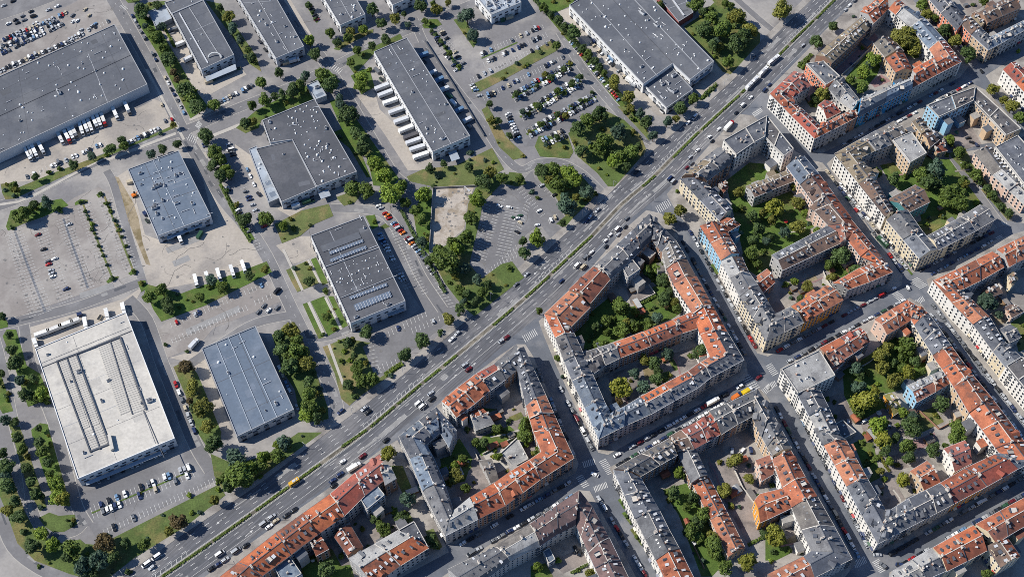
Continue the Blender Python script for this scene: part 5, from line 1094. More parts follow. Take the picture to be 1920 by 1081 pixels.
hall("narrow pale metal-roofed loading shed beside the dark square hall", T(1, 1), [(-55, 40), (5, 15), (185, 400), (95, 440)], 5, M_flatl, M_hwalld, wins=False, vents=3)
hall("small pale pavilion north of the dark square hall", T(1, 0), [(380, 640), (462, 602), (530, 718), (448, 748)], 5, M_flatl, M_hwall, wins=False, doors=False, units=1)
hall("blue-grey roofed depot beside the white lorry yard", T(0, 1), [(960, 190), (1340, 50), (1585, 545), (1180, 692)], 8, M_flatb, M_hwall, vents=26, units=16, pipes=12, seams=[((1150, 125), (1385, 615), .4, .12, M_flatl)])
w10, L10 = hall("dark hall with blue glazed rooflight bands", FULL, [(582.5, 442), (682, 405), (760, 564), (657, 606)], 11, M_flatd, M_hwallw, vents=8, units=4, pipes=10,
     rowvents=[((630, 508), (712, 478), 11), ((634, 522), (722, 490), 12), ((640, 534), (728, 502), 12), ((645, 546), (700, 526), 8)], seams=[((611, 500), (712, 464), .5, .5, M_par), ((636, 505), (640, 512), .4, .2, M_par), ((640, 558), (745, 516), .4, .4, M_par)])
w11, L11 = hall("big white-roofed hall with ribbed recessed bands", FULL, [(66, 654), (236, 585), (327.5, 821), (146, 897)], 10, M_flatw, M_hwallw, vents=4, units=8, pipes=6, cap=M_hwallw)
hall("blue-grey metal roofed hall with long straight seams", FULL, [(378, 653), (479, 611), (551, 767), (444, 818)], 8, M_flatb, M_hwall, vents=8, units=3, pipes=4,
     seams=[((405, 642), (472, 806), .5, .2, M_flatl), ((428, 632), (497, 794), .5, .2, M_flatl), ((448, 624), (520, 783), .5, .2, M_flatl)])
hall("large white-walled hall at the top of the boulevard", T(2, 0), [(430, 40), (600, -60), (1000, -60), (1515, 462), (1337, 598), (1205, 478), (985, 632)], 10, M_flat, M_hwallw, vents=70, units=6, pipes=8,
     seams=[((560, -30), (1090, 570), .5, .15, M_par), ((890, -30), (1420, 530), .6, .3, M_par), ((700, -60), (1200, 470), .4, .12, M_flatd)])
hall("square white-walled office annex below the large white-walled hall", T(2, 0), [(990, 637), (1193, 502), (1357, 672), (1160, 810)], 7, M_flat, M_hwallw, vents=8, units=7, pipes=6)
hall("small brick hall with a long roof duct at the top edge", T(2, 0), [(1090, -30), (1265, -70), (1360, 95), (1250, 165)], 6, M_flat, M_hred, vents=1, seams=[((1190, -20), (1290, 120), 1.2, .7, M_sheet)], wins=False, doors=False)
# glazed bands on the dark hall
def on_roof(root, L, t, pts, z, h, m, name, z2=None):
    q = W(t, pts, z); b = MB(); b.prism([L(p) for p in q], [L(p) + Vector((0, 0, h)) for p in q]); o = b.build(name, m, root); recalc(o.data); return o
for a in ([(617, 473), (680, 449), (682, 454), (619, 478)], [(618, 487), (686, 461), (688, 466), (621, 492)], [(655, 557), (725, 531), (727, 536), (657, 562)], [(663, 572), (731, 546), (735, 556), (668, 583)]):
    o = on_roof(w10, L10, FULL, a, 10.86, .7, M_blueglass, "rooflight")
    (x0, y0), (x1, y1), (x2, y2), (x3, y3) = a
    bb = MB()
    for k in range(13):
        s = (k + .5) / 13; A, C = P(lerp(x0, x1, s), lerp(y0, y1, s), 11.58), P(lerp(x3, x2, s), lerp(y3, y2, s), 11.58)
        d = (C - A).normalized(); nr = Vector((-d.y, d.x, 0)) * .14; q = [A - nr, C - nr, C + nr, A + nr]
        bb.prism([L10(p) for p in q], [L10(p) + Vector((0, 0, .1)) for p in q])
    bb.build("glazing_bar", M_sheet, o)
on_roof(w10, L10, FULL, [(600, 462), (672, 435), (678, 446), (606, 473)], 10.86, .35, M_flat, "roof_deck")
# ribbed bands on the white hall
for a in ([(110, 677), (124, 671), (168, 800), (153, 806)], [(128, 670), (142, 664), (187, 794), (171, 800)], [(184, 650), (206, 641), (246, 770), (226, 778)], [(209, 640), (224, 634), (271, 768), (250, 775)], [(156, 808), (188, 796), (202, 832), (170, 845)]):
    q = W(FULL, a, 9.9); b = MB(); b.prism([L11(p) for p in q], [L11(p) + Vector((0, 0, .12)) for p in q]); deck = b.build("rib_band", M_flatw2, w11); recalc(deck.data)
    (x0, y0), (x1, y1), (x2, y2), (x3, y3) = a; bb = MB(); n = 34 if y3 - y0 > 80 else 9
    for k in range(n):
        s = (k + .5) / n; A, C = P(lerp(x0, x3, s), lerp(y0, y3, s), 10.03), P(lerp(x1, x2, s), lerp(y1, y2, s), 10.03)
        d = (C - A).normalized(); nr = Vector((-d.y, d.x, 0)) * .3; qq = [A - nr, C - nr, C + nr, A + nr]
        bb.prism([L11(p) for p in qq], [L11(p) + Vector((0, 0, .16)) for p in qq])
    bb.build("sheet_rib", M_flatw, deck)
for a, c, wd, hh in (((106, 678), (226, 632), 1.0, .9), ((107, 679), (170, 848), .8, .8), ((125, 671), (188, 842), .7, .7), ((143, 664), (205, 832), .8, .8), ((207, 641), (248, 776), .6, .6), ((226, 633), (274, 768), .9, .9), ((80, 688), (247, 620), .4, .3), ((270, 770), (308, 858), .4, .3), ((170, 846), (206, 832), .8, .8)):
    A, C = P(*a, 9.9), P(*c, 9.9); d = (C - A).normalized(); nr = Vector((-d.y, d.x, 0)) * wd / 2; q = [A - nr, C - nr, C + nr, A + nr]
    b = MB(); b.prism([L11(p) for p in q], [L11(p) + Vector((0, 0, hh)) for p in q]); o = b.build("roof_upstand", M_capd, w11); recalc(o.data)
on_roof(w11, L11, FULL, [(203, 818), (209, 816), (215, 843), (209, 846)], 9.9, 2.4, M_flatw, "roof_penthouse")
# canopies over entrances and docks, and the curved frame on the ridged hall
for k, t, pts, z in ((8, T(1, 1), [(1440, 62), (1500, 42), (1530, 108), (1468, 130)], 4.0), (10, T(1, 1), [(465, 362), (540, 335), (562, 385), (488, 412)], 4.0), (14, T(1, 2), [(985, 190), (1110, 145), (1116, 168), (992, 212)], 5.0), (13, T(0, 1), [(1250, 690), (1510, 585), (1516, 612), (1256, 715)], 4.2), (15, T(0, 3), [(640, 372), (1200, 140), (1210, 165), (650, 396)], 4.5), (3, T(0, 0), [(1540, 575), (1765, 480), (1775, 520), (1550, 612)], 4.0), (17, T(2, 0), [(1350, 610), (1470, 520), (1485, 545), (1365, 630)], 4.0)):
    root, top_, h_ = HALLS[k]; q = W(t, pts, z); b = MB(); b.prism([p - root.location - Vector((0, 0, .35)) for p in q], [p - root.location for p in q]); o = b.build("canopy", M_flatl, root); recalc(o.data)
root = HALLS[1][0]; b = MB(); c0 = P(403, 108, 9.4) - root.location; pts_ = [c0 + Vector((5 * math.cos(a_), 3 * math.sin(a_), 2.2 * math.sin(a_))) for a_ in [k * math.pi / 8 for k in range(9)]]
for p0, p1 in zip(pts_, pts_[1:]): b.tube(p0, p1, .45, .45, 6)
b.build("sign_frame", M_vent, root)
# ------------------------------------------------------------------ trees
def crown_mesh(seed, n_lobes, flat=1.0, leaf=.15, dens=1.0, conic=False):
    r = random.Random(seed); b = MB(); lobes = []
    ax, ay = r.uniform(.82, 1.12), r.uniform(.82, 1.12)
    for i in range(n_lobes):
        a = r.uniform(0, 6.283); e = r.uniform(-.5, 1); rad = .74 * math.sqrt(max(0, 1 - e * e * .85)) * r.uniform(.45, 1.08)
        if conic: rad *= (1 - max(0, e) * .7)
        lobes.append((Vector((rad * math.cos(a) * ax, rad * math.sin(a) * ay, e * .62 * flat)), r.choice([r.uniform(.17, .27), r.uniform(.24, .4)])))
    lobes.append((Vector((0, 0, -.05)), .5))
    for c, lr in lobes:
        for _ in range(int(112 * dens * (lr / .38) ** 2) + 14):
            d = Vector((r.gauss(0, 1), r.gauss(0, 1), r.gauss(.25, 1))).normalized()
            p = c + d * lr * (r.uniform(.72, 1.1) if r.random() < .84 else r.uniform(1.05, 1.45))
            nn = (d + Vector((r.gauss(0, .45), r.gauss(0, .45), r.gauss(.2, .4)))).normalized()
            u = nn.orthogonal().normalized(); v = nn.cross(u); k = r.uniform(0, 6.283)
            u, v = u * math.cos(k) + v * math.sin(k), v * math.cos(k) - u * math.sin(k)
            s = leaf * r.uniform(.55, 1.2)
            b.poly([p + u * s, p + v * s * .62 + nn * s * .12, p - u * s * .9, p - v * s * .62 + nn * s * .12])
    return b.mesh("crown", [LEAF['mid green']])
CROWNS = [crown_mesh(i, 20 + (i * 5) % 13, leaf=.125, dens=1.25) for i in range(12)]
CON = [crown_mesh(40 + i, 14, 1.5, .12, 1.1, True) for i in range(3)]
SHR = [crown_mesh(60 + i, 7, .8, .24, .6) for i in range(4)]
def trunk_mesh(seed):
    r = random.Random(seed); b = MB(); b.tube((0, 0, -.1), (0, 0, .75), .075, .05, 8)
    for i in range(6):
        a = i * 1.05 + r.uniform(-.3, .3); z = r.uniform(.45, .75); b.tube((0, 0, z), (.55 * math.cos(a), .55 * math.sin(a), z + r.uniform(.35, .7)), .034, .012, 5)
    b.tube((0, 0, .72), (.03, 0, 1.45), .05, .015, 6)
    return b.mesh("trunk", [M_bark])
TRUNKS = [trunk_mesh(i) for i in range(3)]
TREES = {  # per tile: crown centres and radii (tile pixels); a letter after the radius fixes the hue
 (0, 0): "1060 90 55d 1180 40 35 1140 230 35 1180 290 55 1230 365 45 1265 450 60d 1300 545 26r 1330 600 28r 1390 680 60d 1430 740 45 1480 800 60d 1600 790 40m 1215 200 30b 1700 130 35d 1745 220 45b 1800 310 40b 1890 430 35d 1835 930 45d 1540 1020 60d 1890 790 40m 920 1060 35d 1300 935 26o 1650 60 30 1860 380 26 1090 200 25 1240 420 30",
 (1, 0): "400 305 45y 445 410 50d 175 545 40d 40 620 42m 365 570 45b 500 560 60m 565 640 65d 330 650 50m 270 680 60d 190 710 45d 65 750 55m 690 860 65d 640 790 35 750 1000 50d 800 1060 50d 560 250 35m 610 320 35d 690 285 35m 800 225 35y 760 380 35m 870 345 35d 970 290 35d 710 470 30m 870 70 55d 940 175 45d 1045 140 45o 1235 45 45d 1355 75 40o 1140 185 25 1585 120 65b 1625 265 40b 800 580 45y 390 40 30d 1110 110 25 1270 160 26m 1385 310 22 1420 350 22 1450 400 25 1490 460 22 1520 500 22 1345 260 20 1320 230 20 1750 780 28d 1815 910 30d 1900 1020 30d 850 520 24y 1330 30 28m 420 90 18 440 140 18 1440 20 26o",
 (2, 0): "465 240 60d 345 150 35d 290 110 30 390 200 35d 530 370 35d 575 410 40 620 460 35d 660 510 35d 690 550 28 770 610 50o 875 730 55o 960 850 35 1010 920 50d 1060 1020 40b 1165 910 45b 1265 815 50d 1360 740 40m 1230 890 28o 660 860 60d 570 905 50m 495 960 60d 800 990 65b 690 1050 65m 1690 130 60o 1500 130 60m 1570 220 75m 1440 230 60d 1510 350 55d 1620 470 55m 1790 230 55o 1690 330 70d 1740 280 60d 1380 40 55m 1430 90 40d 1600 30 30 430 470 22o 245 560 28o 510 580 30d 450 620 25 340 680 25 80 840 25 180 790 25 340 860 25 210 930 25 440 800 22 600 690 22d 520 750 22 335 1030 28 1110 40 35m 20 710 24d 1460 700 20 1500 660 20 240 60 40m 1640 40 28 890 880 20",
 (3, 0): "100 80 75o 490 200 38d 365 315 55d 290 460 28m 640 120 15 1160 40 50m 1190 110 50o 1250 140 35 1320 230 60d 1400 310 55o 1505 410 60d 1010 290 85o 1100 370 50o 790 450 55y 720 540 55y 620 600 45m 700 660 50m 405 710 65o 520 770 35m 1690 670 45o 1770 750 40o 1830 800 50o 1890 880 45m 1620 10 40m 1880 380 20y 270 500 24m 250 480 22",
 (0, 1): "830 40 45d 930 15 35 690 90 35b 550 160 40d 265 250 28 365 205 22m 440 180 22m 105 320 40m 1135 75 35b 1215 40 40d 155 530 60m 255 455 35d 350 445 55b 90 625 20 755 370 22d 600 430 20d 835 1005 22 1000 945 22 1610 60 55m 1650 120 50m 1600 150 45d 1690 190 40y 1660 240 45d 1725 230 40m 1840 570 55d 1700 350 25 1770 450 25o 1660 1060 40y 1870 990 35d 1215 1080 35d 640 500 18 660 560 17 690 630 19 720 700 17 740 760 18 770 830 17 800 900 17 800 440 20 830 500 20y 860 570 20 890 640 20 910 690 17 940 760 17 965 840 15 650 530 13 705 665 13 755 795 13 815 470 14 875 605 15 445 490 26m 1330 0 32d",
 (1, 1): "75 560 60m 800 40 60d 900 150 55y 965 245 70y 720 340 60m 830 350 55m 1020 370 80y 1095 310 45m 1250 380 55y 1190 500 45m 1240 570 50m 1305 185 40d 1410 145 30d 1610 60 25 1710 280 60d 1840 250 50m 1660 420 60y 1610 560 55m 1580 690 60m 1410 870 95m 1515 790 60y 1570 930 50b 1660 1020 45b 1740 1050 35d 400 1030 40d 70 940 32o 755 300 25 1900 930 25 1120 440 40m 1370 790 40m 1300 880 40d",
 (2, 1): "225 200 55d 310 190 50m 430 220 60y 350 300 60m 470 270 55y 560 360 50b 410 460 80b 55 265 40m 150 355 25b 190 400 20m 380 590 30d 185 705 65y 95 820 60d 80 730 40d 530 50 60d 660 30 60m 760 130 60y 830 90 50m 900 60 55m 950 20 40d 1270 500 52o 1185 560 52o 1240 350 20 1800 540 50d 1700 360 40o 1850 640 60d 1810 720 45d 1800 830 60m 1850 900 40m 1905 730 40b 1100 930 50m 1130 1030 50d 1710 470 26m 1880 520 40o 480 400 30o 1085 860 26o 1560 930 20",
 (3, 1): "50 480 65Y 30 570 40o 225 440 50o 275 520 30y 130 660 50b 220 620 50o 20 700 30d 545 840 70d 450 910 40m 485 1000 40o 630 930 28m 815 215 40m 940 260 55d 1140 230 65m 1250 200 85b 1200 290 60d 1380 400 85m 1440 440 70m 1330 430 60m 1470 280 40m 1435 70 50m 1565 235 55m 1470 160 28m 1650 340 40d 1750 470 35d 1810 520 35d 1690 380 35d 1560 430 25y 1030 240 24m 200 1030 30y 130 1050 26 1270 300 40d 1400 330 40m 1590 290 26",
 (0, 2): "1120 70 55m 1215 20 50m 1260 155 45d 1500 70 40m 1670 10 40m 1395 590 55r 1450 740 65o 1520 900 70o 1560 1040 60o 1240 420 20d 70 350 35d 85 460 45d 120 560 60d 150 690 45b 255 680 50d 190 800 60d 310 790 55y 110 1000 30d 40 990 40b 10 210 35d 40 800 20 290 1050 30 20 740 15 1420 850 30r 350 850 26m 10 640 30d 1400 470 16",
 (1, 2): "265 320 55o 170 370 50d 310 390 55m 200 460 55d 300 470 70m 255 590 70d 380 570 60o 400 700 55d 390 800 55m 400 900 60m 460 980 55d 250 520 50m 830 330 50d 700 420 50d 1250 390 62d 1110 500 62d 1440 235 50o 1530 160 50d 760 590 45m 800 700 60m 870 680 55m 740 510 30d 760 660 40m 1640 100 40d 1580 40 40d 520 20 25 740 810 25d 1380 330 25 1700 30 40m 1560 100 30",
 (2, 2): "205 170 30m 340 520 30m 815 140 80m 630 290 40d 700 240 40m 820 310 60m 920 290 50m 1010 275 45m 690 430 50m 640 430 40m 1140 80 55d 1220 110 40o 1240 160 40m 1090 230 45b 930 180 35Y 920 640 50b 985 740 55b 1065 550 55d 1080 680 55d 1170 500 50b 1420 470 60d 815 750 75Y 1150 690 28m 110 1030 60m 380 660 20 1180 30 40d 760 230 30m 610 350 26d 800 850 30r 710 330 30m 1160 130 30r",
 (3, 2): "660 600 45b 690 650 40d 850 510 62o 900 450 50o 860 600 60o 1040 440 80m 950 690 65o 1050 640 65Y 920 720 40o 740 850 92Y 680 740 50b 800 780 40Y 1300 870 65d 1080 1040 75d 830 1030 75y 1430 1050 60m 1640 110 80b 890 1000 28m 240 80 30d 170 70 20 1090 930 20m 680 930 40m 1160 620 32m 1000 520 40m 640 540 26m 700 880 40m 1010 600 40m 500 850 20 1730 200 30b 1760 180 26",
 (0, 3): "130 40 40d 165 130 40m 200 180 28o 200 265 40d 235 370 45d 270 465 45d 310 480 30d 300 80 50d 320 140 45m 360 230 50d 380 310 40m 420 390 60y 465 500 60Y 20 150 50d 40 270 60d 55 410 65d 105 520 55d 140 640 60d 170 745 30d 240 850 70d 390 850 60y 540 870 75m 510 930 50d 620 1010 68b 740 960 68b 790 830 75r 850 940 55d 940 830 45d 1075 840 50m 1335 670 72r 1270 740 40o 1610 510 45o 1415 470 22y 1610 90 75d 1770 180 70b 1790 330 100m 1880 270 60y 1690 340 40m 530 690 26d 300 560 25 640 1060 40d 290 1000 20 1500 600 20 1720 400 60d 1850 380 50m 960 1040 30d 700 1060 40d",
 (1, 3): "210 80 60b 160 180 60m 60 190 60y 30 250 50m 990 155 55Y 1140 510 68b 530 1030 75d 900 650 40d 960 730 50m 1020 580 26y 480 950 24Y 1310 800 42d 1340 840 35d 1650 70 40m 1570 420 36m 1550 200 36m 1440 320 20 930 690 36m 640 920 24m 1010 790 28m 1120 600 24m",
 (2, 3): "90 30 50m 200 140 36m 110 90 28y 1210 450 65d 1360 490 55d 1350 740 65m 1430 620 55m 1390 680 50d 1515 850 75m 1600 1010 60m 1275 325 32m 1680 210 62o 1775 350 42o 1845 480 24d 1775 975 72Y 1890 770 40d 830 530 16 865 630 18 895 680 15 935 780 22 960 810 15 590 1060 40o 1310 560 36m 1480 760 28m 1300 740 30d 490 1030 20 1430 960 26",
 (3, 3): "860 60 75Y 1040 100 60m 1240 130 60d 1420 40 60m 1010 350 60Y 1050 190 55d 880 120 50d 50 770 75Y 40 890 28d 160 880 25 1640 1060 40m 500 30 10 40 400 25m 700 70 22m 960 40 40d 1330 100 30m 820 190 28m 1100 430 18Y 250 905 14",
}
HUE = {'d': 'dark green', 'm': 'mid green', 'y': 'bright green', 'o': 'olive green', 'b': 'blue-green', 'r': 'russet', 'Y': 'yellow-green'}
MARKS = [  # landmarks that name where a tree or a lone vehicle stands
 (90, 180, "the vast distribution hall"), (300, 110, "the ridged hall's parked cars"), (385, 70, "the ridged hall"), (465, 60, "the tree-flanked hall"), (560, 90, "the avenue bend"), (650, 40, "the purple-car hall"),
 (740, 70, "the dock hall's avenue"), (880, 40, "the white plant building"), (835, 100, "the dock hall's strip lot"), (690, 150, "the dock hall's upper lawn"), (500, 200, "the lawn above the vent-crowded hall"), (650, 230, "the vent-crowded hall"),
 (1000, 160, "the crammed car park"), (1080, 120, "the white-walled hall's lane"), (1360, 70, "the grove at the boulevard top"), (1250, 210, "the square office annex"), (1110, 260, "the slip road park"), (930, 260, "the slip road's dry verge"), (1040, 340, "the fan-shaped lot"),
 (850, 320, "the lawn below the dock hall"), (900, 400, "the bare dirt lot"), (780, 390, "the red car row"), (700, 340, "the hall's sunny corner"), (420, 320, "the lorry yard's tree row"), (320, 350, "the blue-grey depot"), (150, 300, "the verge under the lorry docks"), (80, 390, "the big empty lot's upper island"),
 (170, 460, "the empty lot's planted strips"), (360, 550, "the lawn under the lorry yard"), (500, 400, "the junction below the depot"), (580, 520, "the footpath lawns"), (660, 520, "the skylight hall"), (690, 670, "the skylight hall's front lot"), (810, 620, "the boulevard verge"), (660, 680, "the lower lawn with a path"), (560, 680, "the seamed hall's grove"), (370, 760, "the russet tree row"),
 (480, 830, "the verge beneath the seamed hall"), (160, 760, "the white-roofed hall"), (40, 700, "the ring lane's upper end"), (40, 860, "the ring lane's lower end"), (90, 880, "the white hall's lane"), (300, 900, "the white hall's car park"), (140, 1010, "the corner lawn by the curve"), (240, 1030, "the verge by the boulevard's foot"), (370, 950, "the slope above the boulevard"),
 (900, 570, "the thicket beside the boulevard"), (970, 460, "the lower fan-shaped lot"), (700, 1010, "the lowest block's gardens"), (770, 930, "the narrow side street"), (910, 820, "the blue-corner block's gardens"), (1000, 800, "the blue-corner block's rear lawn"), (1140, 600, "the pointed block's lawn"), (1230, 540, "the pointed block's upper court"), (1200, 700, "the pointed block's paved court"), (1050, 660, "the pointed block's pavement"),
 (1270, 400, "the wide junction"), (1440, 420, "the grey wing's garden"), (1420, 480, "the pale blue house's garden"), (1580, 490, "the kinked terrace's garden"), (1500, 540, "the paved garden plots"), (1620, 130, "the red paved court"), (1700, 80, "the big courtyard tree"), (1780, 70, "the tree-lined street"), (1540, 180, "the whitewashed house"), (1480, 70, "the brown hall's forecourt"),
 (1740, 320, "the white block's garden"), (1810, 370, "the lane-side grove"), (1870, 380, "the pale pink row"), (1880, 200, "the upper edge block"), (1860, 560, "the rear cottages"), (1650, 680, "the wooded garden"), (1630, 770, "the wooded garden's lower end"), (1720, 800, "the cross wing's lawn"), (1700, 890, "the garden house"), (1740, 840, "the red rear wings"), (1290, 940, "the long orange shed"), (1380, 860, "the dirt court"), (1340, 1030, "the shed's lower garden"),
 (1440, 1000, "the orange wing's garden"), (1180, 960, "the flower-bed pavement"), (1100, 1060, "the mauve block's court"), (1850, 1070, "the bottom corner"), (1470, 870, "the little rust house"), (1160, 760, "the yellow courtyard bush"), (950, 120, "the dry grass strip"), (1390, 330, "the small cottage"), (420, 20, "the far hedge"), (1310, 10, "the brick hall")]
def where(px, py): return min(MARKS, key=lambda m: (m[0] - px) ** 2 + (m[1] - py) ** 2)[2]
rt = random.Random(21)
trees = []
for (c, r), s in TREES.items():
    tok = s.split()
    for i in range(0, len(tok), 3):
        x, y, q = float(tok[i]), float(tok[i + 1]), tok[i + 2]
        hue = HUE[q[-1]] if q[-1].isalpha() else rt.choice(['dark green', 'dark green', 'mid green', 'mid green', 'blue-green'])
        rr = float(q.rstrip('dmyobrY')); fx, fy = to_full(T(c, r), (x, y))
        trees.append(dict(x=fx, y=fy, r=rr / 4, hue=hue))
ISL = [((0, 735), (450, 490), 4), ((60, 880), (520, 610), 5), ((110, 1010), (630, 725), 5)]
for a_, c_, n_ in ISL:
    for i in range(n_):
        fx, fy = to_full(T(2, 0), (lerp(a_[0], c_[0], (i + rt.uniform(.2, .8)) / n_), lerp(a_[1], c_[1], (i + .5) / n_))); trees.append(dict(x=fx, y=fy, r=rt.uniform(4.2, 7.2), hue=rt.choice(['dark green', 'dark green', 'mid green', 'olive green'])))
CLUTTER = []
rcl = random.Random(99)
def scatter(t, pts, per, fn, cap):
    w_ = W(t, pts); ar = abs(sum(a.x * c.y - c.x * a.y for a, c in zip(w_, w_[1:] + w_[:1]))) / 2
    xs, ys = [p.x for p in w_], [p.y for p in w_]; k = 0; want = min(cap, ar / per + rcl.random())
    for _ in range(200):
        if k >= int(want): break
        p = Vector((rcl.uniform(min(xs), max(xs)), rcl.uniform(min(ys), max(ys)), 0))
        if not inside(p, w_) or any((g['c'] - p).length < g['rad'] + 3 and min_d(p, g['quad']) < 2.2 for g in HOUSES): continue
        fn(p); k += 1
def min_d(p, quad):
    if inside(p, quad): return -1
    m = 99
    for a, c in zip(quad, quad[1:] + quad[:1]):
        a = Vector((a.x, a.y, 0)); d = Vector((c.x, c.y, 0)) - a; u = max(0, min(1, (p - a).dot(d) / d.length_squared)); m = min(m, (a + d * u - p).length)
    return m
def add_shrub(p):
    x, y, d = proj(p); trees.append(dict(x=x, y=y, r=rcl.uniform(.8, 2.2) * FPX / d, hue=rcl.choice(['dark green', 'mid green', 'olive green', 'blue-green', 'bright green', 'olive green'])))
def add_small(p):
    x, y, d = proj(p + Vector((0, 0, 5))); trees.append(dict(x=x, y=y, r=rcl.uniform(2.8, 4.4) * FPX / d, hue=rcl.choice(['dark green', 'mid green', 'olive green', 'blue-green', 'bright green'])))
for m, t, pts in COURT:
    g = m in (M_grass, M_grass2, M_dry)
    scatter(t, pts, 85 if g else 150, add_shrub, 10); scatter(t, pts, 480 if g else 600, add_small, 2)
    scatter(t, pts, 330 if g else 200, lambda p: CLUTTER.append((p, g)), 5)
for m, t, pts in LAWN: scatter(t, pts, 120, add_shrub, 14); scatter(t, pts, 650, add_small, 4)
for tr in trees:
    a = P(tr['x'], tr['y'], 5); tr['R'] = (P(tr['x'] + tr['r'], tr['y'], 5) - a).length * 1.07
    shrub = tr['R'] < 2.6; tr['kind'] = 'shrub' if shrub else 'tree'
    zc = tr['R'] * .8 if shrub else 2.2 + tr['R'] * .95
    tr['pos'] = P(tr['x'], tr['y'], zc); tr['pos'].z = 0; tr['zc'] = zc; tr['where'] = where(tr['x'], tr['y'])
trees.sort(key=lambda q: -q['r'])
n_of = {'tree': 0, 'shrub': 0}; rest = {'tree': [], 'shrub': []}
keep = []
for q in trees:
    if n_of[q['kind']] < 296: n_of[q['kind']] += 1; keep.append(q)
    else: rest[q['kind']].append(q)
SIZE = lambda q: ("broad" if q['R'] > 6.2 else "small" if q['R'] < 4.2 else "round") if q['kind'] == 'tree' else "low"
bykey = {}
for q in keep: bykey.setdefault((q['kind'], q['hue'], SIZE(q), q['where']), []).append(q)
for (kind, hue, sz, wh), L in bykey.items():
    L.sort(key=lambda q: (q['y'], q['x']))
    for k, q in enumerate(L):
        q['label'] = f"{sz} {hue} {kind} " + (f"by {wh}" if len(L) == 1 else f"by {wh}, {'upper' if k == 0 else 'lower'} of the two" if len(L) == 2 else f"by {wh}, {nth(k + 1)} from the top")
def plant(q, real=True):
    k = rt.random()
    if q['kind'] == 'tree':
        R = q['R']; me = rt.choice(CON) if (q['hue'] in ('blue-green', 'dark green') and k < .18) else rt.choice(CROWNS)
        root = empty('tree', q['pos'], rt.uniform(0, 6.28))
        sc = R * 1.02; inst('trunk', rt.choice(TRUNKS), root, (0, 0, 0), 0, scale=(R, R, q['zc']))
        inst('crown', me, root, (0, 0, q['zc']), rt.uniform(0, 6.28), scale=(sc * rt.uniform(.9, 1.14), sc * rt.uniform(.9, 1.14), sc * rt.uniform(.8, 1.1)), om={0: LEAF[q['hue']]})
    else:
        R = max(q['R'], .9); root = inst('shrub', rt.choice(SHR), None, q['pos'] + Vector((0, 0, R * .55)), rt.uniform(0, 6.28), scale=(R * 1.05, R * 1.05, R), om={0: LEAF[q['hue']]})
    tag(root, q['label'], q['kind'], ("trees by " if q['kind'] == 'tree' else "shrubs by ") + q['where'])
for q in keep: plant(q)
def join(name, jobs, mats):
    """one mesh out of many placed copies (what is past the first 300 of a kind)"""
    b = MB()
    for me, M, mi in jobs:
        o = len(b.v); b.v += [tuple(M @ v.co) for v in me.vertices]
        for p in me.polygons: b.f.append(tuple(i + o for i in p.vertices)); b.m.append(mi[p.material_index])
    o = b.build(name, mats); o['kind'] = 'stuff'; return o
hk = list(LEAF)
for kind in ('tree', 'shrub'):
    if rest[kind]:
        jobs = []
        for q in rest[kind]:
            s = q['R'] * 1.02
            if kind == 'tree':
                jobs.append((rt.choice(CROWNS), Matrix.Translation(q['pos'] + Vector((0, 0, q['zc']))) @ Matrix.Rotation(rt.uniform(0, 6), 4, 'Z') @ Matrix.Scale(s, 4), {0: hk.index(q['hue'])}))
                jobs.append((rt.choice(TRUNKS), Matrix.Translation(q['pos']) @ Matrix.Diagonal((s, s, q['zc'], 1)), {0: len(hk)}))
            else: jobs.append((rt.choice(SHR), Matrix.Translation(q['pos'] + Vector((0, 0, max(s, .9) * .55))) @ Matrix.Scale(max(s, .9), 4), {0: hk.index(q['hue'])}))
        join("small_far_trees" if kind == 'tree' else "small_undergrowth", jobs, [LEAF[h] for h in hk] + [M_bark])
print("trees", n_of, {k: len(v) for k, v in rest.items()})
# sheds, beds, paths and garden furniture of the courts
M_felt = mat('shed_felt', rgb(112, 108, 104), var=.15, scale=.5, hue_rand=.25); M_tin = mat('shed_tin', rgb(160, 160, 158), rough=.5, var=.1, hue_rand=.2); M_plank = mat('shed_plank', rgb(134, 108, 82), var=.15, scale=.8, hue_rand=.2)
def shed_mesh(lx, ly, h, roof):
    b = MB(); b.box((0, 0, 0), lx, ly, h, 0, 0); r = [(-lx / 2 - .2, -ly / 2 - .2), (lx / 2 + .2, -ly / 2 - .2), (lx / 2 + .2, ly / 2 + .2), (-lx / 2 - .2, ly / 2 + .2)]
    b.prism([(x, y, h) for x, y in r], [(x * (.98), y * .1 if k == 1 else y, h + (.9 if k == 1 else .18)) for (x, y), k in zip(r, [1, 1, 1, 1] if roof else [0] * 4)], 1)
    b.poly([(lx / 2 + .02, -.45, 0), (lx / 2 + .02, .45, 0), (lx / 2 + .02, .45, 1.9), (lx / 2 + .02, -.45, 1.9)], 2)
    return b.mesh('garden_shed', [M_plank, M_felt, M_dark])
SHED = [('tiny gabled shed', shed_mesh(3.2, 2.6, 2.1, True)), ('flat-topped shed', shed_mesh(4.4, 3.0, 2.3, False)), ('long low shed', shed_mesh(7.5, 3.2, 2.4, False)), ('gabled garden house', shed_mesh(5.5, 4.2, 2.6, True))]
ROOFT = {'grey': M_felt, 'pale': M_tin, 'rust': ROOF['O'][1], 'orange': ROOF['o'][1], 'brown': ROOF['b'][1]}
b = MB(); b.tube((0, 0, 0), (0, 0, 2.4), .05, .05, 5, 1)
for i in range(8):
    a0, a1 = i * math.pi / 4, (i + 1) * math.pi / 4; b.poly([(1.6 * math.cos(a0), 1.6 * math.sin(a0), 2.1), (1.6 * math.cos(a1), 1.6 * math.sin(a1), 2.1), (0, 0, 2.65)], 0)
ME_PARA = b.mesh('parasol', [M_vent, M_bark])
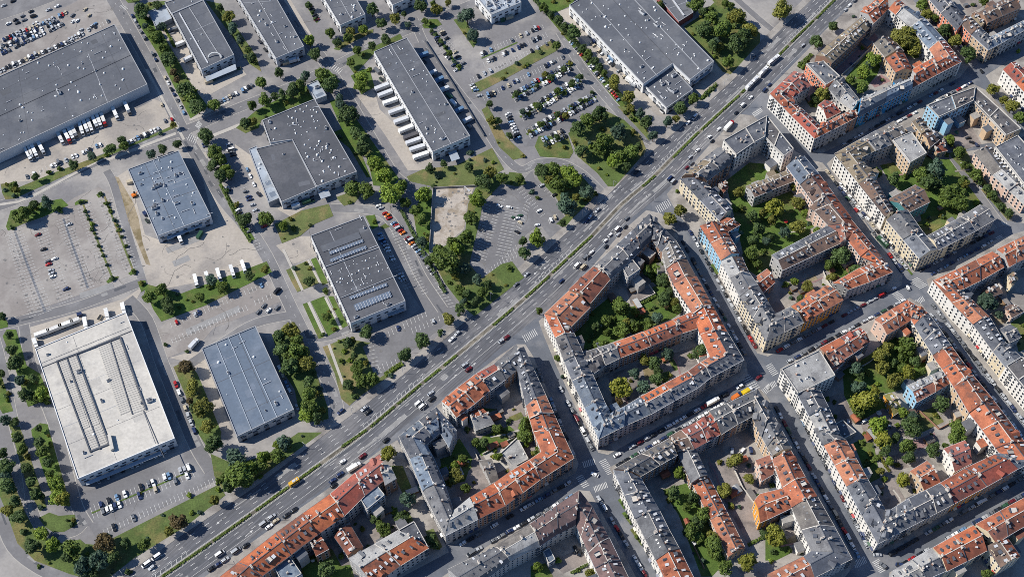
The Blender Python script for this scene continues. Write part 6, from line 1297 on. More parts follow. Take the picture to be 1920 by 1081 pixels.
b = MB(); b.box((0, 0, 0), 1.2, .9, 1.2, 0, 0); b.box((0, 0, 1.2), 1.3, 1.0, .12, 0, 1); ME_BIN = b.mesh('rubbish_bin', [M_capd, M_dark])
pend = {}
for p, g in CLUTTER:
    k = rcl.random(); x, y, _d = proj(p); wh = where(x, y); rz = rcl.choice([.45, 2.02]) + rcl.uniform(-.1, .1)
    if k < .5:
        nm, me = rcl.choice(SHED); rn = rcl.choice(list(ROOFT)); o = inst('garden_shed', me, None, p + Vector((0, 0, .1)), rz, om={1: ROOFT[rn]}); pend.setdefault((f'{rn}-roofed {nm}', 'shed', wh), []).append((y, o))
    elif k < .62: o = inst('parasol', ME_PARA, None, p + Vector((0, 0, .15)), 0, scale=rcl.uniform(.8, 1.2), om={0: rcl.choice([M_vent, M_trim, PAINT['red'], PAINT['yellow'], PAINT['green']])}); c_ = o.material_slots[0].material.name; pend.setdefault(({'vent_white': 'white', 'cornice_plaster': 'cream'}.get(c_, c_.replace('paint_', '')) + ' garden parasol', 'parasol', wh), []).append((y, o))
    elif k < .74: o = inst('rubbish_bin', ME_BIN, None, p + Vector((0, 0, .15)), rz); pend.setdefault(('dark lidded rubbish bin', 'bin', wh), []).append((y, o))
    else:
        d = Vector((math.cos(rz), math.sin(rz), 0)); n_ = Vector((-d.y, d.x, 0)); lx, ly = rcl.uniform(2, 5), rcl.uniform(.8, 2.2)
        if g or rcl.random() < .5: sheet('flower_bed', [p - d * lx - n_ * ly, p + d * lx - n_ * ly, p + d * lx + n_ * ly, p - d * lx + n_ * ly], rcl.choice([M_soil, M_dry, M_grass]), .25)
        if rcl.random() < .7: ribbon('garden_path', [p - d * (lx + 5), p - n_ * (ly + .8), p + d * (lx + 4) - n_ * 2], 1.1, rcl.choice([M_path, M_redpave, M_court]), .27)
for (nm, cat, wh), L in pend.items():
    L.sort(key=lambda q: q[0])
    for k, (y, o) in enumerate(L): tag(o, f'{nm} by {wh}' + ('' if len(L) == 1 else f', {nth(k + 1)} from the top'), cat, f'{cat}s by {wh}')
# hedges: median planting and garden hedges
def hedge(label, line, wd, ht, hue, group=None):
    r = random.Random(len(USED)); b = MB(); base = line[0].copy(); base.z = 0
    for a, c in zip(line, line[1:]):
        d = c - a; n = d.length
        for _ in range(int(n * wd * 9 + n * 6)):
            p = a + d * r.random(); nr = Vector((-d.y, d.x, 0)).normalized(); p = p + nr * r.uniform(-wd / 2, wd / 2); p.z = .2 + ht * math.sqrt(r.random()) * (1 - .3 * r.random())
            nn = Vector((r.gauss(0, .6), r.gauss(0, .6), 1)).normalized(); u = nn.orthogonal().normalized(); v = nn.cross(u); s = r.uniform(.25, .5)
            k = r.uniform(0, 6); u, v = u * math.cos(k) + v * math.sin(k), v * math.cos(k) - u * math.sin(k); p = p - base
            b.poly([p + u * s, p + v * s, p - u * s, p - v * s])
    o = b.build("hedge", LEAF[hue], loc=base); tag(o, label, "hedge", group)
seg = [(305, 1080, 395, 1018), (400, 1014, 470, 964), (480, 957, 540, 913), (545, 909, 600, 870), (640, 838, 687, 806), (695, 800, 740, 762), (745, 758, 790, 720), (795, 716, 825, 692), (832, 686, 856, 666), (925, 610, 962, 578), (985, 558, 1030, 518), (1035, 512, 1062, 487), (1066, 483, 1110, 442), (1205, 350, 1228, 330), (1262, 296, 1310, 248), (1315, 244, 1385, 180), (1390, 175, 1440, 125), (1446, 119, 1477, 87), (1483, 80, 1525, 40), (1530, 36, 1570, -4)]
for k, (a, c, d, e) in enumerate(seg):
    n = max(2, int(math.hypot(d - a, e - c) / 18)); line = [P(a + (d - a) * i / n, c + (e - c) * i / n) for i in range(n + 1)]
    hedge(f"clipped green hedge on the boulevard median, {nth(k + 1)} stretch from the lower end", line, 1.5, .8, 'mid green', "median hedges of the boulevard")
for lab, pts, wd, ht, hue in (("tall dark hedge between the crammed lot and the white-walled hall", [(1000, 0), (1040, 40), (1080, 85), (1120, 130), (1160, 180), (1200, 225)], 3.2, 2.4, 'dark green'),
        ("dark hedge along the edge of the red car row", [(752, 395), (775, 440), (795, 480), (808, 500), (835, 550)], 2.2, 1.8, 'dark green'),
        ("bright hedge beside the square office annex", [(1312, 188), (1328, 172), (1344, 158)], 2.4, 1.4, 'mid green'),
        ("green hedge closing the pointed block's upper court", [(1195, 572), (1212, 564), (1230, 555)], 2.0, 1.6, 'mid green'),
        ("long hedge crossing the big wooded garden's paved yard", [(1625, 870), (1640, 862), (1652, 850)], 2.0, 1.6, 'mid green'),
        ("narrow hedge between the two lower garden plots", [(1649, 853), (1658, 872), (1668, 885)], 1.5, 1.6, 'olive green'),
        ("hedge at the lower end of the dirt court", [(1402, 1022), (1415, 1015), (1430, 1007)], 2.0, 1.5, 'mid green'),
        ("clipped hedge in front of the whitewashed house", [(1497, 128), (1505, 118), (1522, 103)], 3.0, 1.6, 'mid green'),
        ("hedge by the ridged hall's forecourt trees", [(300, 40), (315, 65), (328, 90)], 2.0, 1.6, 'bright green'),
        ("bright hedge along the car park's dock hall fence", [(640, 545), (652, 560)], 1.5, 1.2, 'mid green'),
        ("hedge along the lorry yard's planted strip", [(415, 350), (432, 385), (455, 430), (470, 455)], 2.0, 1.5, 'mid green'),
        ("hedge between the skylight hall's lots and the boulevard", [(722, 704), (740, 690), (755, 682)], 3.0, 1.4, 'bright green'),
        ("hedge edging the long white block's lane", [(1812, 305), (1835, 335), (1862, 375), (1880, 398)], 2.6, 1.6, 'dark green'),
        ("trimmed hedge along the mauve block's court", [(1070, 1075), (1085, 1067), (1105, 1056)], 1.6, 1.4, 'mid green')):
    hedge(lab, [P(*p) for p in pts], wd, ht, hue)
# ------------------------------------------------------------------ vehicles
def loft(b, secs, mi):
    for (a, c) in zip(secs, secs[1:]):
        n = len(a)
        for i in range(n):
            j = (i + 1) % n; b.poly([a[i], a[j], c[j], c[i]], mi)
def car_mesh(L=4.4, Wd=1.8, Ht=1.46, kind='sedan'):
    h, w2 = L / 2, Wd / 2; b = MB(); g = MB()
    def sec(x, z0, z1, wy, t=.92): return [(x, -wy, z0), (x, wy, z0), (x, wy, (z0 + z1) * .55), (x, wy * t, z1), (x, -wy * t, z1), (x, -wy, (z0 + z1) * .55)]
    belt = .92
    xs = [(-h, .45, .72, w2 * .82), (-h + .12, .28, .88, w2 * .95), (-h + .7, .25, belt, w2), (0, .25, belt, w2), (h - 1.1, .25, .88, w2), (h - .25, .28, .74, w2 * .94), (h, .42, .6, w2 * .78)]
    ss = [sec(*q) for q in xs]; loft(b, ss, 0); b.poly(ss[0][::-1], 0); b.poly(ss[-1], 0)
    if kind == 'van': r0, r1, c0, c1 = -h + .15, h - 1.6, -h + .05, h - .55
    elif kind == 'hatch': r0, r1, c0, c1 = -h + .55, .35, -h + .15, h - 1.35
    else: r0, r1, c0, c1 = -h + 1.1, .4, -h + .5, h - 1.4
    wr = w2 * .78; zb = belt - .03
    g.prism([(c0, -w2 * .9, zb), (c1, -w2 * .9, zb), (c1, w2 * .9, zb), (c0, w2 * .9, zb)], [(r0, -wr, Ht - .05), (r1, -wr, Ht - .05), (r1, wr, Ht - .05), (r0, wr, Ht - .05)])
    b.prism([(r0 - .03, -wr - .02, Ht - .06), (r1 + .03, -wr - .02, Ht - .06), (r1 + .03, wr + .02, Ht - .06), (r0 - .03, wr + .02, Ht - .06)], [(r0 + .12, -wr + .08, Ht), (r1 - .12, -wr + .08, Ht), (r1 - .12, wr - .08, Ht), (r0 + .12, wr - .08, Ht)], 0)
    for x in (-h + .85, h - .85):
        for y in (-w2 + .02, w2 - .02): b.tube((x, y - .1, .32), (x, y + .1, .32), .33, .33, 9, 1)
    me = b.mesh("car", [PAINT['white'], M_rubber]); recalc(me); gm = g.mesh("window_glass", [M_cglass]); recalc(gm); return me, gm
CAR = {'sedan': car_mesh(), 'hatch': car_mesh(4.0, 1.75, 1.5, 'hatch'), 'estate': car_mesh(4.6, 1.82, 1.52, 'hatch'), 'van': car_mesh(5.2, 1.98, 2.15, 'van')}
rc = random.Random(77)
CARS = []; BAD = {}
def add_car(pos, ang, desc, col=None, kind=None):
    if any((g['c'] - pos).length < g['rad'] + 2 and inside(pos, g['quad']) for g in HOUSES): BAD[desc] = BAD.get(desc, 0) + 1; return
    x, y, d = proj(pos)
    if not (-30 < x < 1950 and -30 < y < 1110): return
    k = kind or rc.choice(['sedan', 'hatch', 'hatch', 'estate', 'sedan', 'estate', 'sedan', 'hatch', 'estate', 'van'])
    if k == 'van' and not kind and rc.random() < .4: k = 'estate'
    if any((q['pos'] - pos).length < 1.7 for q in CARS[-60:]): return
    CARS.append(dict(pos=pos, ang=ang, desc=desc, col=col or rc.choice(PAL), kind=k, x=x, y=y, d=d))
def row(desc, t, p0, p1, vec=None, fill=.8, sp=2.6, lines=True, depth=5.0, pal=None, sp_along=5.9, both=False, z=.1):
    """vec given: bays set out along p0-p1 with that direction into the bay; else cars parked along the kerb"""
    a, c = P(*to_full(t, p0)), P(*to_full(t, p1)); d = c - a; n = d.length; d.normalize()
    if vec is None:
        k = int(n / sp_along)
        for i in range(k):
            if rc.random() < fill: add_car(a + d * ((i + .5 + rc.uniform(-.12, .12)) * n / k) + Vector((0, 0, .06)), math.atan2(d.y, d.x) + rc.choice([0, math.pi]) + rc.gauss(0, .02), desc, rc.choice(pal) if pal else None)
        return
    m = to_full(t, p0); v = (P(m[0] + vec[0] * t[2], m[1] + vec[1] * t[2]) - a).normalized()
    k = max(1, int(n / sp)); st = n / k
    for s in ((1, -1) if both else (1,)):
        vv = v * s
        for i in range(k + 1):
            q = a + d * (i * st)
            if lines: line_mark(q + vv * .2, q + vv * depth, .26, z)
            if i < k and rc.random() < .5: blot(q + d * st / 2 + vv * depth * rc.uniform(.35, .7))
            if i < k and rc.random() < fill: add_car(q + d * st / 2 + vv * (depth * .52 + rc.uniform(-.3, .3)) + Vector((0, 0, .06)), math.atan2(vv.y, vv.x) + rc.choice([0, math.pi]) + rc.gauss(0, .02), desc + ((", " + (("upper" if (vec[1] < 0) == (s > 0) else "lower") if abs(vec[1]) > abs(vec[0]) else ("boulevard" if (vec[0] > 0) == (s > 0) else "outer")) + " side") if both else ""), rc.choice(pal) if pal else None)
t00, t10, t20, t01, t11, t21, t02, t12, t03 = T(0, 0), T(1, 0), T(2, 0), T(0, 1), T(1, 1), T(2, 1), T(0, 2), T(1, 2), T(0, 3)
dk = ['black', 'dark blue', 'grey', 'grey', 'black', 'silver', 'dark blue', 'white']
lt = ['white', 'silver', 'white', 'silver', 'grey', 'black', 'beige', 'light blue']
# distribution hall lot
row("the distribution hall lot's fence row", t00, (60, 275), (500, 80), (10, 25), .96, pal=lt + ['red', 'red'])
row("the distribution hall lot's second row", t00, (0, 390), (470, 165), (10, 22), .88, both=True, pal=dk + lt)
row("the distribution hall lot's third row", t00, (30, 500), (540, 285), (10, 22), .93, pal=dk + lt)
row("the distribution hall lot's wall row", t00, (0, 560), (640, 270), (-10, -22), .93, pal=lt + ['silver', 'white'])
row("the distribution hall lot's last bays", t00, (660, 250), (830, 175), (-10, -22), .35, pal=lt)
for x, y in ((545, 120), (550, 165), (580, 160), (640, 75), (670, 120), (690, 200), (715, 185), (610, 230)): add_car(P(*to_full(t00, (x, y))) + Vector((0, 0, .06)), 1.1, "the scattered cars above the distribution hall", rc.choice(lt + dk))
row("the distribution hall lot's middle row", t00, (0, 335), (300, 190), (10, 22), .8, both=True, pal=lt + dk); row("the far road's upper kerb", t00, (0, 60), (130, 0), None, .7); row("the far road's lower kerb", t00, (30, 200), (320, 45), None, .85, pal=lt + dk); row("the far road's verge", t00, (100, 190), (460, 40), None, .5)
row("the kerb row beside the ridged hall's trees", t00, (985, 105), (1390, 870), None, .72, pal=dk + lt, sp_along=6.5)
row("the bays under the lorry docks, outer half", t00, (940, 1060), (1190, 945), (12, 24), .75, pal=lt); row("the verge bays under the lorry docks", t01, (200, 275), (800, 10), (-10, -24), .6, pal=lt + ['white'])
for x, y in ((1240, 910), (1290, 900), (1215, 790)): add_car(P(*to_full(t00, (x, y))) + Vector((0, 0, .06)), 2.0, "the corner of the lorry-dock yard")
row("the ridged hall's front bays", t00, (1630, 800), (1910, 655), (-12, -22), .8, pal=lt); 
row("the purple car row", t10, (378, 55), (440, 170), (40, -16), .95, pal=['dark blue', 'dark blue', 'dark red', 'black'])
row("the strip lot's dock side", t10, (1345, 235), (1530, 525), (-38, 22), .55, pal=dk); row("the strip lot's far side", t10, (1360, 230), (1545, 520), (38, -22), .35, pal=dk + lt)
row("the plant building lot's upper bays", t10, (1690, 430), (2160, 215), (-14, -30), .25); row("the plant building lot's lower bays", t10, (1700, 460), (2170, 245), (14, 30), .4, pal=dk)
row("the bays above the dry grass strip", t10, (1620, 620), (2240, 325), (-14, -30), .45, pal=lt + dk); row("the bays below the dry grass strip", t10, (1700, 720), (2300, 410), (14, 30), .45, pal=lt + dk + ['red'])
row("the lower bend bays", t10, (1590, 640), (1660, 740), (30, -10), .9, pal=['light blue', 'white', 'silver'])
for nm, a, c in (("first", (10, 735), (440, 495)), ("second", (70, 875), (510, 615)), ("third", (120, 1005), (620, 730))):
    row(f"the crammed lot's {nm} planted row", t20, a, c, (16, 28), .93, both=True, pal=lt + dk + ['red'], sp=2.5)
row("the crammed lot's lowest short row", t20, (230, 1075), (400, 1000), (16, 28), .9, both=True, pal=lt + dk, sp=2.5); row("the crammed lot's lane-side row", t20, (-60, 860), (30, 1060), (34, -16), .85, pal=lt + dk, sp=2.6); row("the crammed lot's sloping edge bays", t20, (415, 320), (790, 770), (34, -18), .7, pal=lt + ['red', 'grey'])
row("the white-walled hall's side lane", t20, (600, 300), (930, 640), (-24, 20), .6, sp=3.4, lines=False, pal=lt + ['beige'])
row("the fan lot's middle bays", t21, (80, 320), (250, 520), (-34, 22), .12); row("the fan lot's upper bays", t21, (235, 290), (370, 400), (-30, 20), .35)
row("the fan lot's left bays", t11, (1710, 450), (1620, 880), (52, 16), .04); row("the fan lot's centre bays", t11, (1870, 420), (1725, 870), (-50, -14), .04)
row("the fan lot's spine bays", FULL, (962, 388), (941, 480), (14, 3), .12, both=True); row("the fan lot's tail bays", FULL, (922, 520), (975, 480), (-4, -14), .0); row("the fan lot's lower bays", t11, (1740, 1000), (1960, 800), (-14, -44), .06); row("the fan lot's right bays", t21, (10, 660), (100, 430), (34, 20), .2); row("the fan lot's exit bays", t21, (270, 560), (330, 520), (14, 40), .2)
for x, y in ((60, 540), (190, 610), (40, 560)): add_car(P(*to_full(t21, (x, y))) + Vector((0, 0, .06)), .4, "the fan lot's tip")
row("the red car row's upper stretch", t11, (935, 445), (1320, 880), (-44, 22), .92, sp=2.7, pal=lt + dk + ['red', 'red', 'orange', 'dark red']); row("the red car row's lower stretch", t11, (1320, 900), (1440, 1090), (-44, 22), .7, sp=2.7, pal=lt + dk)
row("the skylight hall's shaded wall bays", t11, (895, 680), (1110, 1090), (44, -18), .75, pal=['white', 'silver', 'light blue']); row("the skylight hall's outer bays", t11, (1000, 660), (1240, 1130), (46, -18), .0)
row("the skylight hall's front bays", t12, (960, 330), (1265, 170), (12, 34), .12, pal=dk); row("the skylight hall's lower bays", t12, (1180, 345), (1410, 240), (-12, -36), .1, pal=dk); row("the skylight hall's corner bays", t12, (820, 420), (890, 640), (52, -12), .05); row("the bays facing the skylight hall's corner", t12, (1400, 0), (1500, 130), (-48, 14), .0)
row("the skylight hall lot's end bays", t12, (900, 640), (1090, 560), (-14, -40), .0)
# big empty lot
for nm, a, c, b2, f in (("first", (40, 690), (215, 1300), False, .03), ("second", (110, 650), (340, 1260), True, .02), ("third", (290, 620), (500, 1180), True, .14), ("fourth", (475, 560), (660, 1080), True, .04), ("fifth", (630, 470), (830, 990), True, .0), ("sixth", (790, 420), (985, 935), True, .0)):
    row(f"the big empty lot's {nm} bay row", t01, a, c, (60, -22), f, both=b2, sp=2.75)
for a, c in (((110, 650), (340, 1260)), ((475, 560), (660, 1080))): ribbon("bay_divider", W(t01, [a, c]), 1.6, M_asph, .06)
row("the lorry yard side of the tree row", t01, (1500, 0), (1690, 370), (40, -14), .35, pal=dk); row("the tree row's lower bays", t01, (1720, 440), (1920, 800), (38, -14), .3, pal=dk); row("the shed-side bays", t01, (1735, -10), (1780, 90), (-30, 8), .8, pal=lt); row("the loading shed's kerb", t01, (1845, 170), (1915, 330), None, .9, pal=lt); row("the bays beyond the tree row", t01, (1800, 340), (1960, 640), (40, -14), .45, pal=dk + ['red'])
row("the seamed hall lot's grass-edge bays", t02, (1275, 255), (1990, -60), (16, 40), .14); row("the seamed hall lot's lower bays", t02, (1300, 420), (1860, 170), (-16, -40), .05); row("the seamed hall lot's end bays", t12, (0, 130), (120, 80), (-12, -34), .4)
for x, y in ((160, 25), (95, 170), (60, 135), (160, 150), (20, 180)): add_car(P(*to_full(t12, (x, y))) + Vector((0, 0, .06)), 1.0, "the seamed hall lot's loose end")
row("the white hall's service lane kerb", t02, (1310, 700), (1470, 1100), None, .5); row("the seamed hall's shaded wall", t12, (85, 400), (320, 920), None, .6, pal=lt)
row("the white hall lot's planted row", t03, (690, 600), (1440, 285), (20, 60), .42, both=True, pal=dk + lt, sp=2.5); row("the white hall lot's lower row", t03, (790, 775), (1640, 380), (-20, -58), .12, sp=2.5, pal=dk)
row("the white hall's front bays", t03, (730, 395), (1260, 155), (-10, -30), .5, sp=2.9, lines=False, pal=['white', 'silver', 'white', 'black'])
# traffic and kerb parking on the boulevard
def on_blvd(desc, t, pts, side):
    for q in pts:
        x, y = to_full(t, q[:2]); p = P(x, y); p.z = .09
        i = min(range(len(medw) - 1), key=lambda i: (medw[i] - p).length); d = medw[i + 1] - medw[i]
        add_car(p, math.atan2(d.y, d.x) + (0 if side else math.pi), desc, q[2] if len(q) > 2 else None, q[3] if len(q) > 3 else None)
on_blvd("the boulevard's house side", t13, [(650, 222, 'white'), (800, 180, 'dark red'), (575, 365, 'dark blue'), (630, 318, 'dark blue'), (585, 400, 'black'), (60, 685, 'silver', 'van'), (120, 635, 'silver'), (100, 708, 'white'), (150, 665, 'beige'), (230, 625, 'black'), (285, 585, 'black'), (975, 62, 'black')], 1)
on_blvd("the boulevard's house side", t21, [(1185, 262, 'dark blue', 'van'), (1208, 285, 'silver'), (860, 560, 'grey'), (850, 625, 'black'), (790, 640, 'white', 'van'), (795, 682, 'silver'), (735, 685, 'white'), (700, 727, 'white'), (705, 772, 'black'), (595, 815, 'white'), (557, 850, 'grey'), (490, 912, 'white', 'van'), (535, 925, 'beige'), (370, 1030, 'dark blue'), (1310, 180, 'dark red'), (1345, 148, 'grey'), (1335, 102, 'silver'), (1390, 50, 'white')], 1)
on_blvd("the boulevard's estate side", t21, [(930, 215, 'black'), (560, 578, 'dark blue'), (585, 552, 'white'), (640, 500, 'silver'), (110, 980, 'silver'), (30, 1055, 'grey')], 0)
on_blvd("the boulevard's estate side", t20, [(1370, 882, 'white', 'van'), (1320, 925, 'white'), (1810, 430, 'grey')], 0)
on_blvd("the boulevard's house side", t20, [(1480, 1030, 'white'), (1550, 972, 'white'), (1500, 1062, 'black'), (1680, 850, 'black'), (1730, 792, 'white', 'van'), (1790, 735, 'white'), (1895, 680, 'dark blue', 'van')], 1)
on_blvd("the boulevard's house side", t30, [(260, 345, 'silver'), (580, 80, 'silver'), (610, 45, 'white'), (650, 10, 'grey'), (10, 640, 'dark blue')], 1)
on_blvd("the boulevard's estate side", t12, [(635, 928, 'dark blue', 'estate'), (840, 932, 'black'), (812, 905, 'silver'), (1510, 342, 'silver'), (1470, 385, 'white')], 0)
on_blvd("the boulevard's house side", t12, [(1840, 397, 'silver'), (1880, 372, 'dark red'), (1565, 578, 'silver'), (1595, 610, 'dark red'), (1310, 790, 'silver'), (1220, 865, 'white'), (1250, 888, 'white', 'van'), (1320, 832, 'black')], 1)
on_blvd("the boulevard's estate side", t03, [(1100, 990, 'white', 'van'), (1175, 935, 'white', 'van'), (1140, 1015, 'silver')], 0)
on_blvd("the boulevard's house side", t03, [(1650, 912, 'white', 'van'), (1690, 957, 'silver'), (1770, 890, 'silver', 'van'), (1590, 1022, 'black'), (1640, 990, 'dark blue'), (1845, 850, 'black')], 1)
# side streets: both kerbs
ST_ROWS = [
 ("the narrow side street", (783, 862), (845, 990), .35), ("the blue-corner block's lower kerb", (862, 1022), (1072, 902), .75), ("the mauve block's upper kerb", (875, 1042), (1075, 928), .8),
 ("the sloping street's shady kerb", (1008, 690), (1078, 858), .75), ("the pointed block's lower kerb", (1042, 712), (1112, 845), .55), ("the pointed block's bottom kerb", (1150, 857), (1392, 722), .8), ("the shed block's upper kerb", (1155, 874), (1385, 740), .8),
 ("the pointed block's eastern kerb", (1272, 440), (1398, 668), .8), ("the pale blue front's kerb", (1292, 432), (1418, 655), .85), ("the cream corner's lower kerb", (1455, 660), (1682, 538), .8), ("the wooded block's upper kerb", (1475, 680), (1700, 560), .85),
 ("the kinked terrace's kerb", (1548, 318), (1690, 508), .65), ("the white front's kerb", (1572, 342), (1702, 507), .85), ("the crossing street's upper kerb", (1722, 510), (1865, 434), .75), ("the orange corner's upper kerb", (1745, 516), (1862, 452), .7),
 ("the blue front's kerb", (1545, 292), (1800, 150), .7), ("the tan row's kerb", (1585, 282), (1822, 155), .75), ("the mauve block's sloping kerb", (1120, 930), (1212, 1082), .8), ("the flower-bed kerb", (1150, 905), (1252, 1085), .85),
 ("the grey row's kerb", (1452, 760), (1612, 1048), .8), ("the pale corner's lower kerb", (1470, 722), (1628, 1028), .85), ("the orange terrace's far kerb", (1742, 586), (1925, 832), .85), ("the edge row's kerb", (1746, 570), (1925, 800), .9),
 ("the slate bottom kerb", (1668, 1040), (1928, 890), .8), ("the bottom corner's kerb", (1690, 1058), (1928, 922), .7), ("the tree street's kerb", (1735, 20), (1825, 112), .5), ("the pink row's lane", (1792, 292), (1878, 402), .2)]
for nm, a, c, f in ST_ROWS: row(nm, FULL, a, c, None, min(.96, f + .12), sp_along=5.3)
for nm, pts in (("the mauve block's court", [(1080, 1030), (1088, 1036), (1094, 1030)]), ("the red paved court", [(1600, 95), (1615, 80), (1578, 110), (1597, 122)]), ("the flat-roofed wing's yard", [(1770, 250), (1822, 268), (1830, 272), (1815, 260)]), ("the garden house's court", [(1590, 792), (1620, 790), (1665, 800), (1640, 800)]),
                ("the shed block's upper court", [(1392, 845), (1408, 845), (1372, 845)]), ("the streets' junctions", [(1422, 708), (1688, 1060), (1702, 540), (1115, 890), (1840, 135), (1655, 1060), (1645, 1040)])):
    for x, y in pts: add_car(P(x, y) + Vector((0, 0, .16)), rc.uniform(0, 3.14), nm)
def kcar(q): return 'van' if q['kind'] == 'van' else 'car'
CARS.sort(key=lambda q: q['d'])
lim = {'car': 0, 'van': 0}; far = []; near = []
for q in CARS:
    k = kcar(q)
    if lim[k] < (290 if k == 'car' else 90): lim[k] += 1; near.append(q)
    else: far.append(q)
groups = {}
for q in near: groups.setdefault((kcar(q), q['col'], q['desc']), []).append(q)
for (k, c, ds), L in groups.items():
    L.sort(key=lambda q: -q['y'])
    for i, q in enumerate(L):
        core = ds
        q['label'] = f"{c} {k} in {core}" if len(L) == 1 else f"{'lower' if i == 0 else 'upper'} of two {c} {k}s in {core}" if len(L) == 2 else f"{nth(i + 1)} {c} {k} counting up {core}"
for q in near:
    me, gm = CAR[q['kind']]
    o = inst(kcar(q), me, None, q['pos'], q['ang'], scale=1.0 + .17 * min(1, max(0, (q['y'] - 150) / 300)), om={0: PAINT[q['col']]}); inst('window_glass', gm, o)
    tag(o, q['label'], kcar(q), "vehicles in " + q['desc'].split(',')[0])
pk = list(PAINT)
if far:
    jobs = []
    for q in far:
        M = Matrix.Translation(q['pos']) @ Matrix.Rotation(q['ang'], 4, 'Z') @ Matrix.Scale(1.0, 4); me, gm = CAR[q['kind']]
        jobs += [(me, M, {0: pk.index(q['col']), 1: len(pk)}), (gm, M, {0: len(pk) + 1})]
    join("distant_traffic", jobs, [PAINT[k] for k in pk] + [M_rubber, M_cglass])
print("carsbad", BAD)
print("cars", len(CARS), lim, len(far))
# lorries, trailers, buses
def lorry(label, pos, ang, L=13.5, box=M_vent, cab='white', has_cab=True, name="lorry", group=None, wd=2.55, ht=3.9):
    root = empty(name, pos, ang); tag(root, label, "lorry" if has_cab else "trailer", group)
    b = MB(); b.prism([(-L / 2, -wd / 2, 1.1), (L / 2, -wd / 2, 1.1), (L / 2, wd / 2, 1.1), (-L / 2, wd / 2, 1.1)], [(-L / 2, -wd / 2, ht), (L / 2, -wd / 2, ht), (L / 2, wd / 2, ht), (-L / 2, wd / 2, ht)])
    for i in range(5): b.box((-L / 2 + (i + .5) * L / 5, 0, ht), .12, wd - .1, .05)
    b.build("cargo_box", box, root)
    c = MB(); c.box((0, 0, .75), L, .9, .35); c.build("chassis", M_capd, root)
    xs = [-L / 2 + 1.2, -L / 2 + 2.4, -L / 2 + 3.6] + ([L / 2 - .4, L / 2 + 2.0] if has_cab else [])
    for x in xs:
        w_ = MB()
        for y in (-wd / 2 + .2, wd / 2 - .2): w_.tube((x, y - .15, .5), (x, y + .15, .5), .5, .5, 10)
        w_.build("wheel_pair", M_rubber, root)
    if has_cab:
        k = MB(); x0 = L / 2 + .5
        k.prism([(x0, -1.2, .6), (x0 + 2.2, -1.2, .6), (x0 + 2.2, 1.2, .6), (x0, 1.2, .6)], [(x0, -1.15, 3.5), (x0 + 1.7, -1.1, 3.2), (x0 + 1.7, 1.1, 3.2), (x0, 1.15, 3.5)])
        co = k.build("cab", PAINT[cab], root); g_ = MB(); g_.poly([(x0 + 2.16, -1.05, 1.8), (x0 + 2.16, 1.05, 1.8), (x0 + 1.78, 1.0, 3.0), (x0 + 1.78, -1.0, 3.0)]); g_.build("windscreen", M_cglass, co)
def lorry_px(label, t, p0, p1, **kw):
    a, c = P(*to_full(t, p0), 2), P(*to_full(t, p1), 2); m = (a + c) / 2; m.z = .06; d = c - a
    lorry(label, m, math.atan2(d.y, d.x), **kw)
dock = [((430, 990), (465, 1060)), ((480, 980), (520, 1055)), ((510, 955), (545, 1030)), ((535, 940), (570, 1015)), ((595, 915), (620, 1000)), ((628, 910), (655, 980)), ((655, 890), (690, 980)), ((690, 868), (725, 945)), ((722, 852), (755, 940)), ((755, 845), (788, 930)), ((840, 800), (880, 885)), ((930, 760), (972, 850)), ((195, 1120), (222, 1178)), ((212, 1105), (235, 1165)), ((240, 1095), (268, 1155)), ((290, 1075), (320, 1130))]
dock.sort(key=lambda q: q[0][0])
for k, (a, c) in enumerate(dock):
    cc = ['white', 'silver', 'white', 'silver', 'white', 'red', 'white', 'grey'][k % 8]
    lorry_px(f"white box lorry with {cc} cab docked at the vast hall, {nth(k + 1)} from the lower end", t00, a, c, L=9.5, cab=cc, group="lorries docked at the distribution hall", box=[M_vent, M_frame, M_vent][k % 3])
yardl = [((1455, 965), (1478, 1060)), ((1540, 950), (1566, 1035)), ((1625, 925), (1650, 1010)), ((1725, 900), (1752, 985)), ((1810, 870), (1835, 945))]
for k, (a, c) in enumerate(yardl): lorry_px(f"white box lorry standing in the concrete yard, {nth(k + 1)} from the lower end of its line", t01, a, c, L=7.2, wd=2.4, ht=3.4, group="white lorries in the concrete yard", cab='white')
lorry_px("single white lorry backed against the blue-grey depot", t01, (1330, 665), (1355, 722), L=6.5)
trail = [((900, 672), (990, 637)), ((925, 722), (1015, 687)), ((960, 780), (1055, 747)), ((1002, 852), (1098, 817)), ((1042, 922), (1138, 887)), ((1075, 990), (1175, 950)), ((1112, 1042), (1212, 1005)), ((1130, 1080), (1230, 1045)), ((1155, 1130), (1265, 1095)), ((1180, 1188), (1290, 1150))]
M_tr = [mat("trailer_silver", rgb(196, 198, 200), rough=.4, var=.06), mat("trailer_blue", rgb(92, 122, 152), rough=.4, var=.08), mat("trailer_dark", rgb(86, 84, 86), rough=.5, var=.1), mat("trailer_red", rgb(150, 60, 56), rough=.5, var=.1)]
for k, (a, c) in enumerate(trail):
    bx = [M_tr[0], M_tr[0], M_vent, M_tr[0], M_tr[0], M_vent, M_tr[2], M_tr[0], M_tr[0], M_vent][k]; cw = ["silver", "silver", "white", "silver", "silver", "white", "dark grey", "silver", "silver", "white"][k]
    lorry_px(f"{cw} trailer backed against the dock hall, {nth(k + 1)} from its upper end", t10, a, c, L=11.5, has_cab=False, name="trailer", group="trailers along the dock hall", box=bx, wd=3.0)
strip = [((1300, 560), (1345, 540)), ((1355, 610), (1395, 590)), ((1390, 680), (1440, 660)), ((1500, 840), (1550, 815)), ((1560, 915), (1610, 890)), ((1240, 420), (1280, 405))]
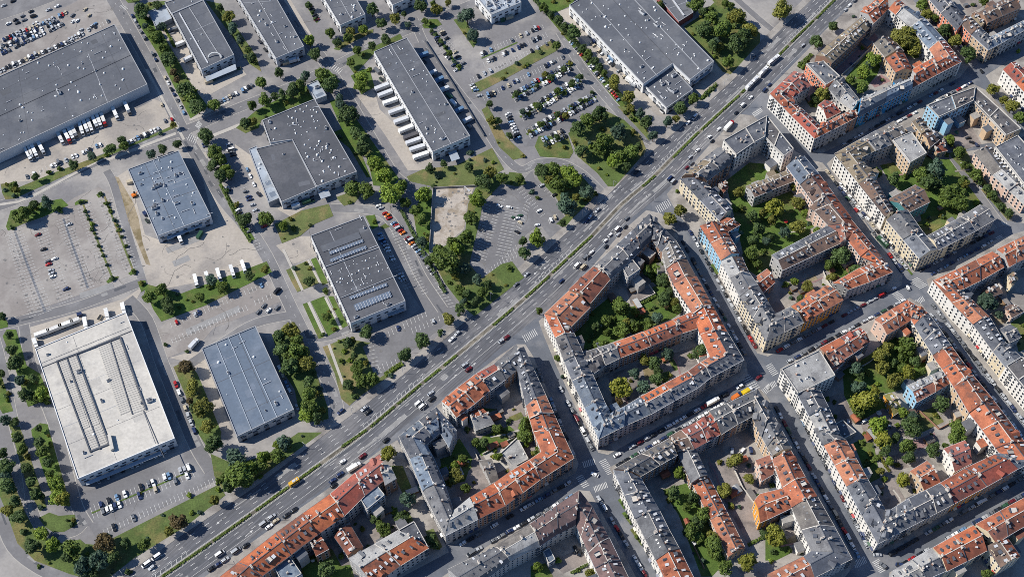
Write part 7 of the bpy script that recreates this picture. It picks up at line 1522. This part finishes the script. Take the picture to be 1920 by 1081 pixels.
for k, (a, c) in enumerate(strip): lorry_px(f"pale trailer in the dock hall's shaded back yard, {nth(k + 1)} listed from the far wall" if False else f"pale short trailer in the dock hall's shaded back yard, {nth(sorted(q[0][1] for q in strip).index(a[1]) + 1)} from the top", t10, a, c, L=7.0, has_cab=False, name="trailer", group="trailers in the dock hall's back yard", box=M_tr[k % 2])
north = [((275, 355), (360, 325)), ((370, 322), (450, 290)), ((460, 286), (535, 258)), ((540, 256), (590, 238))]
for k, (a, c) in enumerate(north): lorry_px(f"red and white trailer parked above the white-roofed hall, {nth(k + 1)} from the lower end", t02, a, c, L=10 if k < 3 else 6, has_cab=False, name="trailer", box=M_vent if k % 2 == 0 else M_frame, group="trailers above the white-roofed hall")
for lab, t, a, c, L in (("white lorry backed onto the white-roofed hall near the long trailers", t02, (635, 230), (645, 290), 7.5), ("white lorry alone at the white-roofed hall's upper wall", t02, (795, 162), (808, 222), 7), ("white lorry at the white-roofed hall's upper corner", t02, (918, 118), (930, 170), 6), ("white lorry standing at the white-roofed hall's lower-end trailer line", t02, (255, 380), (272, 430), 5),
        ("silver lorry crossing the lot above the seamed hall", t02, (1425, 450), (1465, 405), 6), ("white lorry beside the ridged hall's long wall", t00, (1320, 345), (1380, 320), 7), ("grey lorry lower along the ridged hall's wall", t00, (1390, 455), (1430, 435), 6.5),
        ("silver van lorry at the hall by two tree rows", t10, (220, 470), (330, 440), 6), ("white lorry with trailer in the plant building's yard", t10, (1840, 60), (1900, 40), 6), ("small white lorry on the lane of the white-walled hall", t20, (860, 590), (905, 620), 7), ("white lorry parked outside the red-roofed boulevard houses", t13, (685, 290), (760, 245), 7),
        ("red and white lorry on the forecourt by the dark flat-roofed wing", Z1, (790, 430), (890, 325), 8), ("yellow lorry on the street beside the pale-ended row", ZB, (1050, 145), (1150, 85), 6.5), ("colourful orange lorry beside the yellow one", ZB, (900, 225), (990, 165), 6), ("white lorry amid the street under the pointed block", ZB, (530, 300), (650, 235), 7)):
    lorry_px(lab, t, a, c, L=L if 'yellow' not in lab else L * .85, box=mat("box_yellow", rgb(206, 178, 40), rough=.5) if 'yellow lorry' in lab else mat("box_orange", rgb(200, 110, 50), rough=.5) if 'orange' in lab else M_tr[0] if 'silver' in lab or 'grey' in lab else M_vent, cab='red' if 'red' in lab[:4] else 'dark blue' if 'orange' in lab else 'white')
def bus(label, t, p0, p1, L, paint, name="bus", segs=1):
    a, c = P(*to_full(t, p0), 2), P(*to_full(t, p1), 2); m = (a + c) / 2; m.z = .08; d = c - a
    root = empty(name, m, math.atan2(d.y, d.x)); tag(root, label, name)
    l = L / segs
    for k in range(segs):
        x = -L / 2 + (k + .5) * l; b = MB(); hl = l / 2 - (.25 if segs > 1 else 0)
        b.prism([(x - hl, -1.25, .35), (x + hl, -1.25, .35), (x + hl, 1.25, .35), (x - hl, 1.25, .35)], [(x - hl + .1, -1.15, 3.2), (x + hl - .1, -1.15, 3.2), (x + hl - .1, 1.15, 3.2), (x - hl + .1, 1.15, 3.2)])
        o = b.build("body", paint, root); g_ = MB()
        for s in (-1, 1): g_.poly([(x - hl + .4, s * 1.24, 1.5), (x + hl - .4, s * 1.24, 1.5), (x + hl - .4, s * 1.19, 2.6), (x - hl + .4, s * 1.19, 2.6)])
        g_.build("window_band", M_cglass, o); u = MB(); u.box((x, 0, 3.2), l * .3, 1.5, .3); u.box((x + l * .3, 0, 3.2), 1.0, 1.0, .2); u.build("roof_unit", M_sheet, root)
        if k: 
            j = MB(); j.box((x - l / 2, 0, .5), .6, 2.1, 2.5); j.build("bellows", M_dark, root)
        w_ = MB()
        for xx in (x - hl * .65, x + hl * .65):
            for y in (-1.1, 1.1): w_.tube((xx, y - .15, .48), (xx, y + .15, .48), .48, .48, 9)
        w_.build("wheels", M_rubber, root)
bus("long white articulated bus heading up the boulevard", t20, (1760, 662), (1840, 582), 16, PAINT['white'], segs=2)
bus("yellow-nosed white bus behind the articulated one", t20, (1860, 560), (1910, 510), 11, PAINT['white'])
bus("white bus on the boulevard before the brown hall", t30, (0, 482), (85, 415), 12, PAINT['white'])
bus("short yellow minibus on the boulevard's lower median lane", t13, (255, 390), (315, 350), 7, mat("bus_yellow", rgb(206, 160, 50), rough=.4))
bus("long pale bus at the kinked street's corner", T(3, 1), (830, 700), (890, 760), 10, PAINT['green'])
# skips and containers in the yards
def cont_mesh(lx, ly, h, open_):
    b = MB()
    if open_:
        b.prism([(-lx * .4, -ly / 2, .1), (lx * .4, -ly / 2, .1), (lx * .4, ly / 2, .1), (-lx * .4, ly / 2, .1)], [(-lx / 2, -ly / 2, h), (lx / 2, -ly / 2, h), (lx / 2, ly / 2, h), (-lx / 2, ly / 2, h)], 0, 1)
        for s in (-1, 1): b.box((0, s * ly / 2, h), lx, .12, .12, 0, 0)
    else:
        b.box((0, 0, .1), lx, ly, h, 0, 0)
        for i in range(int(lx / .5)): b.box((-lx / 2 + .25 + i * .5, 0, h + .1), .14, ly - .1, .05, 0, 0)
    return b.mesh('container', [M_sheet, M_dark])
CONT = [('shipping container', cont_mesh(6.1, 2.4, 2.6, False)), ('open skip', cont_mesh(4, 1.9, 1.3, True)), ('short storage container', cont_mesh(3.2, 2.3, 2.4, False))]
pend = {}
for t, x, y, r in ((t20, 615, 318, -.9), (t20, 655, 350, -.9), (t20, 700, 405, -.9), (t20, 745, 450, -.9), (t20, 800, 520, -.9), (t20, 870, 600, -.9), (t20, 905, 640, -.9), (t20, 1075, 760, -.9), (t20, 1100, 800, -.8), (t20, 1125, 840, -.8), (t10, 250, 450, .4), (t10, 300, 425, .4), (t10, 230, 480, .4), (t10, 740, 205, .4), (t10, 30, 320, -.9), (t10, 70, 380, -.9), (t10, 110, 430, -.9), (t00, 1290, 250, .4), (t00, 1310, 230, .4), (t00, 1570, 620, .4), (t00, 1600, 600, .3), (t00, 1790, 520, .3), (t10, 1265, 470, -.9), (t10, 1330, 560, -.9), (t10, 1410, 640, -.9), (t10, 1450, 730, -.9), (t10, 1480, 780, -.9), (t10, 1600, 960, -.9), (t11, 300, 470, .4), (t11, 380, 440, .4), (t11, 420, 430, .4), (t11, 20, 380, -.9), (t01, 985, 290, .4), (t01, 1090, 530, -.9), (t01, 1105, 580, -.9), (t01, 1500, 690, 1.2), (t02, 600, 205, .3), (t02, 750, 225, 1.2), (t20, 1400, 560, .7), (t20, 1440, 570, .7), (t10, 910, 540, -.9), (t10, 940, 600, -.9), (t10, 1900, 140, .4), (t10, 1850, 160, .4), (t30, 1480, 50, .4), (t31, 1130, 20, .4)):
    nm, me = rc.choice(CONT); cn = rc.choice(['white', 'silver', 'grey', 'dark blue', 'beige', 'green', 'light blue', 'grey']); p = P(*to_full(t, (x, y))); o = inst('container', me, None, p + Vector((0, 0, .05)), r, om={0: PAINT[cn]}); fx, fy = to_full(t, (x, y)); pend.setdefault((f'{cn} {nm}', where(fx, fy)), []).append((fy, o))
for (nm, wh), L in pend.items():
    L.sort(key=lambda q: q[0])
    for k, (y, o) in enumerate(L): tag(o, f'{nm} by {wh}' + ('' if len(L) == 1 else f', {nth(k + 1)} from the top'), 'container', 'containers in the yards')
# excavator beside the depot
p = P(*to_full(t01, (1010, 390))); ex = empty("excavator", p, .6); tag(ex, "orange excavator parked beside the blue-grey depot's wall", "excavator")
for y in (-1.1, 1.1):
    b = MB(); b.box((0, y, 0), 3.8, .6, .9, 0, 0, None, .86); b.build("track", M_rubber, ex)
b = MB(); b.box((-.3, 0, 1.0), 3.2, 2.6, 1.3, 0, 0, None, .92); b.build("body", PAINT['orange'], ex)
b = MB(); b.box((.7, .75, 2.3), 1.4, 1.1, 1.2, 0, 0, None, .85); b.build("cab", M_cglass, ex)
b = MB(); b.tube((1.0, -.3, 2.0), (3.6, -.3, 4.4), .3, .25); b.tube((3.6, -.3, 4.4), (5.4, -.3, 2.2), .24, .18); b.build("boom", PAINT['orange'], ex)
b = MB(); b.box((5.5, -.3, 1.2), .9, 1.1, 1.0, 0, 0, None, 1.2); b.build("bucket", M_capd, ex)
# gate mast with an arm at the bare dirt lot
p = P(872, 364); gm_ = empty("gantry_mast", p, -.9); tag(gm_, "pale steel mast with a bent arm over the bare dirt lot", "mast")
b = MB(); b.tube((0, 0, 0), (0, 0, 9), .35, .28, 8); b.build("post", M_sheet, gm_); b = MB(); b.tube((0, 0, 8.8), (5, 0, 9.6), .28, .2, 8); b.box((5, 0, 9.2), 2.0, 1.4, .7); b.build("arm", M_sheet, gm_)
# street lamps along the boulevard
b = MB(); b.tube((0, 0, 0), (0, 0, 9), .13, .08, 6); b.tube((0, 0, 8.9), (2.2, 0, 9.3), .07, .05, 5); ME_LP = b.mesh("street_lamp", [M_sheet]); b = MB(); b.box((2.3, 0, 9.2), .9, .35, .14); ME_LH = b.mesh("lamp_head", [M_capd])
k = 0
for line, off, sgn, nm in ((wp(nw), 1.0, -1, "estate"), (wp(se), -1.0, 1, "house")):
    L_, _ = ribbon_pts(line, off, off); acc = 0; cnt = 0; last = None
    for a, c in zip(L_, L_[1:]):
        if last is None or (a - last).length > 34:
            x, y, _d = proj(a)
            if 0 < x < 1920 and 0 < y < 1081:
                cnt += 1; d = c - a; o = inst("street_lamp", ME_LP, None, a, math.atan2(d.y, d.x) + sgn * math.pi / 2); inst("lamp_head", ME_LH, o)
                tag(o, f"slim street lamp on the boulevard's {nm} side pavement, {nth(cnt)} from the lower end", "street lamp", "street lamps along the boulevard"); last = a
# garden and yard walls, fences
def wall(label, pts, ht, th, m, name="garden_wall", cat="wall"):
    line = [P(*p) for p in pts]; base = line[0].copy(); L_, R_ = ribbon_pts(line, th / 2); b = MB()
    for i in range(len(line) - 1):
        q = [L_[i], R_[i], R_[i + 1], L_[i + 1]]; b.prism([v - base for v in q], [v - base + Vector((0, 0, ht)) for v in q])
    o = b.build(name, m, loc=base); recalc(o.data); tag(o, label, cat)
for lab, pts, ht, m in (("concrete wall round the bare dirt lot", [(805, 472), (812, 354), (890, 350)], 2.0, M_kerb), ("pale wall edging the blue-corner block's rear lawn", [(905, 852), (965, 820)], 1.8, M_trim), ("pale wall between the two lawns of the blue-corner block", [(890, 848), (897, 862)], 1.8, M_trim),
        ("yard wall of the pointed block's upper court", [(1195, 568), (1228, 552), (1216, 535)], 2.0, M_trim), ("white garden wall in the pointed block's paved court", [(1192, 725), (1203, 752), (1212, 762)], 1.8, M_trim), ("long garden wall beside the dirt court", [(1376, 880), (1392, 915), (1415, 945)], 2.0, M_trim),
        ("wall below the cross wing's lawn", [(1703, 782), (1722, 770), (1760, 805), (1808, 780)], 1.8, M_chim), ("curved white garden wall in the wooded garden", [(1612, 690), (1630, 680), (1641, 671)], 1.8, M_trim), ("brick wall between the shed garden and court", [(1300, 1022), (1312, 1048), (1320, 1066)], 2.0, M_chim), ("tall retaining wall of the dock hall's back yard", [(797, 78), (850, 160), (908, 256)], 2.0, M_capd),
        ("pale fence wall of the kinked terrace's garden", [(1543, 510), (1552, 530), (1565, 548)], 1.6, M_trim), ("wall beside the red paved court", [(1578, 142), (1605, 118), (1648, 75)], 2.0, M_trim), ("wall behind the cottages of the orange corner block", [(1886, 606), (1912, 592)], 1.8, M_trim)):
    wall(lab, pts, ht, .4, m)
struct(CRK.build('pavement_cracks', M_crack)); struct(STN.build('oil_stains', M_stain))
struct(MARK.build("road_markings", [M_white, M_yellow]))
